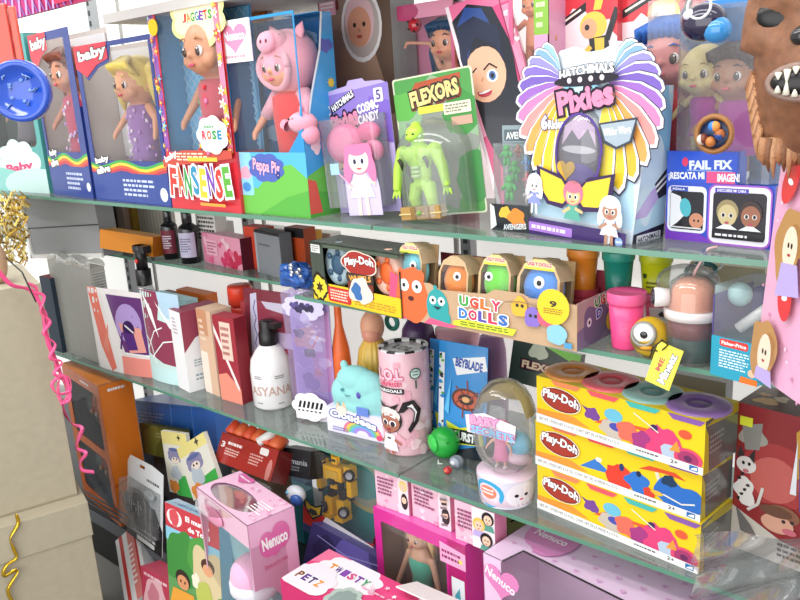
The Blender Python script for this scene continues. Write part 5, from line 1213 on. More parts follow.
# training cup
p_ = Pz(691, 359, ZB); p_.z = ZB; H = height(p_, 274); r = .038
o = empty('training_cup', TR(*p_) @ RZ(10), 'clear cup with a peach domed lid, maroon filling and a white side knob', 'cup')
mb = MB('plastic'); mb.lathe([(0, .004), (r * .90, .004), (r * .90, H * .30), (0, H * .30)], '#2c5650', 32); mb.lathe([(0, H * .30), (r * .92, H * .30), (r * .93, H * .52), (0, H * .52)], '#8a2c38', 32); part('contents', mb, o)
mb = MB('blister'); mb.lathe([(0, 0), (r, 0), (r * 1.0, H * .54)], '#fff', 36); part('cup_wall', mb, o)
mb = MB('plastic'); mb.lathe([(r * .9, H * .50), (r * 1.08, H * .51), (r * 1.1, H * .60), (r * 1.0, H * .62), (0, H * .62)], '#e6dedc', 36); part('collar', mb, o)
mb = MB('plush'); mb.lathe([(r * .92, H * .62), (r * .90, H * .72), (r * .78, H * .86), (r * .5, H * .95), (0, H * .97)], '#f0a07c', 32); part('peach_dome', mb, o)
mb = MB('blister'); mb.lathe([(r * 1.02, H * .62), (r * 1.0, H * .76), (r * .86, H * .91), (r * .5, H * .99), (0, H * 1.0)], '#fff', 32); part('clear_dome', mb, o)
mb = MB('plastic'); mb.M = TR(-r * .85, -r * .35, H * .74) @ RZ(20) @ RY(-90); mb.lathe([(0, .0), (r * .34, 0), (r * .38, r * .3), (r * .40, r * .5), (r * .36, r * .56), (0, r * .56)], '#ece8e6', 20); mb.M = Matrix(); part('side_knob', mb, o)
mb = MB('shiny'); mb.M = TR(-r * 1.42, -r * .55, H * .74) @ RZ(20) @ RY(-90); mb.torus((0, 0, 0), r * .3, r * .05, '#2a2430', 'z', k=6); mb.M = Matrix(); part('knob_ring', mb, o); mb = MB('shiny'); mb.tube([(0, -.004, H * .98), (r * .1, -.01, H * 1.06), (r * .5, -.004, H * 1.3), (r * .8, 0, H * 1.32)], .0022, '#d8b0b0', seg=8); part('straw', mb, o)
m = MB('blister'); m.M = TR(-.02, .03, H * .83); m.ball((0, 0, 0), (.05, .03, .03), '#fff'); m.M = Matrix()
solo('clear_ball', m, TR(*p_), 'clear rounded plastic cover behind the peach domed cup', 'cover')
m = MB('plastic'); m.torus((0, 0, 0), .022, .004, '#3f7f86', 'z'); c = Pz(700, 272, Z2 + .10); 
solo('bracelet', m, TR(*Py(701, 271, 1.22)) @ RX(20), 'teal plastic ring above the peach domed cup', 'ring')
# play set box
M, w, h = stand((710, 374), (757, 387), ZB, 285); d = .10
o = empty('toy_box', M, 'teal based clear toy box with a red label, right of the training cup', 'toy box')
mb = MB('gloss_card'); mb.box(0, w, 0, d, 0, h * .45, '#2f9fbc'); mb.box(0, w, d - .002, d, h * .45, h, '#b7b4b0'); mb.box(0, .0015, 0, d, h * .45, h * .9, '#5a4a8c')
F = Face(mb, (0, 0, 0), (1, 0, 0), (0, 0, 1), w, h * .45); F.rect(.18, .78, .78, .97, '#d8403a', .05).text('Fisher-Price', .48, .875, .52, .09, '#fff', 0, .03).bars(.18, .25, .84, .72, 7, '#d9f0f6', 3, .2).poly([(.62, 0), (1, 0), (1, .14), (.66, .16)], '#e8762c').ell(.88, .28, .08, .08, '#f0c0a0')
G = Face(mb, (0, d - .0021, h * .45), (1, 0, 0), (0, 0, 1), w, h * .55); G.poly([(0, 0), (.5, 0), (.3, .8), (0, .7)], '#4f4aa0').poly([(.3, 0), (.5, 0), (.7, .8), (.6, .85)], '#d8505a').poly([(.2, .1), (.34, .2), (.3, .5)], '#e8c24a').poly([(.4, .0), (.55, 0), (.9, .5), (.8, .6)], '#e4e0dc')
part('carton', mb, o)
m = MB('plastic'); m.ball((w * .22, d * .4, h * .86), .017, '#a9cfcf'); m.tube([(w * .3, d * .3, h * .5), (w * .8, d * .5, h * .78)], .008, '#dcdad6'); part('rattle', m, o)
f = MB('blister'); f.box(.001, w - .001, .001, d, h * .45, h, '#fff'); part('clear_cover', f, o)
# pale bag behind
back_item(690, 765, 1.40, 262, '#d9ceae', 'paper_bag', 'cream paper bag behind the training cup', 'bag', d=.05, z=ZB)
# hooks under the top shelf
for k, u in enumerate((703, 722)):
    m = MB('metal'); c = Py(u, 262, 1.2); m.tube([(c.x, 1.2, Z1 - .012), (c.x + .004, 1.19, Z1 - .035), (c.x - .006, 1.185, Z1 - .045), (c.x - .012, 1.19, Z1 - .035)], .0014, '#b8bcc0', seg=8)
    solo('wire_hook', m, Matrix(), ('left', 'right')[k] + ' of two small wire hooks under the top shelf, above the training cup', 'hook')
# ================================================================ THIRD SHELF
ZC = Z3 + .0002
# dim box and frosted container at the far left
M, w, h = stand((52, 349), (60, 352), ZC, 276); carton('cosmetic_box', 'dark box with a maroon top beside the frosted tall container', 'box', M, w + .02, .04, h, {'all': '#2b3a4c', 'top': '#7a2a38', 'left': '#8a9a9c'})
M, w, h = stand((62, 350), (105, 366), ZC, 253); d = .05
o = empty('frosted_pack', M, 'tall frosted grey plastic pack with dotted shrink wrap and a purple cap behind', 'container')
mb = MB('frost'); mb.rbox(0, w, 0, d, .001, h * .93, .008, '#fff'); mb.sheet(lambda i, j: (w * i + .003 * math.sin(9 * j), d * .5 + (d * .5) * math.cos(PI * j) * (1 - .1 * math.sin(6 * i)), h * (.93 + .07 * math.sin(PI * j) * (1 + .3 * math.sin(i * 14)))), 14, 8, '#fff'); part('wrap', mb, o)
mb = MB('plastic'); mb.rbox(.006, w - .006, .006, d - .006, .002, h * .86, .006, '#b4b2a8'); part('inner_box', mb, o)
mb = MB('plastic')
for i in range(9):
    for j in range(34):
        mb.box(w + .0004, w + .0012, .005 + i * .0048 + (j % 2) * .0024, .0066 + i * .0048 + (j % 2) * .0024, h * .04 + j * h * .0255, h * .048 + j * h * .0255, '#eceae6')
part('dotted_print', mb, o)
p_ = Vector((Xat(67, 1.27, 1.0), 1.27, ZC)); h = min(height(p_, 250), .345); r = rpx(p_, 26)
mb = MB('shiny'); mb.lathe([(0, 0), (r, 0), (r, h * .8), (r * .8, h * .82), (r * .8, h), (0, h)], '#6a45ac', 24)
solo('cosmetic_bottle', mb, TR(*p_), 'purple capped bottle standing behind the frosted container', 'bottle')
# pump spray bottle with a black trigger
p_ = Vector((Xat(147, 1.193, .95), 1.193, ZC)); H = height(p_, 243); r = rpx(p_, 27)
mb = MB('plastic'); mb.tube([(0, 0, H * .80), (0, 0, H * .985)], r * .42, '#191719'); mb.box(-r * .5, r * .95, -r * .3, r * .3, H * .93, H * .985, '#191719'); mb.ball((r * .1, -r * .46, H * .87), (r * .16, r * .1, r * .16), '#e8352c'); mb.lathe([(r * .55, H * .68), (r * .55, H * .80), (0, H * .8)], '#141315')
l = MB('gloss_card'); F = cylface(l, r * 1.01, H * .1, H * .35, -80, 170); F.rect(0, 0, 1, 1, '#b9a8e0').ell(.6, .7, .15, .12, '#3a3a4a')
bottle('spray_bottle', 'clear pump spray bottle with a black head bearing a red dot', TR(*p_), [(0, 0), (r, 0), (r, H * .48), (r * .85, H * .58), (r * .5, H * .68), (0, H * .68)], '#d9dad8', (('spray_head', mb, None), ('label', l, None)), m='blister')
# coral and purple pouch
def pch(Lp, Rp, top, lab, col, art, dd=.03, m='gloss_card', z=ZC, cat='pouch', bulge=1, tilt=0):
    M, w, h = stand(Lp, Rp, z, top); return pouch('gift_pouch' if cat == 'pouch' else 'blister_bag', lab, M @ RX(tilt), w, h, dd, col, art, m, cat=cat, bulge=bulge)
def art1(F):
    F.rect(0, .0, 1, 1, '#f4efee').poly([(0, 1), (.18, 1), (.42, .05), (.32, 0), (.15, .3)], '#ef6f55').poly([(.2, .3), (.35, .6), (.3, .2)], '#ee8468').poly([(.28, 1), (.38, .9), (.6, .12), (.5, 0), (.42, .1)], '#f8f5f4')
    F.poly([(.36, .94), (.98, .94), (1, .25), (.62, .25)], '#6a3a7c').ell(.72, .62, .22, .24, '#b9a0dc').poly([(.55, .62), (.92, .58), (.96, .3), (.7, .27)], '#f2a79c').ell(.72, .56, .10, .10, '#3a1f5c').poly([(.60, .52), (.80, .5), (.84, .32), (.68, .3)], '#5a2f80').line([(.6, .5), (.55, .3)], .03, '#5a2f80').line([(.66, .6), (.8, .52)], .02, '#f4eef2')
    F.rect(.55, 0, 1, .22, '#f2958a').rect(.62, .25, 1, .27, '#fff')
pch((96, 367), (150, 379), 287, 'coral, white and purple printed pouch with a dark dancing figure', '#efe4e2', art1, .028)
def art2(F):
    F.rect(0, 0, 1, 1, '#cfe9e6').poly([(.0, 1), (.55, 1), (.45, .7), (.9, .66), (1, .2), (.5, .22), (.12, .3)], '#93405a').poly([(.45, 1), (1, 1), (1, .72), (.6, .74)], '#b9d6ea').poly([(.06, .98), (.3, .8), (.45, .5), (.22, .74)], '#fff').poly([(.4, .9), (.7, .72), (1, .66), (.75, .62)], '#fff')
    for a, b in (((.1, .35), (.55, .62)), ((.2, .26), (.9, .5)), ((.08, .5), (.3, .2))): F.line([a, ((a[0] + b[0]) / 2, (a[1] + b[1]) / 2 + .08), b], .02, '#fff')
    F.rect(.1, 0, 1, .16, '#cdeeee')
pch((148, 378), (186, 388), 290, 'maroon and mint printed pouch with white swirls', '#dfeeee', art2, .028)
back_item(134, 163, 1.30, 291, '#b9a8e0', 'cosmetic_box', 'pale lilac box behind the maroon and mint pouch', 'box', z=ZC)
back_item(158, 176, 1.36, 292, '#7a2a34', 'cosmetic_tube', 'dark red cap showing behind the pouches', 'tube', z=ZC)
back_item(176, 206, 1.34, 289, '#e8762a', 'cosmetic_box', 'orange box top behind the maroon and white carton', 'box', z=ZC)
back_item(150, 186, 1.27, 293, '#b8dfe4', 'cosmetic_box', 'pale aqua box behind the maroon and mint pouch', 'box', z=ZC)
# maroon and white carton (slim side towards the viewer on the left)
a, b, c = Pz(179, 387, ZC), Pz(190, 393, ZC), Pz(222, 378, ZC)
def two_face(nm, lab, a, b, c, top, cl, cr, ct, artl=None, artr=None, cat='box'):
    """carton standing corner-on: left face a-b, right face from b towards c"""
    d1 = b - a; w1 = d1.length; yaw = math.atan2(d1.y, d1.x); H = height(b, top); n = Vector((-d1.y, d1.x, 0)).normalized(); dp = max(.015, (c - b).dot(n))
    M = TR(*a) @ Matrix.Rotation(yaw, 4, 'Z')
    return carton(nm, lab, cat, M, w1, dp, H, {'all': cl, 'right': cr, 'top': ct}, artl, right=artr)
two_face('cosmetic_box', 'white and maroon carton standing corner-on, left of the beige carton', a, b, c, 313, '#f2f1f3', '#f2f4f6', '#8f3a50',
         lambda F: F.bars(.2, .70, .6, .92, 5, '#b9aab0', 2),
         lambda F: F.poly([(0, .50), (.3, .66), (.7, .72), (1, .66), (1, 1), (0, 1)], '#9a4258').bars(.2, .3, .8, .4, 3, '#9ab0b8', 5).bars(.2, .12, .8, .22, 2, '#9ab0b8', 6))
two_face('cosmetic_box', 'tall beige carton with a cream edge, between the maroon-white and red cartons', Pz(206, 391, ZC), Pz(220, 397, ZC), Pz(238, 389, ZC), 312, '#dcb79a', '#e9cdb4', '#e2bfa2',
         lambda F: F.rect(.0, .7, .7, 1, '#c9926e').rect(0, 0, .5, .5, '#f0dfd0').bars(.1, .62, .5, .9, 4, '#f0dcc8', 2), lambda F: F.rect(.4, 0, 1, .5, '#f4ece4'))
two_face('cosmetic_box', 'dark red carton with a coral foot and white stripe, right of the beige carton', Pz(222, 399, ZC), Pz(243, 405, ZC), Pz(252, 399, ZC), 319, '#9f2f3c', '#8a2430', '#a83a48',
         lambda F: F.poly([(0, 0), (1, 0), (1, .18), (.4, .34), (0, .3)], '#f0907c').poly([(.0, .9), (.0, .8), (.9, .15), (.95, .2)], '#f6e4de').rect(.3, .5, .8, .94, '#e9cabc').bars(.35, .54, .75, .9, 5, '#a8605a', 3))
M, w, h = stand((236, 396), (247, 399), ZC, 306); carton('cosmetic_box', 'brick red carton just behind the dark red one', 'box', M @ TR(0, .05, 0), w + .02, .03, h, {'all': '#a63a40', 'top': '#b8484e'})
# red screw jar
p_ = Pz(244, 392, ZC); p_ = Vector((Xat(243, 1.3, .9), 1.3, ZC)); r = rpx(p_, 24); H = height(p_, 285)
mb = MB('plastic'); mb.lathe([(r * .86, H * .8), (r, H * .81), (r, H * .97), (r * .95, H), (0, H)], '#e2442e', 24)
bottle('cosmetic_jar', 'bright red screw top jar behind the cartons', TR(*p_), [(0, 0), (r, 0), (r, H * .55), (r * 1.0, H * .6), (r * .8, H * .68), (r, H * .74), (r * .8, H * .8), (0, H * .8)], '#c8342a', (('lid', mb, None),), m='plastic', cat='jar')
# maroon gift pack behind the white pump bottle
def art3(F):
    F.rect(0, 0, 1, 1, '#7a2a3a').poly([(.06, .3), (.28, .32), (.3, .97), (.16, .95)], '#c9c4dc').line([(.2, .36), (.24, .44), (.19, .5), (.25, .58), (.2, .66), (.26, .74), (.21, .82), (.26, .9)], .02, '#5a5a8a').rect(.30, .06, .92, .9, '#8f3a4c').poly([(0, 0), (.4, 0), (.34, .3), (0, .2)], '#b9d0ea').rect(.66, .5, .98, .64, '#b9a4c0', .02).poly([(.4, .9), (1, .9), (1, .8), (.5, .84)], '#c9c0d4')
pch((252, 394), (298, 405), 288, 'maroon gift pack with a lilac strip of handwriting, behind the white pump bottle', '#6d2636', art3, .02)
# white pump bottle
p_ = Pz(275, 403, ZC); p_.z = ZC; H = height(p_, 320); r = rpx(p_, 42)
mb = MB('plastic'); mb.lathe([(r * .42, H * .72), (r * .44, H * .74), (r * .44, H * .86), (r * .36, H * .88), (r * .36, H * .98), (r * .3, H), (0, H)], '#171518', 20); mb.box(-r * .3, r * .8, -r * .22, r * .22, H * .93, H * .99, '#1b191c')
l = MB('gloss_card'); F = cylface(l, r, H * .04, H * .46, -46, 140, lambda v: r + .0004); F.text('ASYANA', .5, .42, .86, .24, '#c9a49a', 0, .01).bars(.18, .72, .4, .82, 2, '#8a8486', 2).bars(.6, .72, .8, .82, 2, '#8a8486', 3).bars(.2, .08, .34, .14, 1, '#9a9496', 4).bars(.62, .06, .78, .12, 1, '#9a9496', 6)
bottle('pump_bottle', 'white lotion bottle with a black pump and thin rose lettering', TR(*p_), [(0, 0), (r * .92, 0), (r, H * .03), (r, H * .44), (r * .92, H * .56), (r * .66, H * .66), (r * .42, H * .72), (0, H * .72)], '#f2f0ef', (('pump', mb, None), ('print', l, None)), m='shiny')
# lilac bag with scalloped top
M, w, h = stand((296, 417.5), (331, 423), ZC, 293); d = .03
o = empty('blister_bag', M, 'tall lilac plastic bag with a scalloped crown top and a white striped base', 'bag')
mb = MB('lilac_film')
def bw(i, j):
    z = h * (.08 + .92 * j); top = 1 + (.03 * abs(math.sin(i * PI * 3)) if j > .99 else 0); ww = w * (1 + .16 * j)
    return (w * .5 + (i - .5) * ww, -.002 - .012 * math.sin(PI * i) * (1 - j) ** .5 - .0015 * math.sin(8 * j + 5 * i), z * top)
mb.sheet(bw, 14, 16, '#fff'); mb.sheet(lambda i, j: (lambda p: (p[0], d - .004 - p[1] * .2, p[2]))(bw(1 - i, j)), 14, 16, '#fff'); part('bag', mb, o)
mb = MB('gloss_card'); mb.box(.002, w - .002, 0, d, 0, h * .13, '#f4f0f6'); F = Face(mb, (.002, 0, 0), (1, 0, 0), (0, 0, 1), w, h * .13); F.rect(.05, .05, .95, .4, '#f4f0f6').rect(.12, .14, .7, .34, '#e8447a', .02)
mb.box(.0, w * 1.1, d * .5, d * .5 + .001, h * .13, h * .96, '#bfa8e0', cols={'front': '#c4aee4'}); G = Face(mb, (-.0, d * .5, h * .13), (1, 0, 0), (0, 0, 1), w * 1.1, h * .83)
G.rect(.5, .12, .98, .88, '#d8a0cc').blob(.4, .62, .28, '#f0b8a0', 3).blob(.62, .58, .17, '#f4f2f2', 5).line([(.5, .52), (.7, .66)], .04, '#e8502e').blob(.2, .66, .12, '#5a3a6c', 8).rect(.3, .44, .58, .52, '#4a4650', .05).star(.62, .3, .16, '#e88a8a', 3, .4).blob(.4, .2, .2, '#8a6ab8', 9).blob(.8, .4, .14, '#f0d0e8', 4)
part('base_card', mb, o)
mb = MB('gloss_card'); mb.mt = 'gloss_card'
G = Face(mb, (0, -.006, h * .84), (1, 0, 0), (0, 0, 1), w * 1.08, h * .14, clip=False); G.cloud(.5, .45, .48, .26, '#d8d0ee', 9).dots(16, .06, ['#3a2f5c', '#5a4a8c', '#2c2444'], 3, 'blob', (.2, .3, .8, .62)); part('crown_print', mb, o); mb = MB('gloss_card'); G.mb = mb; G.o = Vector((0, -.0135, h * .03)); G.h = h * .2; G.cloud(.5, .5, .42, .3, '#fff', 7)
for k in range(6): G.line([(.2 + .11 * k, .3), (.28 + .11 * k, .72)], .06, '#1d1a22')
G.rect(.15, .36, .85, .44, '#fff')
part('front_print', mb, o)
# behind: orange bottle, yellow ribbed bottle, teal ring, purple ball, jar
p_ = Pz(341, 412, ZC); p_ = Vector((Xat(341, 1.25, .9), 1.25, ZC)); H = height(p_, 303); r = rpx(p_, 19)
bottle('cosmetic_bottle', 'slim orange bottle behind the scalloped lilac bag', TR(*p_), [(0, 0), (r, 0), (r, H * .5), (r * .9, H * .62), (r * .4, H * .82), (r * .36, H), (0, H)], '#ee6c30', ())
p_ = Pz(373, 405, ZC); p_ = Vector((Xat(374, 1.30, .9), 1.30, ZC)); H = height(p_, 311); r = rpx(p_, 33)
mb = MB('skin'); mb.ball((0, 0, H * .86), (r * .72, r * .72, H * .15), '#e8a888'); mb.ball((r * .1, -r * .2, H * .80), (r * .6, r * .6, H * .08), '#e59c84')
bd = MB('plastic'); bd.lathe([(0, 0), (r * .9, 0), (r * 1.08, H * .28), (r * 1.1, H * .48), (r * .9, H * .66), (r * .5, H * .76), (0, H * .78)], '#ecc45c', 72, ribs=18, ribd=.07)
o = empty('ribbed_bottle', TR(*p_), 'yellow ribbed pumpkin shaped bottle with a skin coloured top', 'bottle'); part('ribbed_body', bd, o); part('top', mb, o)
mb = MB('plastic'); mb.torus((0, 0, 0), .017, .006, '#2f8f86', 'y'); solo('toy_ring', mb, TR(*Py(392, 322, 1.36)), 'dark teal ring standing behind the yellow ribbed bottle', 'ring')
p_ = Vector((Xat(419, 1.36, .9), 1.36, ZC)); H = height(p_, 318); r = rpx(p_, 36)
mb = MB('plastic'); mb.lathe([(0, 0), (r * .8, 0), (r, H * .4), (r * 1.02, H * .7), (r * .85, H * .9), (r * .5, H), (0, H)], '#4a2d58', 28); mb.M = RZ(-50); mb.box(-.008, .008, -r * 1.04, -r * .98, H * .72, H * .80, '#d8d23c'); solo('cosmetic_jar', mb, TR(*p_), 'dark purple rounded jar with a small yellow mark behind the pink canister', 'jar')
p_ = Pz(460, 388, ZC); p_ = Vector((Xat(458, 1.42, .9), 1.42, ZC)); r = rpx(p_, 40); H = height(p_, 328)
bottle('toy_jar', 'pink lidded translucent jar behind the blue foil packs', TR(*p_), [(0, 0), (r, 0), (r, H * .8), (0, H * .8)], '#c9b0cc', (('lid', MB('plastic').lathe([(r, H * .8), (r * 1.08, H * .81), (r * 1.08, H), (0, H)], '#e6a8b4', 28), None),), cat='jar')
p_ = Pz(492, 400, ZC); p_ = Vector((Xat(492, 1.40, .9), 1.40, ZC)); r = rpx(p_, 28); H = height(p_, 336)
l = MB('gloss_card'); F = cylface(l, r, H * .2, H * .6, -70, 110); F.ell(.55, .5, .2, .28, '#efe4f4').ell(.55, .5, .1, .18, '#4a2a5c').rect(.3, .1, .8, .18, '#6a3f80')
bottle('toy_jar', 'mauve translucent jar with an eye shaped print behind the clear egg', TR(*p_), [(0, 0), (r, 0), (r * 1.1, H * .3), (r, H * .85), (r * .8, H), (0, H)], '#a878a4', (('print', l, None),), cat='jar')
# second stretch pack lying behind
a = Py(508, 380, 1.36); M, w, h = frame3(a, Py(575, 398, 1.36), Py(516, 340, 1.38))
mb = MB('gloss_card'); mb.box(0, w, 0, .02, 0, h, '#3a4436'); F = Face(mb, (0, 0, 0), (1, 0, 0), (0, 0, 1), w, h); F.poly([(.5, 1), (1, 1), (1, .7)], '#7fd23a').rect(.15, .35, .85, .62, '#2a1f1c').text('FLEXORS', .5, .49, .64, .18, '#e8d8b8', 0, .04, out='#a83a2a', ow=.05).blob(.4, .85, .12, '#c9d0b8', 3)
solo('blister_pack', mb, M, 'dark green stretch toy pack lying behind the stacked compound boxes', 'blister pack')
# cloud shaped toy
M, w, h = stand((328, 430), (386, 444), ZC, 362); d = .055
o = empty('cloud_toy', M, 'mint cloud shaped plush toy box with a rainbow print base, left of the pink canister', 'toy')
mb = MB('gloss_card'); mb.box(0, w, 0, d, 0, h * .36, '#e9e4f8', cols={'right': '#d9d0f0'}); F = Face(mb, (0, 0, 0), (1, 0, 0), (0, 0, 1), w, h * .5, clip=False)
for k, c in enumerate(('#f07f9a', '#f5c85a', '#7fc88a', '#6fb0e8', '#a88ae0')): F.ell(.62, .1, .34 - .045 * k, .22 - .03 * k, c, a0=0, a1=180, n=18)
F.ell(.62, .1, .1, .06, '#e9e4f8', a0=0, a1=180)
F.text('Cloudees', .46, .48, .80, .24, '#fff', -6, .05, out='#3a4aa8', ow=.08, arc=.06).poly([(.18, .7), (.22, .95), (.27, .75), (.33, .98), (.38, .7)], '#f0c8a8').ell(.28, .68, .09, .07, '#f4e8d8').bars(.1, .06, .4, .2, 2, '#8a80b8', 4)
F.ell(.9, .12, .05, .04, '#e8507a')
part('printed_base', mb, o)
mb = MB('plush')
for cx, cz, rx, rz in ((.5, .58, .48, .30), (.28, .55, .26, .24), (.75, .52, .26, .26), (.45, .76, .32, .20), (.62, .70, .30, .22), (.5, .42, .48, .2)): mb.ball((cx * w, d * .5, cz * h), (rx * w, d * .55, rz * h), '#98d8d6')
mb.ball((w * .28, d * .4, h * .96), (.01, .008, .012), '#98d8d6'); cb = part('cloud_body', mb, o, remesh=.0022)
mb = MB('plastic'); mb.ball((w * .60, -.001 - d * .02, h * .62), (.006, .002, .008), '#5a4fae'); mb.ball((w * .33, -.003, h * .66), (.005, .002, .004), '#3f8f98'); mb.tube([(w * .38, -.004, h * .60), (w * .42, -.006, h * .585), (w * .46, -.004, h * .60)], .001, '#2f7f88', seg=6); part('face', mb, o)
mb = MB('gloss_card'); mb.box(w * .56, w * .76, -.005, -.003, h * .34, h * .46, '#6a8ad8'); part('round_badge', mb, o, 'blue badge', bevel=.002)
# pink canister
p_ = Pz(409, 446, ZC); p_.z = ZC; H = height(p_, 345); q_ = Pz(387, 441, ZC); r = rpx(p_, 49)
o = empty('surprise_canister', TR(*p_) @ RZ(0), 'pale pink cylindrical canister with a checkered top rim and a cartoon girl face', 'canister')
mb = MB('gloss_card'); mb.lathe([(0, 0), (r * .96, 0), (r, H * .02), (r, H * .96), (r * .97, H * .985)], '#f3c3cd', 48)
va = math.degrees(math.atan2(p_.y, p_.x)) + 180
F = cylface(mb, r, 0, H, va, 190, lambda v: r)
F.dots(26, .05, ['#f8d4dc', '#eeb0c0'], 6, 'blob', (.05, .05, .95, .9))
F.text('L.O.L', .30, .79, .34, .11, '#f8c9d8', 6, .05, out='#e0507a', ow=.05).text('SURPRISE!', .29, .70, .34, .04, '#e0507a', 4, .03).rect(.1, .615, .48, .665, '#222026').text('HAIRGOALS', .29, .64, .34, .03, '#fff', 2, .03)
F.ell(.62, .80, .07, .07, '#4a6a62').ell(.62, .80, .055, .055, '#cfe4dc').line([(.62, .74), (.62, .66)], .02, '#4a6a62').line([(.585, .82), (.655, .82)], .012, '#4a6a62').line([(.59, .79), (.65, .79)], .012, '#4a6a62')
F.ell(.27, .36, .17, .17, '#241c20').ell(.27, .40, .15, .09, '#f0ece8').ell(.27, .33, .14, .12, '#b0705a').poly([(.13, .36), (.16, .46), (.27, .48), (.38, .46), (.41, .36), (.27, .40)], '#e9e4e0')
for q in (-1, 1): F.ell(.27 + q * .055, .325, .045, .04, '#fff').ell(.27 + q * .055, .32, .03, .034, '#3a2430').poly([(.27 + q * .10, .47), (.27 + q * .15, .53), (.27 + q * .04, .49)], '#241c20')
F.ell(.27, .265, .03, .015, '#a82a3a')
F.poly([(.40, .44), (.46, .54), (.58, .56), (.66, .46), (.62, .34), (.52, .24), (.50, .28), (.56, .36), (.58, .44), (.53, .49), (.46, .44)], '#241c20').poly([(.5, .5), (.56, .52), (.61, .44), (.57, .34), (.59, .44), (.55, .49)], '#fff')
F.poly([(.2, .22), (.34, .22), (.38, .06), (.16, .06)], '#faf4f4').line([(.2, .17), (.12, .1)], .03, '#b0705a').line([(.34, .17), (.42, .13)], .03, '#b0705a').ell(.27, .18, .03, .012, '#222').line([(.23, .06), (.23, .02)], .03, '#b0705a').line([(.31, .06), (.31, .02)], .03, '#b0705a')
part('canister_body', mb, o)
mb = MB('gloss_card')
for k in range(16):
    mb.lathe([(r * .97, H * .985), (r * 1.0, H * 1.0), (r * .80, H * 1.0), (r * .78, H * .975)], ('#1d1a1e', '#f4eef0')[k % 2], 3, a0=k * 22.5, a1=(k + 1) * 22.5)
mb.lathe([(0, H * .972), (r * .79, H * .972)], '#efe6e8', 32); G = Face(mb, (-r * .5, -r * .3, H * .973), (1, 0, 0), (0, 1, 0), r, r * .6, clip=False); G.text('LOL', .5, .5, .9, .8, '#2a2226', 0, .06)
part('checkered_lid', mb, o)
# green monster ball and little figures
p_ = Pz(445, 457, ZC); p_.z = ZC
mb = MB('plastic'); r = rpx(p_, 32); mb.ball((0, 0, r), (r, r * .9, r), '#26ac3e', seg=24, rings=16); mb.M = RZ(-30); mb.ball((0, -r * .75, r * 1.1), (r * .7, r * .25, r * .55), '#39c852')
o = empty('monster_ball', TR(*p_), 'bright green rubber ball toy with spikes in front of the blue foil pack', 'toy'); part('ball', mb, o)
mb = MB('plastic')
for k in range(7): a = k * .9; mb.tube([(math.cos(a) * r * .9, math.sin(a) * r * .6, r * 1.3 + .3 * r * math.sin(k)), (math.cos(a) * r * 1.25, math.sin(a) * r * .85, r * 1.55 + .3 * r * math.sin(k))], [.004, .001], '#1f8f34', seg=6)
part('spikes', mb, o); mb = MB('plastic'); mb.tube([(0.004, -r * .8, .006), (.012, -r * 1.1, .003), (.02, -r * .95, .003)], .0018, '#e6e6e0', seg=6); part('string', mb, o)
mb = MB('plastic'); mb.ball((0, 0, .012), (.014, .012, .012), '#d8402c')
for k in range(4): mb.ball((.01 * math.cos(k * 1.6), .008 * math.sin(k * 1.6) - .004, .021), .006, ('#e8963a', '#3a6f4a', '#c9342c', '#e8c04a')[k])
p_ = Pz(461, 451, ZC); solo('toy_figure', mb, TR(p_.x, p_.y, ZC), 'small red and orange lumpy figure between the green ball and the clear egg', 'toy figure')
def ringball(u, v, c, lab, s):
    p = Pz(u, v, ZC); m = MB('plastic'); m.ball((0, 0, s), (s, s, s * .9), c[0]); m.torus((0, -s * .4, s), s * .8, s * .16, c[1], 'y', k=6); m.ball((0, -s * .9, s * 1.1), (s * .4, s * .2, s * .35), c[2])
    solo('toy_figure', m, TR(p.x, p.y, ZC), lab, 'toy figure')
ringball(457, 468, ('#9aa2ae', '#6f7784', '#d8dce0'), 'small silver grey ball figure left of the clear egg', .015)
ringball(448, 474, ('#c8343a', '#8a2026', '#e87a5a'), 'tiny red figure at the shelf edge beside the green ball', .009)
ringball(466, 441, ('#a8602c', '#5f3a20', '#e0a050'), 'small brown figure behind the red lumpy one', .016)
p_ = Pz(462, 462, ZC); r = .045; mb = MB('blister'); mb.lathe([(0, 0), (r * .86, 0), (r, H * .1), (r, .085), (r * .9, .094), (0, .095)], '#fff', 28)
solo('clear_tub', mb, TR(p_.x + .0, p_.y + .08, ZC), 'clear plastic tub behind the small figures', 'tub')
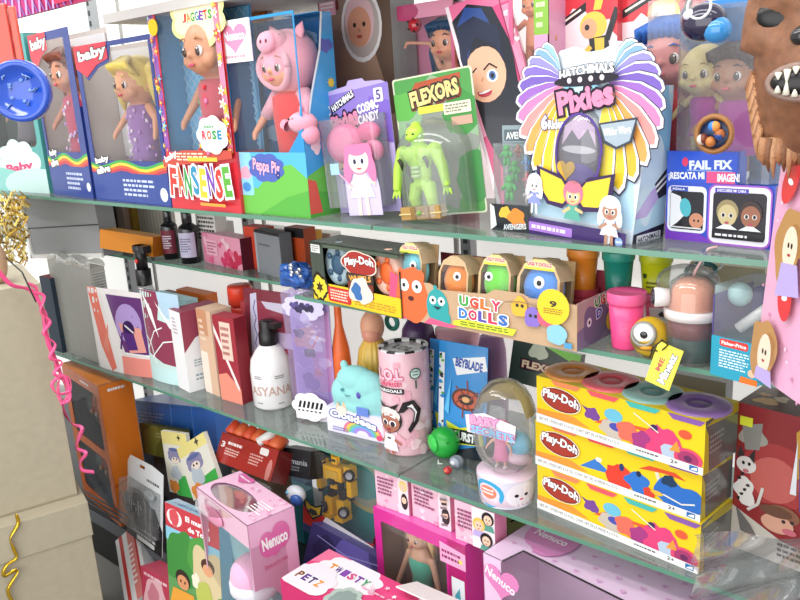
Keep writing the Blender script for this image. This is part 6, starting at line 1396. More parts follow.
# blue foil packs
for (Lp, Rp, top, yaw, lab) in (((434, 0), (480, 1.235), 343, 0, 'front blue foil pack with a brown spinning disc print'), ((425, 0), (460, 1.27), 341, 0, 'rear blue foil pack showing only its left strip')):
    a = Vector((Xat(Lp[0], Rp[1], .85), Rp[1], ZC)); M = TR(*a) @ RZ(4); w = Xat(Rp[0], Rp[1], .85) - a.x; h = height(a, top)
    def art4(F):
        F.rect(0, 0, 1, 1, '#2f8fd6').poly([(0, .2), (.4, .05), (1, .15), (1, 0), (0, 0)], '#1d2a34').poly([(.3, .86), (.95, .92), (1, .80), (.4, .72)], '#f4f6f8').text('BEYBLADE', .64, .83, .55, .08, '#2a4fa8', -4, .05).ell(.60, .52, .30, .20, '#5a3020').ell(.60, .52, .25, .16, '#c85a3c').ell(.60, .52, .16, .10, '#3a2018').ell(.60, .52, .08, .05, '#e8b070')
        for k in range(6): F.line([(.60 + .08 * math.cos(k), .52 + .05 * math.sin(k)), (.60 + .27 * math.cos(k + .5), .52 + .17 * math.sin(k + .5))], .03, '#8a3c2a')
        F.poly([(.2, .3), (.5, .26), (.9, .32), (.98, .14), (.3, .1)], '#d8dc3a').poly([(.3, .24), (.85, .26), (.9, .14), (.35, .12)], '#1c1c1e').text('BURST', .6, .19, .42, .08, '#f0f4f0', -2, .05).rect(.02, .2, .14, .9, '#e9f0f4').dots(14, .03, ['#3a3f44', '#5fae3a', '#2f8fd6'], 3, 'blob', (.03, .22, .13, .88)).poly([(.16, .4), (.3, .7), (.26, .36)], '#5fc0f0')
    pouch('foil_pack', lab, M @ RX(-6), w, h, .012, '#2f8fd6', art4, cat='foil pack', group=None)
# clear egg with a doll inside, on a printed foot
p_ = Pz(507, 496, ZC); p_.z = ZC; H = height(p_, 379); r = rpx(p_, 64)
o = empty('egg_capsule', TR(*p_) @ RZ(8), 'clear egg capsule with a pink haired doll and pastel title, on a blue white foot', 'capsule')
mb = MB('gloss_card'); mb.lathe([(0, 0), (r * .78, 0), (r * .86, H * .02), (r * .92, H * .24), (0, H * .24)], '#f2d8e8', 36); F = cylface(mb, r, 0, H * .24, -66, 150, lambda v: r * (.82 + .1 * v) + .001)
F.rect(0, 0, 1, 1, '#e8e4f4').elh(.25, .5, .23, .50, '#3fb0e0').elh(.25, .5, .17, .36, '#f4e4ee').elh(.25, .55, .13, .24, '#f08a6a').bars(.15, .45, .36, .7, 2, '#fff', 3).elh(.72, .5, .22, .46, '#f8f0f8').elh(.64, .5, .03, .06, '#2a1c30').elh(.78, .5, .03, .06, '#2a1c30').elh(.71, .36, .03, .03, '#e8507a')
part('foot', mb, o)
mb = MB('blister'); P_ = []
for k in range(15):
    t = PI * (1 - k / 14); zz = H * .61 + math.cos(t) * H * .39; P_.append((max(.0, math.sin(t)) ** .85 * r * (1.02 if math.cos(t) < 0 else 1.0), zz))
mb.lathe(P_, '#fff', 36); part('egg_shell', mb, o)
mb = MB('plastic'); mb.lathe([(0, H * .985), (r * .35, H * .97), (r * .72, H * .88), (r * .93, H * .74), (r * .90, H * .74), (r * .7, H * .85), (r * .3, H * .94)], '#e9d27a', 30, a0=-20, a1=200); mb.ball((r * .3, r * .2, H * .46), (r * .5, r * .3, H * .1), '#6fc0e0'); mb.ball((r * .3, r * .2, H * .34), (r * .5, r * .3, H * .06), '#f0d0e0'); part('yellow_backing', mb, o, 'pale yellow inner tray')
mb = MB('gloss_card'); mb.M = TR(0, 0, 0); G = Face(mb, (-r * .85, -r * .96, H * .60), (1, 0, 0), (0, 0, 1), r * 1.7, H * .22, clip=False)
mb.add([(-r * .8, -r * .94, H * .62), (r * .75, -r * .94, H * .60), (r * .8, -r * .94, H * .74), (-r * .2, -r * .94, H * .80), (-r * .85, -r * .94, H * .76)], [(0, 1, 2, 3, 4)], '#f4eaf4')
G.text('BABY', .38, .60, .56, .34, '#f5a8cc', 0, .06, out='#c86aa8', ow=.05).text('SECRETS', .52, .22, .84, .3, '#8fc8ec', -3, .05, out='#d85a9a', ow=.05); part('title_card', mb, o)
doll('small_doll', 'tiny pink haired doll inside the clear egg capsule', 'doll', TR(p_.x - .008, p_.y - .004, ZC + H * .25), H * .40, '#f0b8a0', '#e87aa8', '#f08fb8', hs=1.25, style='tails', shoes='#fff')
# stack of three compound boxes
def art_pd(alt):
    def f(F):
        F.rect(0, 0, 1, 1, '#f0cf1d')
        F.poly([(0, .30), (.25, .34), (.36, .20), (0, .16)], '#f29a3a')
        q = random.Random(3 + alt)
        if not alt:
            F.poly([(.30, .66), (.34, .62), (.42, .42), (.38, .40)], '#6a3a86').blob(.37, .52, .04, '#7a4796', 3).poly([(.38, .36), (.46, .52), (.70, .56), (.78, .44), (.60, .50), (.5, .42)], '#e8602e').blob(.50, .34, .09, '#c9bcae', 6, sv=.55).elh(.50, .62, .055, .13, '#6fbfd8').elh(.52, .40, .045, .08, '#4a4fae').blob(.60, .36, .08, '#e86f5a', 9, sv=.7)
            F.splat(.78, .36, .11, '#e2447a', 12, 4, .25, .8).blob(.66, .3, .05, '#a83a80', 2).elh(.735, .62, .022, .06, '#3a2a5c').elh(.90, .66, .035, .085, '#e85a3a').splat(.84, .2, .06, '#b8c8dc', 8, 3, .4).elh(.92, .22, .075, .19, '#e24a72').elh(.92, .22, .055, .14, '#a8386a').elh(.92, .22, .022, .06, '#6a2a5a').line([(.62, .80), (.76, .55)], .006, '#f4ecd8').poly([(.86, .50), (.88, .30), (.82, .28)], '#f29a3a')
        else:
            F.poly([(.30, .30), (.40, .56), (.50, .34)], '#3a7ac8').elh(.42, .56, .02, .05, '#e9e4d8').splat(.55, .34, .09, '#e0402e', 9, 4, .2, .8).elh(.56, .56, .015, .08, '#263a6a').blob(.66, .34, .08, '#2f74c8', 5, sv=.7).elh(.66, .54, .015, .06, '#1c3050').poly([(.66, .66), (.72, .78), (.86, .80), (.92, .70), (.80, .72)], '#e0502e').line([(.76, .70), (.79, .40), (.84, .28)], .02, '#e9dcc0')
            F.blob(.88, .34, .12, '#2a6cc0', 7, sv=.75).blob(.83, .60, .035, '#1c3a5a', 3).line([(.80, .3), (.9, .22), (.97, .3)], .008, '#e8e4d4').elh(.76, .28, .04, .05, '#e8b83a').blob(.72, .22, .03, '#d8402c', 9)
        for k, c in enumerate(('#f08a5a', '#ee5a62', '#48b8ac', '#8a5aa8')):
            F.poly([(.10 + .235 * k, 1), (.30 + .235 * k, 1), (.27 + .235 * k, .90), (.13 + .235 * k, .90)], c)
        F.poly([(0, 0), (1, 0), (1, .14), (0, .20)], '#efeeec').text('NET WT. / POIDS NET 4 x 4 OZ / CONT. NET DE LA MASSE 4 x 112 G', .28, .105, .52, .06, '#4a4a4e', 0, .0)
        F.bars(.64, .06, .78, .12, 1, '#5a5a5e', 4).text('2+', .85, .09, .04, .07, '#3a3a3e').rect(.93, .03, .975, .13, '#2f6fb4').poly([(.935, .05), (.97, .05), (.97, .11), (.95, .09)], '#fff')
        F.elh(.17, .62, .135, .25, '#f4e8d0', rot=-4).elh(.17, .62, .128, .235, '#7a2418', rot=-4).elh(.17, .62, .118, .21, '#a8382a', rot=-4).text('Play-Doh', .17, .63, .24, .24, '#fff', -6, .04, out='#5f1a12', ow=.05, arc=.03)
    return f
a, b = Pz(538, 507, ZC), Pz(699, 574, ZC)
d0 = b - a; W0 = d0.length; yaw0 = math.degrees(math.atan2(d0.y, d0.x)); ht = height(a, 375) / 3
BH = ht
for k in range(3):
    off = ((0, 0), (-.004, .002), (.003, -.003))[k]
    M = TR(a.x + off[0], a.y + off[1], ZC + k * (BH + .0004)) @ RZ(yaw0 + (0, .8, -.6)[k]); D0 = BH * 1.22
    o = empty('compound_box', M, ('yellow four pack of compound tubs at the bottom of the stack', 'middle yellow four pack of compound tubs, printed with blue and red animals', 'topmost yellow four pack of compound tubs, four coloured lids showing')[k], 'compound box', 'stacked yellow compound boxes')
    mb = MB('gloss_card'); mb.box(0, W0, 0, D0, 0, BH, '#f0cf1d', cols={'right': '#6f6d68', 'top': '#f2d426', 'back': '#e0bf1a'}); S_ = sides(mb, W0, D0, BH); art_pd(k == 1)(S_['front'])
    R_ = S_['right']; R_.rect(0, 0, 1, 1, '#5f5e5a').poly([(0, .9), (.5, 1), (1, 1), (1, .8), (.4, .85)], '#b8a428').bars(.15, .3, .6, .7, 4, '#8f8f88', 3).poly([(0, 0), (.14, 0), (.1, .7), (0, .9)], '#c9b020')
    part('carton', mb, o)
    if k == 2:
        for i, (c, c2) in enumerate((('#eea05a', '#d8823c'), ('#f0707a', '#d8505c'), ('#8fb8b0', '#6f9c98'), ('#8f6ba8', '#6f4f8a'))):
            m = MB('plastic'); m.M = TR(W0 * (.125 + .25 * i), D0 * .5, BH - .003); rr = D0 * .47
            m.lathe([(rr, 0), (rr, .004), (rr * .92, .0065), (rr * .42, .0065), (rr * .36, .004), (rr * .30, .004), (rr * .24, .0055), (0, .0055)], c, 36, cols=[c, c, c, c2, c2, c2, c2]); m.M = Matrix(); part('lid', m, o, ('orange', 'coral red', 'grey green', 'purple')[i] + ' lid')
# yellow green lid shapes behind, clear lids
for (u, v, lab) in ((652, 409, 'left clear plastic disc lying behind the compound boxes'), (713, 400, 'right clear plastic disc lying behind the compound boxes')):
    p_ = Pz(u, v - 4, ZC); m = MB('plastic'); m.torus((0, 0, .008), .028, .003, '#8a8c84', 'z', 'plastic', k=6); m.lathe([(0, .006), (.028, .006), (.030, .001), (0, .001)], '#b4b4ae', 28, m='frost')
    solo('clear_disc', m, TR(p_.x, min(p_.y, 1.45), ZC), lab, 'cover')
# maroon movie printed box at right
M, w, h = stand((727, 522), (800, 556), ZC, 410); d = .10
a = Pz(728, 548, ZC); M = TR(a.x, a.y + .01, ZC) @ RZ(-6); h = height(a, 404); w = .16
o = empty('toy_box', M, 'maroon glossy carton with spotted dog, tabby and girl drawings, right of the stack', 'toy box')
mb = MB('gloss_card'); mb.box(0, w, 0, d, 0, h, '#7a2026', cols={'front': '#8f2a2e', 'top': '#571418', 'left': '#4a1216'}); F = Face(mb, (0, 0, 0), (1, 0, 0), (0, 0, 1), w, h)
F.ell(.42, .58, .36, .34, '#a8383a').ell(.40, .55, .24, .24, '#c4605a').poly([(0, .0), (1, 0), (1, .12), (.5, .16), (0, .3)], '#c9c0b4').blob(.17, .80, .12, '#a39e96', 3).poly([(.06, .86), (.26, .90), (.24, .72), (.1, .70)], '#8f8c86')
F.ell(.12, .60, .10, .09, '#e4dcd8').poly([(.02, .64), (.05, .72), (.1, .66)], '#3a3436').poly([(.14, .66), (.2, .72), (.2, .62)], '#3a3436').ell(.09, .61, .015, .02, '#1a1618').ell(.15, .61, .015, .02, '#1a1618').ell(.12, .56, .03, .02, '#c9707a').blob(.12, .42, .11, '#e9e2de', 5, sv=1.3)
for k in range(6): F.blob(.06 + .03 * (k % 4), .36 + .035 * k, .018, '#2a2628', k)
F.poly([(.04, .3), (.2, .2), (.28, .12), (.1, .14)], '#6f6a68').line([(.16, .3), (.26, .36), (.3, .48)], .03, '#d8d2cc')
F.ell(.50, .34, .17, .10, '#8a5a44').ell(.46, .27, .16, .10, '#d8a088').ell(.58, .24, .07, .035, '#c96a78').ell(.52, .30, .02, .02, '#3a2a28').ell(.60, .31, .02, .02, '#3a2a28').ell(.44, .35, .16, .06, '#6a4434')
F.poly([(.62, .60), (.58, .90), (.66, .96), (.72, .7)], '#c8963a').poly([(.66, .40), (.62, .74), (.8, .78), (.9, .4)], '#4a4a9c').ell(.72, .84, .10, .10, '#e8c24a').ell(.73, .82, .07, .08, '#f0c8a8').ell(.7, .82, .01, .015, '#223').ell(.76, .82, .01, .015, '#223').poly([(.56, .5), (.60, .86), (.62, .5)], '#e6e8ee').ell(.9, .9, .12, .12, '#7a4a2a').ell(.9, .87, .08, .09, '#e0b090').poly([(.82, .42), (.84, .74), (1, .76), (1, .4)], '#3a5a3a').poly([(.86, .62), (.8, .55), (.98, .5), (1, .56)], '#d8a04a')
F.bars(.48, .05, .86, .16, 3, '#3a2420', 5, .3)
T = Face(mb, (0, 0, h), (1, 0, 0), (0, 1, 0), w, d); T.blob(.2, .3, .10, '#d8a05a', 3).blob(.3, .5, .07, '#e0c8b0', 5).blob(.12, .55, .05, '#c98a3a', 7)
part('carton', mb, o)
mb = MB('card'); mb.box(.006, .026, -.0022, -.001, h * .86, h * .92, '#e4e63a'); part('price_sticker', mb, o, 'small yellow green price sticker')
# clear wrapping in front of it
mb = MB('bag_film')
def wrap(i, j):
    p = Py(694 + 120 * i, 535 + 75 * j, 1.00 - .03 * math.sin(PI * i) + .02 * math.sin(9 * i + 5 * j))
    p.y += .012 * math.sin(14 * j + 6 * i); p.z = max(p.z, .52); return tuple(p)
mb.sheet(wrap, 26, 18, '#fff')
solo('plastic_bag', mb, Matrix(), 'crumpled clear plastic bag hanging below the maroon carton, bottom right', 'bag')
back_item(668, 726, 1.42, 372, '#9a9ca0', 'toy_box', 'grey plastic case behind the compound boxes', 'case', z=ZC, d=.04)
# ================================================================ BOTTOM SHELF AND FLOOR
ZD = Z4 + .0003
# stacked beige cartons, left foreground
pA = Py(78, 495, .86); pB = Pz(0, 518, pA.z); dr = (pA - pB).normalized(); yaw = math.degrees(math.atan2(dr.y, dr.x)); zc = pA.z
W = .42; D = .34
def seam_box(nm, lab, c, z0, z1, w, lidrow=None):
    M = TR(c.x - dr.x * w, c.y - dr.y * w, z0) @ RZ(yaw); h = z1 - z0
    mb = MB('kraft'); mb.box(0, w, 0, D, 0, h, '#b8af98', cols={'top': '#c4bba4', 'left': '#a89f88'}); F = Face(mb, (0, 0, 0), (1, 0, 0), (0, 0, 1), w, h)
    o = empty(nm, M, lab, 'carton', 'stacked beige cartons'); part('carton', mb, o, bevel=.002)
    if lidrow is not None:
        m = MB('kraft'); m.box(-.004, w + .004, -.004, D + .004, h - lidrow, h + .0005, '#bab19a'); part('lid', m, o, bevel=.002)
    else:
        m = MB('kraft'); m.box(0, w, -.0006, 0, .004, .006, '#9a917a'); m.box(w, w + .0006, 0, D, .004, .006, '#9a917a'); part('fold_line', m, o)
    return o
topz = pA.z + height(pA, 283)
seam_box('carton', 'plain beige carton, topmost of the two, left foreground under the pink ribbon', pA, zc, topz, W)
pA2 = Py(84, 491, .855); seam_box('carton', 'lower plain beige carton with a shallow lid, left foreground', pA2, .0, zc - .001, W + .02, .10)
# dull skin coloured roll above the carton
c = Py(-6, 262, .80); mb = MB('card'); mb.ball((0, 0, 0), (.034, .03, .06), '#c9a684'); solo('paper_bundle', mb, TR(*c), 'skin toned rounded paper bundle on top of the upper carton', 'bundle')
mb = MB('plastic'); mb.tube([Py(6, 258, .8), Py(22, 272, .8), Py(36, 302, .8)], .002, '#1c1a1a', seg=6); solo('dark_cord', mb, Matrix(), 'thin black cord over the top edge of the upper carton', 'cord')
def Pf(u, v, off):
    r = ray(u, v); nn_ = Vector((dr.y, -dr.x, 0)); return EYE + r * ((pA2 + nn_ * off - EYE).dot(nn_) / r.dot(nn_))
def curl(nm, lab, pts, y, wd, col, col2, turns=0, m='gloss_card', seed=1, amp=0):
    P = []
    for i in range(len(pts) - 1):                       # smooth curve through the points
        q = [pts[max(i - 1, 0)], pts[i], pts[i + 1], pts[min(i + 2, len(pts) - 1)]]
        for k in range(7):
            t = k / 7; P.append(tuple(.5 * (2 * q[1][c] + (q[2][c] - q[0][c]) * t + (2 * q[0][c] - 5 * q[1][c] + 4 * q[2][c] - q[3][c]) * t * t + (3 * q[1][c] - q[0][c] - 3 * q[2][c] + q[3][c]) * t ** 3) for c in (0, 1)))
    P.append(pts[-1]); P2 = []
    for i, (u, v) in enumerate(P):
        P2.append(Py(u, v, y) if y > .5 else Pf(u, v, y))
    mb = MB(m)
    def wv(i):
        t = (P2[min(i + 1, len(P2) - 1)] - P2[max(i - 1, 0)]).normalized(); n = t.cross(Vector((.45, -.9, 0))).normalized(); a = .5 * math.sin(i * .35)
        return (n * math.cos(a) + Vector((.3, -.9, .1)) * math.sin(a)) * wd
    mb.ribbon(P2, wv, col); return solo(nm, mb, Matrix(), lab, 'ribbon', solid=.0006)
curl('curling_ribbon', 'bright pink ribbon draped along the edge of the upper carton', [(-4, 268), (10, 284), (24, 288), (33, 292), (40, 305), (44, 325), (49, 345), (54, 360), (57, 372)], .014, .0055, '#f2508a', '')
curl('curling_ribbon', 'second pink ribbon strand in a loose loop beside the carton edge', [(27, 283), (36, 288), (38, 300), (46, 316), (46, 334), (52, 350), (60, 372), (64, 384), (68, 396), (62, 402), (58, 392), (60, 378), (66, 384)], .010, .0045, '#f76a9c', '')
curl('curling_ribbon', 'looped pink ribbon bunch low on the right edge of the upper carton', [(30, 292), (44, 296), (40, 312), (50, 322), (43, 334), (55, 344), (50, 358), (62, 362), (54, 374), (68, 378), (70, 390), (58, 394), (52, 384), (64, 376), (70, 398), (60, 404)], .02, .004, '#ff5c96', '')
curl('curling_ribbon', 'curly pink ribbon tail hanging in front of the orange toy box', [(60, 398), (64, 412), (72, 424), (82, 428), (78, 440), (76, 448), (86, 453), (80, 462), (82, 470), (94, 472)], .88, .005, '#f4609a', '')
curl('curling_ribbon', 'gold metallic curled ribbon on the front of the lower carton', [(16, 514), (18, 524), (10, 538), (14, 550), (16, 558), (6, 566), (4, 576), (18, 570), (8, 590), (14, 604)], .012, .0045, '#e0b83a', '', m='foil')
# orange toy box with two windows
a, b, c = Py(86, 488, 1.14), Py(119, 528, 1.045), Py(139, 520, 1.09)
z0 = ZD; a, b, c = Pz(84, 493, z0), Pz(121, 527, z0), Pz(150, 512, z0)
d1 = b - a; w = d1.length; n = Vector((-d1.y, d1.x, 0)).normalized(); dp = max(.05, (c - b).dot(n)); h = height(b, 386)
M = TR(*a) @ Matrix.Rotation(math.atan2(d1.y, d1.x), 4, 'Z')
o = empty('toy_box', M, 'orange carton with a front of two grey windows holding dark figures', 'toy box')
mb = shell(w, dp, h, {'all': '#df7420', 'front': '#d8691c', 'right': '#e87e26', 'top': '#e48a3c'}, [rrect(.12, .10, .90, .46, .06, .4), rrect(.12, .52, .90, .92, .06, .4)], inner='#7a8a9a')
F = sides(mb, w, dp, h)['front']; F.bars(.5, .94, .75, .97, 1, '#fff', 3); R_ = sides(mb, w, dp, h)['right']; R_.bars(.25, .935, .8, .97, 1, '#fff', 2, .1).poly([(0, .3), (1, .36), (1, .34), (0, .28)], '#c9641a'); part('carton', mb, o); film_window(o, w, h, rrect(.12, .10, .90, .92, .06, .4))
for k, (zz, c1) in enumerate(((.2, '#8a3a2e'), (.62, '#b0503a'))):
    m = MB('plastic'); m.ball((w * .6, dp * .4, h * (zz + .14)), (w * .2, dp * .2, h * .10), c1); m.ball((w * .66, dp * .35, h * (zz + .06)), (w * .12, dp * .18, h * .05), '#3a2420'); m.ball((w * .35, dp * .45, h * (zz + .1)), (w * .14, dp * .2, h * .08), '#2f4a4a')
    for j in range(4): m.ball((w * (.5 + .07 * j), dp * .2, h * (zz + .10 + .03 * (j % 2))), (.006, .006, .008), ('#d8a07a', '#b8302a', '#e0c8b0', '#5a2018')[j], seg=8, rings=6)
    solo('toy_figure', m, M, ('dark red and teal figure in the lower window of the orange carton', 'reddish figure in the upper window of the orange carton')[k], 'toy figure')
# blue tray beneath the third shelf
a = Py(135, 438, 1.28); M, w, h = frame3(a, Py(218, 452, 1.28), Py(134, 400, 1.30))
mb = MB('plastic'); mb.box(0, w, 0, .12, 0, h, '#3f86ee', cols={'top': '#2a5cb4'}); mb.box(0, w, -.002, 0, h * .9, h, '#3f80dc')
for k in range(4): mb.box(w * .25 * k, w * .25 * k + .003, -.003, 0, 0, h, '#6fa6ea')
F = Face(mb, (0, -.002, 0), (1, 0, 0), (0, 0, 1), w, h); F.bars(.05, .5, .45, .75, 3, '#8fb8ea', 3)
solo('plastic_crate', mb, M, 'long blue plastic crate beneath the third shelf, behind the character cards', 'crate')
a = Py(140, 452, 1.22); M, w, h = frame3(a, Py(182, 462, 1.22), Py(146, 424, 1.24)); carton('toy_pack', 'olive green pack with a dark edge under the blue crate', 'pack', M, w, .03, h, {'all': '#7a7d35', 'left': '#2c2e20'}, lambda F: F.blob(.3, .5, .2, '#9a9a4a', 2).bars(.4, .6, .8, .8, 2, '#c9c88a', 3))
back_item(134, 150, 1.36, 428, '#2b2a33', 'toy_pack', 'dark pack between the orange carton and the olive pack', 'pack', z=ZD)
# white and black blister pack
a = Py(127, 532, 1.05); M, w, h = frame3(a, Py(162, 558, 1.02), Py(127, 452, 1.10)); d = .05
o = empty('blister_pack', M, 'white carded pack with a black figure bubble leaning beside the orange carton', 'blister pack')
mb = MB('gloss_card'); mb.plate([(0, 0), (w, 0), (w, h * .96), (w * .7, h), (w * .08, h * .99), (0, h * .9)], [[(w * .35, h * .90), (w * .5, h * .90), (w * .5, h * .94), (w * .35, h * .94)]], .0015, '#e6e8ea'); F = Face(mb, (0, 0, 0), (1, 0, 0), (0, 0, 1), w, h)
F.poly([(0, 0), (1, 0), (1, .3), (.8, .5), (.1, .6), (0, .5)], '#1e2024').bars(.56, .77, .94, .83, 1, '#5a5e64', 4).bars(.2, .07, .9, .2, 2, '#e0e4e8', 3).rect(.3, .02, .8, .07, '#f4f6f8', .02).ell(.75, .6, .18, .10, '#c9ccd0'); part('card', mb, o)
mb = MB('shiny'); mb.ball((w * .38, -.014, h * .46), (w * .34, .016, h * .20), '#17191c'); mb.ball((w * .55, -.02, h * .34), (w * .22, .012, h * .12), '#24272b'); 
for k in range(10): mb.tube([(w * (.12 + .06 * k), -.03, h * (.58 - .03 * (k % 4))), (w * (.08 + .07 * k), -.032, h * (.50 - .04 * (k % 3)))], .0016, '#8a9096', seg=6)
part('black_figure', mb, o)
mb = MB('blister'); mb.rbox(w * .04, w * .96, -.034, 0, h * .2, h * .72, .01, '#fff'); part('blister', mb, o)
mb = MB('shiny'); mb.ball((w * .74, -.012, h * .66), (w * .14, .01, h * .06), '#8f959a'); part('grey_piece', mb, o)
# plain cartons used as risers under the leaning packs
for (u, v, y, w_, d_, lab) in ((176, 446, 1.26, .30, .12, 'plain grey storage carton under the blue crate'), (250, 474, 1.13, .16, .07, 'plain brown storage carton under the red gift pack'), (330, 545, 1.20, .16, .08, 'plain brown storage carton under the teal robot pack')):
    c = Py(u, v, y); m = MB('kraft'); zt_ = c.z - .012; m.box(-w_ / 2, w_ / 2, 0, d_, 0, zt_ - ZD, '#8a7c68' if 'brown' in lab else '#6f747a'); solo('storage_carton', m, TR(c.x, c.y, ZD), lab, 'carton')
# two character cards
for (bl, br, tl, y, lab, sd) in (((171, 500), (196, 506), (164, 431), 1.12, 'left of two grey yellow character cards behind the picture book box', 3), ((196, 508), (224, 494), (189, 441), 1.10, 'right of two grey yellow character cards, above the pink window box', 7)):
    M, w, h = frame3(Py(*bl, y), Py(*br, y), Py(*tl, y + .02)); mb = MB('gloss_card'); w = max(w, .045); mb.box(0, w, 0, .012, 0, h, '#e2dfd2'); F = Face(mb, (0, 0, 0), (1, 0, 0), (0, 0, 1), w, h)
    F.rect(0, .82, 1, 1, '#e6d98a').rect(0, .0, 1, .12, '#3a2f30').poly([(.3, .1), (1, .1), (1, .42), (.5, .38)], '#3fa84a').cloud(.44, .66, .26, .15, '#8a86a8', 6).ell(.44, .60, .16, .07, '#e9d9cc').ell(.38, .62, .03, .02, '#222').ell(.50, .62, .03, .02, '#222').ell(.44, .75, .22, .04, '#5f6a9c').blob(.4, .42, .18, '#b9c2cc', sd).blob(.25, .22, .16, '#e08a3a', sd + 1).star(.7, .93, .08, '#4a4a40', 4, .4)
    solo('character_card', mb, M, lab, 'card pack')
# red gift pack with tubes
a = Py(214, 460, 1.13); M, w, h = frame3(a, Py(270, 482, 1.10), Py(224, 432, 1.17)); d = .05
o = empty('gift_pack', M, 'dark red tilted gift pack with orange red tubes in its top row', 'gift pack')
mb = MB('gloss_card'); mb.box(0, w, 0, d, 0, h, '#8f2420', cols={'front': '#9c2a24', 'right': '#6f1a18'}); F = Face(mb, (0, 0, 0), (1, 0, 0), (0, 0, 1), w, h)
F.bars(.16, .62, .44, .80, 1, '#f4e4e0', 2, .1).text('3', .08, .62, .07, .2, '#f4e4e0', 0, .04).bars(.14, .30, .42, .56, 3, '#e0b8b0', 3).bars(.58, .28, .82, .66, 4, '#d8a8a0', 4).ell(.93, .3, .04, .1, '#c9807a').rect(.72, .7, .86, .92, '#e9e0dc', .02); part('carton', mb, o)
for k in range(6):
    m = MB('plastic'); x = w * (.1 + .155 * k); m.tube([(x, d * .2, h), (x, d * .3, h + .012), (x + .004, d * .5, h + .034)], w * .068, ('#e4512e', '#ea6a3c')[k % 2], seg=12)
    if k == 4: m.tube([(x - .012, -.004, h + .004), (x + .02, d * .3, h + .04)], w * .045, '#f2efec', seg=8)
    part('lipstick_tube', m, o)
# black carton
a = Py(280, 474, 1.16); M, w, h = frame3(a, Py(310, 480, 1.16), Py(284, 447, 1.18)); carton('perfume_box', 'black carton with small grey lettering right of the red gift pack', 'box', M, w, .05, h, {'all': '#1f2024', 'top': '#34363c'}, lambda F: F.text('Yamania', .5, .55, .8, .2, '#b4b8be', 0, .01).bars(.15, .2, .7, .4, 2, '#7a7e84', 3))
# robot box
a = Py(303, 530, 1.17); M, w, h = frame3(a, Py(373, 566, 1.17), Py(300, 444, 1.19)); d = .075
o = empty('toy_box', M, 'teal carded robot toy pack with a clear front and a red white lower strip', 'toy box')
mb = MB('gloss_card'); mb.box(0, w, d - .002, d, 0, h, '#2f9ca0'); mb.box(0, w, 0, d, 0, .002, '#2a6f80'); F = Face(mb, (0, d - .0021, 0), (1, 0, 0), (0, 0, 1), w, h)
F.poly([(0, 0), (.3, 0), (.2, 1), (0, 1)], '#1e7f88').ell(.62, .66, .42, .30, '#c9c088').ell(.60, .66, .34, .25, '#a8b4a4').ell(.55, .66, .24, .18, '#5fa8a8').rect(.75, .80, .98, 1, '#e9e0d0', .02).blob(.86, .9, .07, '#c83a3a', 3).poly([(.7, 0), (1, 0), (1, .4), (.8, .2)], '#c8322e')
part('backing_card', mb, o)
mb = MB('gloss_card'); mb.plate([(0, .0), (w, 0), (w, h * .24), (w * .8, h * .20), (w * .36, h * .24), (w * .18, h * .33), (0, h * .30)], [], .002, '#c8322a'); F = Face(mb, (0, 0, 0), (1, 0, 0), (0, 0, 1), w, h, clip=False)
F.poly([(.30, .22), (1, .12), (1, .21), (.34, .29)], '#f4f2ee').bars(.42, .16, .9, .22, 1, '#8a8a8c', 3).poly([(0, 0), (1, 0), (1, .05), (0, .1)], '#3a3f6a').text('M', .62, .09, .07, .05, '#f4e8e4').text('TM', .8, .07, .07, .04, '#f4e8e4')
F.poly([(.02, .30), (.0, .42), (.10, .36), (.2, .36), (.30, .42), (.28, .28), (.15, .18)], '#2f343a').poly([(.05, .30), (.04, .38), (.12, .34), (.2, .34), (.27, .38), (.25, .28), (.15, .21)], '#d8b83a').poly([(.08, .27), (.12, .31), (.2, .31), (.23, .27), (.15, .23)], '#4a4a48')
part('front_strip', mb, o)
f = MB('film'); f.add([(0, .0005, h * .24), (w, .0005, h * .22), (w, .0005, h), (0, .0005, h)], [(0, 1, 2, 3)], '#fff'); part('window_film', f, o)
ro = empty('toy_robot', M @ TR(w * .40, d * .45, h * .26) @ RY(-6), 'yellow and black toy robot made of car pieces, inside the teal pack', 'toy robot'); Hh = h * .70; Y_ = '#ffc41c'; K_ = '#2a2c30'; 
def rp(n, f, lab=None, bev=.0012):
    m = MB('plastic'); f(m); part(n, m, ro, lab, bevel=bev)
s = Hh
rp('head', lambda m: (m.rbox(-.06 * s, .06 * s, -.05 * s, .04 * s, .86 * s, .98 * s, .02 * s, Y_), m.box(-.04 * s, .04 * s, -.056 * s, -.045 * s, .90 * s, .94 * s, K_), m.box(-.085 * s, -.062 * s, -.02 * s, .01 * s, .90 * s, 1.0 * s, Y_), m.box(.062 * s, .085 * s, -.02 * s, .01 * s, .9 * s, 1.0 * s, Y_)))
rp('chest', lambda m: (m.prism([(-.20 * s, -.10 * s), (.20 * s, -.10 * s), (.16 * s, .08 * s), (-.16 * s, .08 * s)], .62 * s, .84 * s, Y_), m.prism([(-.12 * s, -.13 * s), (.12 * s, -.13 * s), (.14 * s, -.09 * s), (-.14 * s, -.09 * s)], .66 * s, .78 * s, '#f6c84a'), m.box(-.05 * s, .05 * s, -.14 * s, -.1 * s, .56 * s, .66 * s, K_), m.box(-.1 * s, .1 * s, -.07 * s, .05 * s, .46 * s, .63 * s, K_), m.box(-.07 * s, .07 * s, -.09 * s, -.06 * s, .48 * s, .56 * s, Y_)))
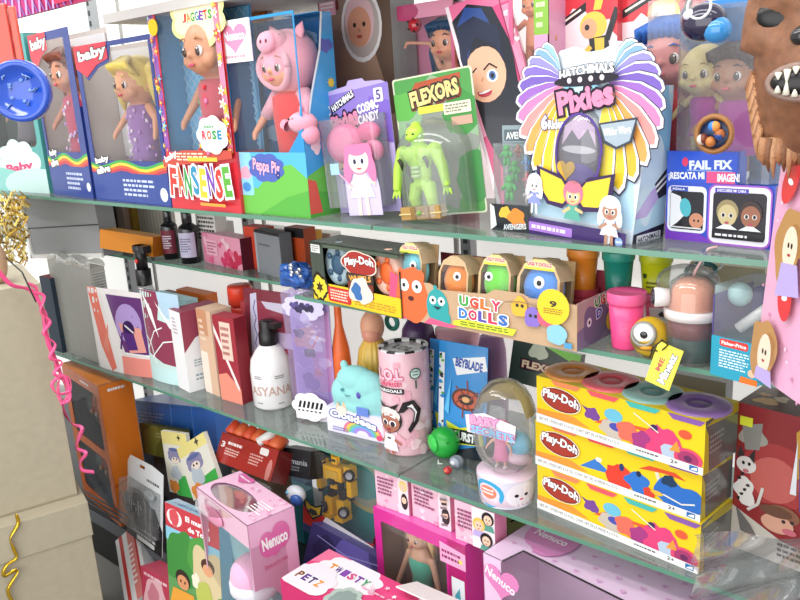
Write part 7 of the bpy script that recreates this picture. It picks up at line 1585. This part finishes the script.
for q, nm in ((-1, 'left'), (1, 'right')):
    rp('arm', lambda m: (m.box(q * .30 * s - .07 * s, q * .30 * s + .07 * s, -.08 * s, .07 * s, .68 * s, .88 * s, Y_), m.box(q * .33 * s - .05 * s, q * .33 * s + .05 * s, -.09 * s, .05 * s, .42 * s, .66 * s, Y_), m.box(q * .32 * s - .03 * s, q * .32 * s + .03 * s, -.06 * s, .02 * s, .64 * s, .70 * s, K_), m.box(q * .33 * s - .035 * s, q * .33 * s + .035 * s, -.08 * s, .0, .36 * s, .42 * s, K_)))
    rp('leg', lambda m: (m.box(q * .12 * s - .05 * s, q * .12 * s + .05 * s, -.06 * s, .05 * s, .30 * s, .47 * s, K_), m.prism([(q * .13 * s - .08 * s, -.10 * s), (q * .13 * s + .08 * s, -.10 * s), (q * .13 * s + .07 * s, .07 * s), (q * .13 * s - .07 * s, .07 * s)], .06 * s, .32 * s, Y_), m.box(q * .13 * s - .09 * s, q * .13 * s + .09 * s, -.16 * s, .06 * s, 0, .07 * s, Y_)))
    for zz, nn in ((.78, 'wheel'), (.16, 'wheel')):
        m = MB('plastic'); m.M = TR((.37 if zz > .5 else .20) * q * s, -.085 * s, zz * s) @ RZ(25 * q) @ RX(90); m.lathe([(0, 0), (.085 * s, 0), (.09 * s, .02 * s), (.09 * s, .05 * s), (.055 * s, .055 * s)], '#1d1e20', 24); m.lathe([(.055 * s, .055 * s), (.05 * s, .045 * s), (0, .05 * s)], '#b4b8bc', 24); m.M = Matrix(); part('wheel', m, ro, 'black wheel with silver hub')
# white blue helmet piece left of it
mb = MB('plastic'); mb.ball((0, 0, 0), (.030, .02, .022), '#dfe4ea'); mb.ball((.014, -.012, -.006), (.018, .014, .016), '#3a62b0'); mb.ball((-.012, -.014, .006), (.008, .006, .006), '#7fc0e0')
solo('toy_ball', mb, TR(*Py(296, 494, 1.14)), 'white and blue round toy piece between the pink box and the robot pack', 'toy')
# purple box under robot box
a = Py(302, 566, 1.10); M, w, h = frame3(a, Py(376, 610, 1.10), Py(300, 516, 1.14)); d = .06
carton('toy_box', 'dark indigo carton below the robot pack, behind the pink carton with lettering', 'toy box', M, w, d, h, {'all': '#3a3468', 'top': '#4f4a86'}, lambda F: F.blob(.6, .6, .25, '#5a4f98', 3).blob(.25, .5, .16, '#2c2850', 5).line([(.1, .8), (.5, .7), (.9, .85)], .01, '#8a84c0').star(.5, .4, .05, '#c8c4e8'))
# teal fabric-like panel behind
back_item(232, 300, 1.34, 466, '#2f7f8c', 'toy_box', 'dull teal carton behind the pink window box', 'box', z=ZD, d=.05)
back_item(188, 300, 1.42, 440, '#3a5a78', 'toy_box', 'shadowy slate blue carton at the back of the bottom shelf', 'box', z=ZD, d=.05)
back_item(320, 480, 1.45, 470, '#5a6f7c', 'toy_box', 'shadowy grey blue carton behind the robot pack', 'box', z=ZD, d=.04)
back_item(496, 545, 1.40, 505, '#3f7fae', 'toy_box', 'blue and green carton between the portrait boxes and the lilac window box', 'box', lambda F: F.blob(.6, .9, .4, '#7fae5a', 3).line([(.3, .9), (.5, .97), (.75, .9)], .03, '#1a1a20'), z=ZD, d=.04)
# three pink portrait boxes standing on the fashion doll carton
a0 = Py(373, 506, 1.10); ZT = a0.z
# fashion doll carton
M, w, h = frame3(Py(379, 602, 1.10), Py(484, 668, 1.075), a0); 
bL = TR(a0.x, a0.y, ZD); b_ = Py(465, 549, 1.09); dd = b_ - a0; dd.z = 0; w = dd.length; M = TR(a0.x, a0.y, ZD) @ Matrix.Rotation(math.atan2(dd.y, dd.x), 4, 'Z'); h = ZT - ZD; d = .09
o = empty('doll_box', M, 'magenta window carton with a fashion doll in a teal mermaid skirt', 'toy box')
hole = rrect(.08, .08, .80, .93, .02, w / h)
mb = shell(w, d, h, {'all': '#d83a9a', 'front': '#cf2f90', 'top': '#e062ae'}, [hole], inner='#a88a72')
F = sides(mb, w, d, h)['front']; F.rect(.82, .0, 1, 1, '#b02a6e').rect(.85, .40, .98, .80, '#e9f0f2').poly([(.86, .42), (.97, .42), (.93, .75), (.88, .7)], '#4fa8b8').poly([(.74, .86), (1, .86), (1, .95), (.74, .97)], '#f0a8cc').bars(.76, .88, .97, .94, 2, '#8a2a60', 3).star(.95, .9, .03, '#f2d84a')
T = sides(mb, w, d, h)['top']
part('carton', mb, o); film_window(o, w, h, hole)
c = MB('card'); c.box(.004, w * .8, d - .006, d - .003, .05 * h, h * .97, '#b09474'); G = Face(c, (w * .45, d - .006, .05 * h), (1, 0, 0), (0, 0, 1), w * .35, h * .9); G.rect(.2, .55, .95, .98, '#b8608a').rect(.3, .6, .85, .9, '#7a8fae').blob(.6, .7, .2, '#c9a0b8', 3); part('backing_card', c, o)
fd = doll('fashion_doll', 'blonde fashion doll with a green blue mermaid outfit inside the magenta carton', 'doll', M @ TR(w * .38, d * .45, h * .02), h * .93, '#dfae90', '#e6c883', '#4fc0a0', kind='fashion', style='long', hs=.9, arms=(.35, .35), shoes='#3f9ca0')
m = MB('plastic'); hh_ = h * .93; sw = .095 * hh_
for j in range(16):
    for i in range(10):
        z = hh_ * (.30 + .02 * j); a = PI + PI * (i + .5 * (j % 2)) / 9.5; rr = sw * (1.22 - .37 * (z / hh_ - .28) / .19 if z < .47 * hh_ else .86)
        if z < .5 * hh_: m.ball((rr * math.cos(a), .78 * rr * math.sin(a), z), (sw * .16, sw * .05, hh_ * .013), ('#2f7f98', '#4f9fb8', '#3a6f98')[(i + j) % 3], seg=6, rings=4)
part('mermaid_scales', m, fd, 'blue scales of the skirt')
for k, (u0, v0, u1, v1, top, lab) in enumerate(((377, 503, 410, 514, 461, 'leftmost of three small pink portrait boxes on the magenta carton'), (413, 514, 452, 530, 474, 'middle pink portrait box, printed with flowing script and hearts'), (456, 537, 496, 552, 492, 'rightmost pink portrait box, with three princess-like portraits on its side'))):
    a = Pz(u0, v0 + 1.5, ZT + .001); b = Pz(u1, v1 + 1.5, ZT + .001); dd = b - a; w_ = dd.length; h_ = min(height(a, top), Z3 - .012 - ZT)
    M2 = TR(*a) @ Matrix.Rotation(math.atan2(dd.y, dd.x), 4, 'Z')
    def art(F):
        F.rect(0, 0, 1, 1, '#edbccd').dots(20, .05, ['#f8d8e2', '#e79ab8'], k + 2, 'heart').bars(.08, .35, .62, .85, 5, '#8a4a70', 3 + k)
        F.rect(.70, 0, 1, 1, '#f4dce4')
        if k < 2: F.elh(.86, .75, .12, .15, '#e8cf7a' if k == 0 else '#d8c8cc').elh(.85, .72, .08, .10, '#f0c4a8').elh(.88, .35, .10, .22, '#2a1f22').elh(.87, .38, .07, .09, '#f0c4a8')
        else:
            F.rect(.45, 0, 1, 1, '#f6e4ea')
            for cx, cy, hc in ((.84, .8, '#1f1a1e'), (.62, .6, '#e6c05a'), (.8, .28, '#1c181a')): F.elh(cx, cy, .15, .17, hc).elh(cx, cy - .03, .10, .12, '#f0c8ae').elh(cx - .03, cy - .02, .015, .02, '#222').elh(cx + .04, cy - .02, .015, .02, '#222').elh(cx, cy - .1, .02, .015, '#c23a4a').poly([(cx - .12, cy - .15), (cx + .12, cy - .15), (cx + .16, cy - .3), (cx - .16, cy - .3)], ('#b9a8e0', '#f09ab8', '#5a9a8a')[int(cy * 10) % 3])
        if k == 1:
            for j in range(7): F.line([(.76 + .03 * (j % 2), .1 + .11 * j), (.92, .14 + .11 * j)], .05, '#3a3436' if j % 2 else '#8a7a80')
    carton('portrait_box', lab, 'box', M2, w_, .04, h_, {'all': '#e9a6be', 'top': '#f4c8d6', 'right': '#e78aac'}, art, 'small pink portrait boxes')
# big pink window box with baby things
c_ = Py(301, 511, 1.00); l_ = Py(214, 470, 1.13); 
zt = c_.z; l_ = Pz(203, 500, zt); r_ = Pz(246, 531, zt)
# corner c: between front left face (towards lower left) and right face
A = Pz(196, 487, zt); B = Pz(247, 526, zt); Cc = Pz(300, 510, zt); 
d1 = B - A; w = d1.length; nrm = Vector((-d1.y, d1.x, 0)).normalized(); d = (Cc - B).dot(nrm); M = TR(A.x, A.y, ZD) @ Matrix.Rotation(math.atan2(d1.y, d1.x), 4, 'Z'); h = zt - ZD
o = empty('toy_box', M, 'large pale pink window box with a heart shaped name label, bottom centre left', 'toy box')
mb = MB('gloss_card'); t = .0015
mb.box(0, w, d - t, d, 0, h, '#e8a8c8'); mb.box(0, t, 0, d, 0, h, '#eaa9ca'); mb.box(0, w, 0, d, 0, t, '#eaa9ca')
# top with a round cut, right side with arched window
circ = [(w * .44 + w * .38 * math.cos(2 * PI * k / 24), d * .36 + d * .30 * math.sin(2 * PI * k / 24)) for k in range(24)]
m0 = MB('gloss_card'); m0.plate([(0, 0), (w, 0), (w, d), (0, d)], [circ], t, '#efbfd8')
b0 = len(mb.v); 
for i in range(len(m0.v)): v = m0.v[i]; m0.v[i] = Vector((v.x, v.z, h - t + (t - v.y)))
mb.v += m0.v; mb.f += [[b0 + i for i in f] for f in m0.f]; mb.c += m0.c; mb.m += m0.m; mb.s += m0.s
T = Face(mb, (0, 0, h + .0004), (1, 0, 0), (0, 1, 0), w, d); T.dots(16, .018, ['#e8a4c8', '#f6d4e6'], 4, 'heart', (.05, .72, .98, .98)).dots(8, .018, ['#e8a4c8', '#f6d4e6'], 5, 'heart', (.82, .1, .98, .7)).heart(.22, .86, .13, '#d86aa4', 0, .6).text('Nenuco', .22, .865, .2, .05, '#fff', 0, .03).bars(.72, .3, .96, .66, 5, '#fff', 4)
arch = [(0, 0), (.74 * d, 0), (.72 * d, .34 * h), (.62 * d, .46 * h), (.40 * d, .58 * h), (.2 * d, .60 * h), (0, .60 * h)]
m0 = MB('gloss_card'); m0.M = TR(w, 0, 0) @ RZ(90); m0.plate([(.0, .60 * h), (.2 * d, .60 * h), (.40 * d, .58 * h), (.62 * d, .46 * h), (.72 * d, .34 * h), (.74 * d, 0), (d, 0), (d, h), (0, h)], [], t, '#eeb4d4')
b0 = len(mb.v); mb.v += m0.v; mb.f += [[b0 + i for i in f] for f in m0.f]; mb.c += m0.c; mb.m += m0.m; mb.s += m0.s
R_ = Face(mb, (w + .0003, 0, 0), (0, 1, 0), (0, 0, 1), d, h); R_.dots(12, .025, ['#e89cc8', '#f4cce2'], 9, 'heart', (.5, .3, .98, .62)).elh(.36, .845, .17, .075, '#dc6ca8', rot=0).elh(.65, .87, .20, .08, '#dc6ca8').poly([(.22, .82), (.5, .76), (.82, .84), (.6, .92), (.4, .9)], '#dc6ca8').text('Nenuco', .52, .855, .55, .075, '#fff', 4, .04).text('Dime es tu nana', .5, .72, .5, .03, '#d85a8a', 6, .0)
mb.box(0, w, 0, t, h * .86, h, '#eec0d8'); mb.box(0, .02 * w, 0, t, 0, h, '#eec0d8')
F = Face(mb, (0, -.0001, 0), (1, 0, 0), (0, 0, 1), w, h)
part('carton', mb, o)
f = MB('film'); f.box(.001, w + .0002, .0005, d * .74, .001, h * .86, '#fff'); f.lathe([(0, h - .004), (w * .36, h - .004)], '#fff', 20, cx=w * .44, cy=d * .36); part('window_film', f, o)
b = MB('gloss_card'); b.ball((w * .32, -.004, h * .90), (w * .22, .003, h * .055), '#ef9cc0'); part('pink_flap_label', b, o, 'rose oval label')
b = MB('cloth'); b.box(w * .08, w * .92, d * .4, d * .92, .003, h * .80, '#9cc9d0'); b.ball((w * .5, d * .62, h * .80), (w * .36, d * .24, h * .06), '#a8d4da'); part('blue_cushion', b, o, 'pale blue cushion with squares', bevel=.01)
doll('baby_doll', 'pink dressed baby doll lying low in the pale pink window box', 'doll', M @ TR(w * .74, d * .28, .02), h * .60, '#e0a080', None, '#eeb0d0', style='bald', hood=None, hs=1.2, dw=.9)
b = MB('plush'); b.ball((0, 0, 0), (w * .22, w * .22, w * .2), '#f0b4d4'); b.M = TR(w * .02, 0, w * -.12); b.lathe([(w * .2, -.01), (w * .24, 0), (w * .24, w * .08), (w * .2, w * .1)], '#e8e4ee', 24); solo('doll_bonnet', b, M @ TR(w * .74, d * .28, .02 + h * .55), 'pink bonnet with a white band on the doll in the pale pink window box', 'bonnet')
b = MB('plastic'); b.ball((0, 0, 0), (.022, .016, .018), '#c97a5a'); b.ball((.012, -.01, .01), .01, '#e0a880'); b.ball((-.014, -.008, -.004), .011, '#6fae9a'); b.ball((.0, -.016, -.01), .008, '#d86a7a')
solo('toy_cluster', b, M @ TR(w * .5, d * .34, h * .84), 'small brown and green toy seen through the round top cutout of the pink box', 'toy')
# picture story box
a = Py(170, 606, .92); M, w, h = frame3(a, Py(224, 640, .90), Py(154, 497, .97)); d = .035
o_ = carton('puzzle_box', 'red and blue box with a white round emblem and a jungle children picture', 'box', M, w, d, h, {'all': '#7fb4cc', 'top': '#9cc0d4', 'left': '#8fc0d8', 'front': '#5f9a5a'},
    lambda F: F.rect(0, .78, 1, 1, '#c83a48').elh(.18, .885, .15, .08, '#f0e8e8').splat(.18, .885, .09, '#d8505a', 8, 3).text('El mundo', .62, .925, .44, .05, '#fff', 0, .04).text('de Toldi', .64, .84, .40, .05, '#fff', 0, .04).poly([(0, .78), (1, .78), (1, .62), (.5, .70), (.2, .6), (0, .66)], '#8cc8e0').blob(.3, .52, .3, '#3a8a3c', 3, sv=1.0).blob(.6, .60, .2, '#4f9a44', 6).blob(.8, .5, .28, '#d8c49a', 4).ell(.78, .58, .12, .07, '#4a2a1c').ell(.78, .545, .09, .055, '#e0a078').ell(.3, .34, .14, .09, '#2a1c18').ell(.3, .31, .11, .07, '#d89468').ell(.26, .315, .015, .015, '#1a1412').ell(.34, .315, .015, .015, '#1a1412').poly([(.1, .22), (.5, .24), (.6, .0), (.0, .0)], '#e8a03a').blob(.75, .22, .2, '#b9c05a', 9).blob(.55, .4, .07, '#f0e6d0', 2),
    top=lambda F: F.dots(8, .05, ['#7f9cc0', '#b0c8dc'], 3, 'blob').bars(.1, .3, .6, .5, 2, '#5a7aa0', 4))
# striped box and crimson box in front left
a = Py(128, 606, .98); M, w, h = frame3(a, Py(142, 600, 1.0), Py(106, 552, 1.0)); 
A, B, Cx = Py(100, 560, .98), Py(118, 546, 1.02), Py(146, 606, .93)
M, w, h = frame3(Py(126, 610, .94), Py(144, 594, .98), Py(99, 556, 1.0))
carton('book_box', 'white box with two red stripes lying against the beige cartons', 'box', M, w + .02, .05, h, {'all': '#e4e4e4', 'top': '#9fb0bc', 'left': '#c9ced2'}, lambda F: F.rect(.15, 0, .3, 1, '#c9403e').rect(.5, 0, .78, 1, '#d8807a').rect(.78, 0, .86, 1, '#b83030').bars(.5, .2, .7, .8, 8, '#f4e8e4', 3))
M, w, h = frame3(Py(144, 618, .95), Py(176, 640, .93), Py(134, 562, .98))
carton('toy_box', 'crimson box with a pale round picture left of the jungle picture box', 'toy box', M, w, .06, h, {'all': '#b83a54', 'top': '#c85068'}, lambda F: F.blob(.45, .5, .34, '#e0b0b8', 3).blob(.4, .5, .2, '#c87a8a', 5).bars(.1, .85, .9, .96, 1, '#e8c0c8', 3).splat(.7, .2, .2, '#8ab0c8', 7, 2))
# pink red lettered box in front
A, B = Pz(284, 592, .40), Pz(392, 640, .40)
a = Py(286, 603, .97); 
c1, c2, c3 = Py(283, 585, .93), Py(330, 548, 1.06), Py(432, 600, .90)
zt = Py(330, 548, 1.04).z; P0, P1, P2 = Pz(284, 574, zt), Pz(329, 549, zt), Pz(440, 603, zt)
X_ = (P2 - P1); w = X_.length; yw = math.atan2(X_.y, X_.x); nn = Vector((X_.y, -X_.x, 0)).normalized(); d = max(.12, (P0 - P1).dot(nn)); d = .14
M = TR(P1.x + nn.x * d, P1.y + nn.y * d, ZD) @ Matrix.Rotation(yw, 4, 'Z'); h = zt - ZD
mb = MB('gloss_card'); mb.box(0, w, 0, d, 0, h, '#d82a6e', cols={'top': '#e04a80', 'front': '#d0266a'}); T = Face(mb, (0, 0, h), (1, 0, 0), (0, 1, 0), w, d)
T.poly([(0, 0), (1, 0), (1, .3), (0, .12)], '#d8306c').poly([(0, .6), (0, 1), (.4, 1)], '#f07aa0').cloud(.34, .68, .24, .15, '#f8f0f4', 9)
for k, (ch, c) in enumerate(zip('TWISTY', ('#e8963a', '#6a3f8c', '#8a4fae', '#d85a8a', '#7a3f9c', '#3f9a6a'))): T.text(ch, .18 + .062 * k, .69, .055, .16, c, 0, .05, out='#fff', ow=.05)
T.cloud(.16, .26, .18, .16, '#f4e8ee', 8)
for k, (ch, c) in enumerate(zip('PETZ', ('#8a5a3a', '#6a3f8c', '#4a2f6c', '#e8963a'))): T.text(ch, .07 + .06 * k, .26, .05, .16, c, 0, .05, out='#fff', ow=.05)
T.cloud(.50, .20, .11, .12, '#b4c4ba', 8).cloud(.50, .20, .08, .09, '#8fa09a', 8).dots(12, .02, ['#f4a0c0', '#fff', '#f6c8d8'], 4, 'star', (.5, .5, .98, .95)).bars(.5, .55, .8, .62, 1, '#f4b8cc', 2)
solo('toy_box', mb, M, 'hot pink carton lying flat with white clouded colourful letters, bottom centre', 'toy box')
# white sheet between
mb = MB('card'); a = Py(396, 586, 1.0); M, w, h = frame3(a, Py(440, 606, .98), Py(400, 574, 1.06)); mb.box(0, w, 0, .003, 0, h, '#eceae6'); solo('price_sheet', mb, M, 'white sheet edge between the hot pink carton and the magenta carton', 'sheet')
# lilac window box bottom right
zt = Py(483, 552, 1.06).z; A = Pz(483, 552, zt); B = Pz(640, 628, zt); Cb = Pz(545, 519, zt)
X_ = B - A; yw = math.atan2(X_.y, X_.x); nn = Vector((-X_.y, X_.x, 0)).normalized(); d = .17; w = .42; A.z = ZD; M = TR(*A) @ Matrix.Rotation(yw, 4, 'Z'); h = zt - ZD
o = empty('toy_box', M, 'long pale lilac window box with two pink name labels, under the stacked compound boxes', 'toy box')
mb = MB('gloss_card'); mb.box(0, .0015, 0, d, 0, h, '#e6c4e0'); mb.box(w - .0015, w, 0, d, 0, h, '#e6c4e0'); mb.box(0, w, d - .0015, d, 0, h, '#dcbcd8'); mb.box(0, w, 0, d, 0, .0015, '#dcbcd8')
m0 = MB('gloss_card'); m0.plate([(0, 0), (.11 * w, 0), (.13 * w, .30 * d), (w * .97, .22 * d), (w, .2 * d), (w, d), (0, d)], [], .0015, '#e9cbe6')
for i in range(len(m0.v)): v = m0.v[i]; m0.v[i] = Vector((v.x, v.z, h - v.y))
b0 = len(mb.v); mb.v += m0.v; mb.f += [[b0 + i for i in f] for f in m0.f]; mb.c += m0.c; mb.m += m0.m; mb.s += m0.s
T = Face(mb, (0, 0, h + .0003), (1, 0, 0), (0, 1, 0), w, d)
for i in range(9):
    for j in range(4): T.heart(.06 + .11 * i + .05 * (j % 2), .36 + .17 * j, .013, '#dba8d2')
T.heart(.17, .66, .10, '#dc8ac0', 0, .55).ell(.20, .68, .10, .14, '#dc8ac0').ell(.12, .72, .07, .12, '#dc8ac0').text('Nenuco', .17, .69, .17, .12, '#fbeef6', 0, .03).bars(.08, .46, .28, .5, 1, '#c896c0', 3)
mb.box(0, w * .10, 0, .0015, 0, h, '#e8c8e4'); mb.box(0, w, 0, .0015, 0, h * .25, '#e8c8e4'); part('carton', mb, o)
b = MB('gloss_card'); F = Face(b, (.002, -.003, h - .085), (1, 0, 0), (0, 0, 1), .085, .08, clip=False); b.mt = 'gloss_card'
hp = []
for i in range(24):
    t_ = 2 * PI * i / 24; hp.append((.042 + math.sin(t_) ** 3 * .042, .042 + (13 * math.cos(t_) - 5 * math.cos(2 * t_) - 2 * math.cos(3 * t_) - math.cos(4 * t_)) / 16 * .036))
b.plate([(x + .002, z + h - .085) for x, z in hp], [], .0012, '#de86bc'); 
for i in range(len(b.v)): b.v[i] = Vector((b.v[i].x, b.v[i].y - .0029, b.v[i].z))
F.text('Nenuco', .47, .56, .85, .24, '#fbeef6', -18, .03); part('heart_label', b, o, 'pink heart shaped name label')
f = MB('film'); f.add([(w * .1, .0, h * .25), (w, .0, h * .25), (w, .0, h), (w * .1, 0, h)], [(0, 1, 2, 3)], '#fff'); f.add([(w * .11, .001, h - .001), (w, .001, h - .001), (w, d * .25, h - .001), (.12 * w, d * .3, h - .001)], [(0, 1, 2, 3)], '#fff'); part('window_film', f, o)
b = MB('gloss_card'); b.tube([(w * .11, 0, h + .0005), (w * .13, d * .30, h + .0005), (w * .97, d * .22, h + .0005)], .0018, '#2c2226', seg=6); part('window_edge', b, o, 'dark cut edge of the window')
for k, (x, c, c2, lab) in enumerate(((.24, '#8f8a92', '#c9c4cc', 'grey plush shape at the left of the lilac window box'), (.42, '#a89ac8', '#c8bce0', 'lilac bundled toy inside the lilac window box'), (.62, '#8a2a3a', '#d84a5a', 'dark red soft piece inside the lilac window box'), (.82, '#b83a48', '#e06a6a', 'bright red soft piece at the right inside the lilac window box'))):
    m = MB('plush'); m.ball((0, 0, 0), (w * .085, d * .3, h * .30), c); m.ball((0, -d * .1, h * .22), (w * .06, d * .2, h * .14), c2)
    solo('soft_toy', m, M @ TR(w * x, d * .5, h * .36), lab, 'soft toy')
# ---------------------------------------------------------------- light: ceiling tubes and an added fill from in front
w_ = bpy.data.worlds.new('world'); SC.world = w_; w_.use_nodes = True
bg = w_.node_tree.nodes['Background']; bg.inputs['Color'].default_value = (.93, .97, 1, 1); bg.inputs['Strength'].default_value = .9
def lamp(x, y, z, sx, sy, e, rx=0, rz=0, c=(1, .98, .95)):
    l = bpy.data.lights.new('tube_or_fill', 'AREA'); l.shape = 'RECTANGLE'; l.size = sx; l.size_y = sy; l.energy = e; l.color = c
    o = bpy.data.objects.new('tube_or_fill', l); COL.objects.link(o); o.matrix_world = TR(x, y, z) @ RZ(rz) @ RX(rx)
lamp(-1.2, -.3, 2.9, 3.2, .25, 26, 25)
lamp(-.4, .5, 2.9, 2.6, .2, 12, 20)
lamp(-2.6, .4, 2.8, 1.6, .2, 12, 10)
# large soft fill added behind the viewer to brighten the shelf interiors
lamp(-.6, -2.2, 1.5, 4.0, 2.4, 62, 86, 8, (1, .99, .97))
SC.view_settings.view_transform = 'Standard'; SC.view_settings.look = 'None'; SC.view_settings.gamma = 1; SC.view_settings.exposure = .05
SC.view_settings.use_curve_mapping = False
SC.cycles.transparent_max_bounces = 24; SC.cycles.max_bounces = 8
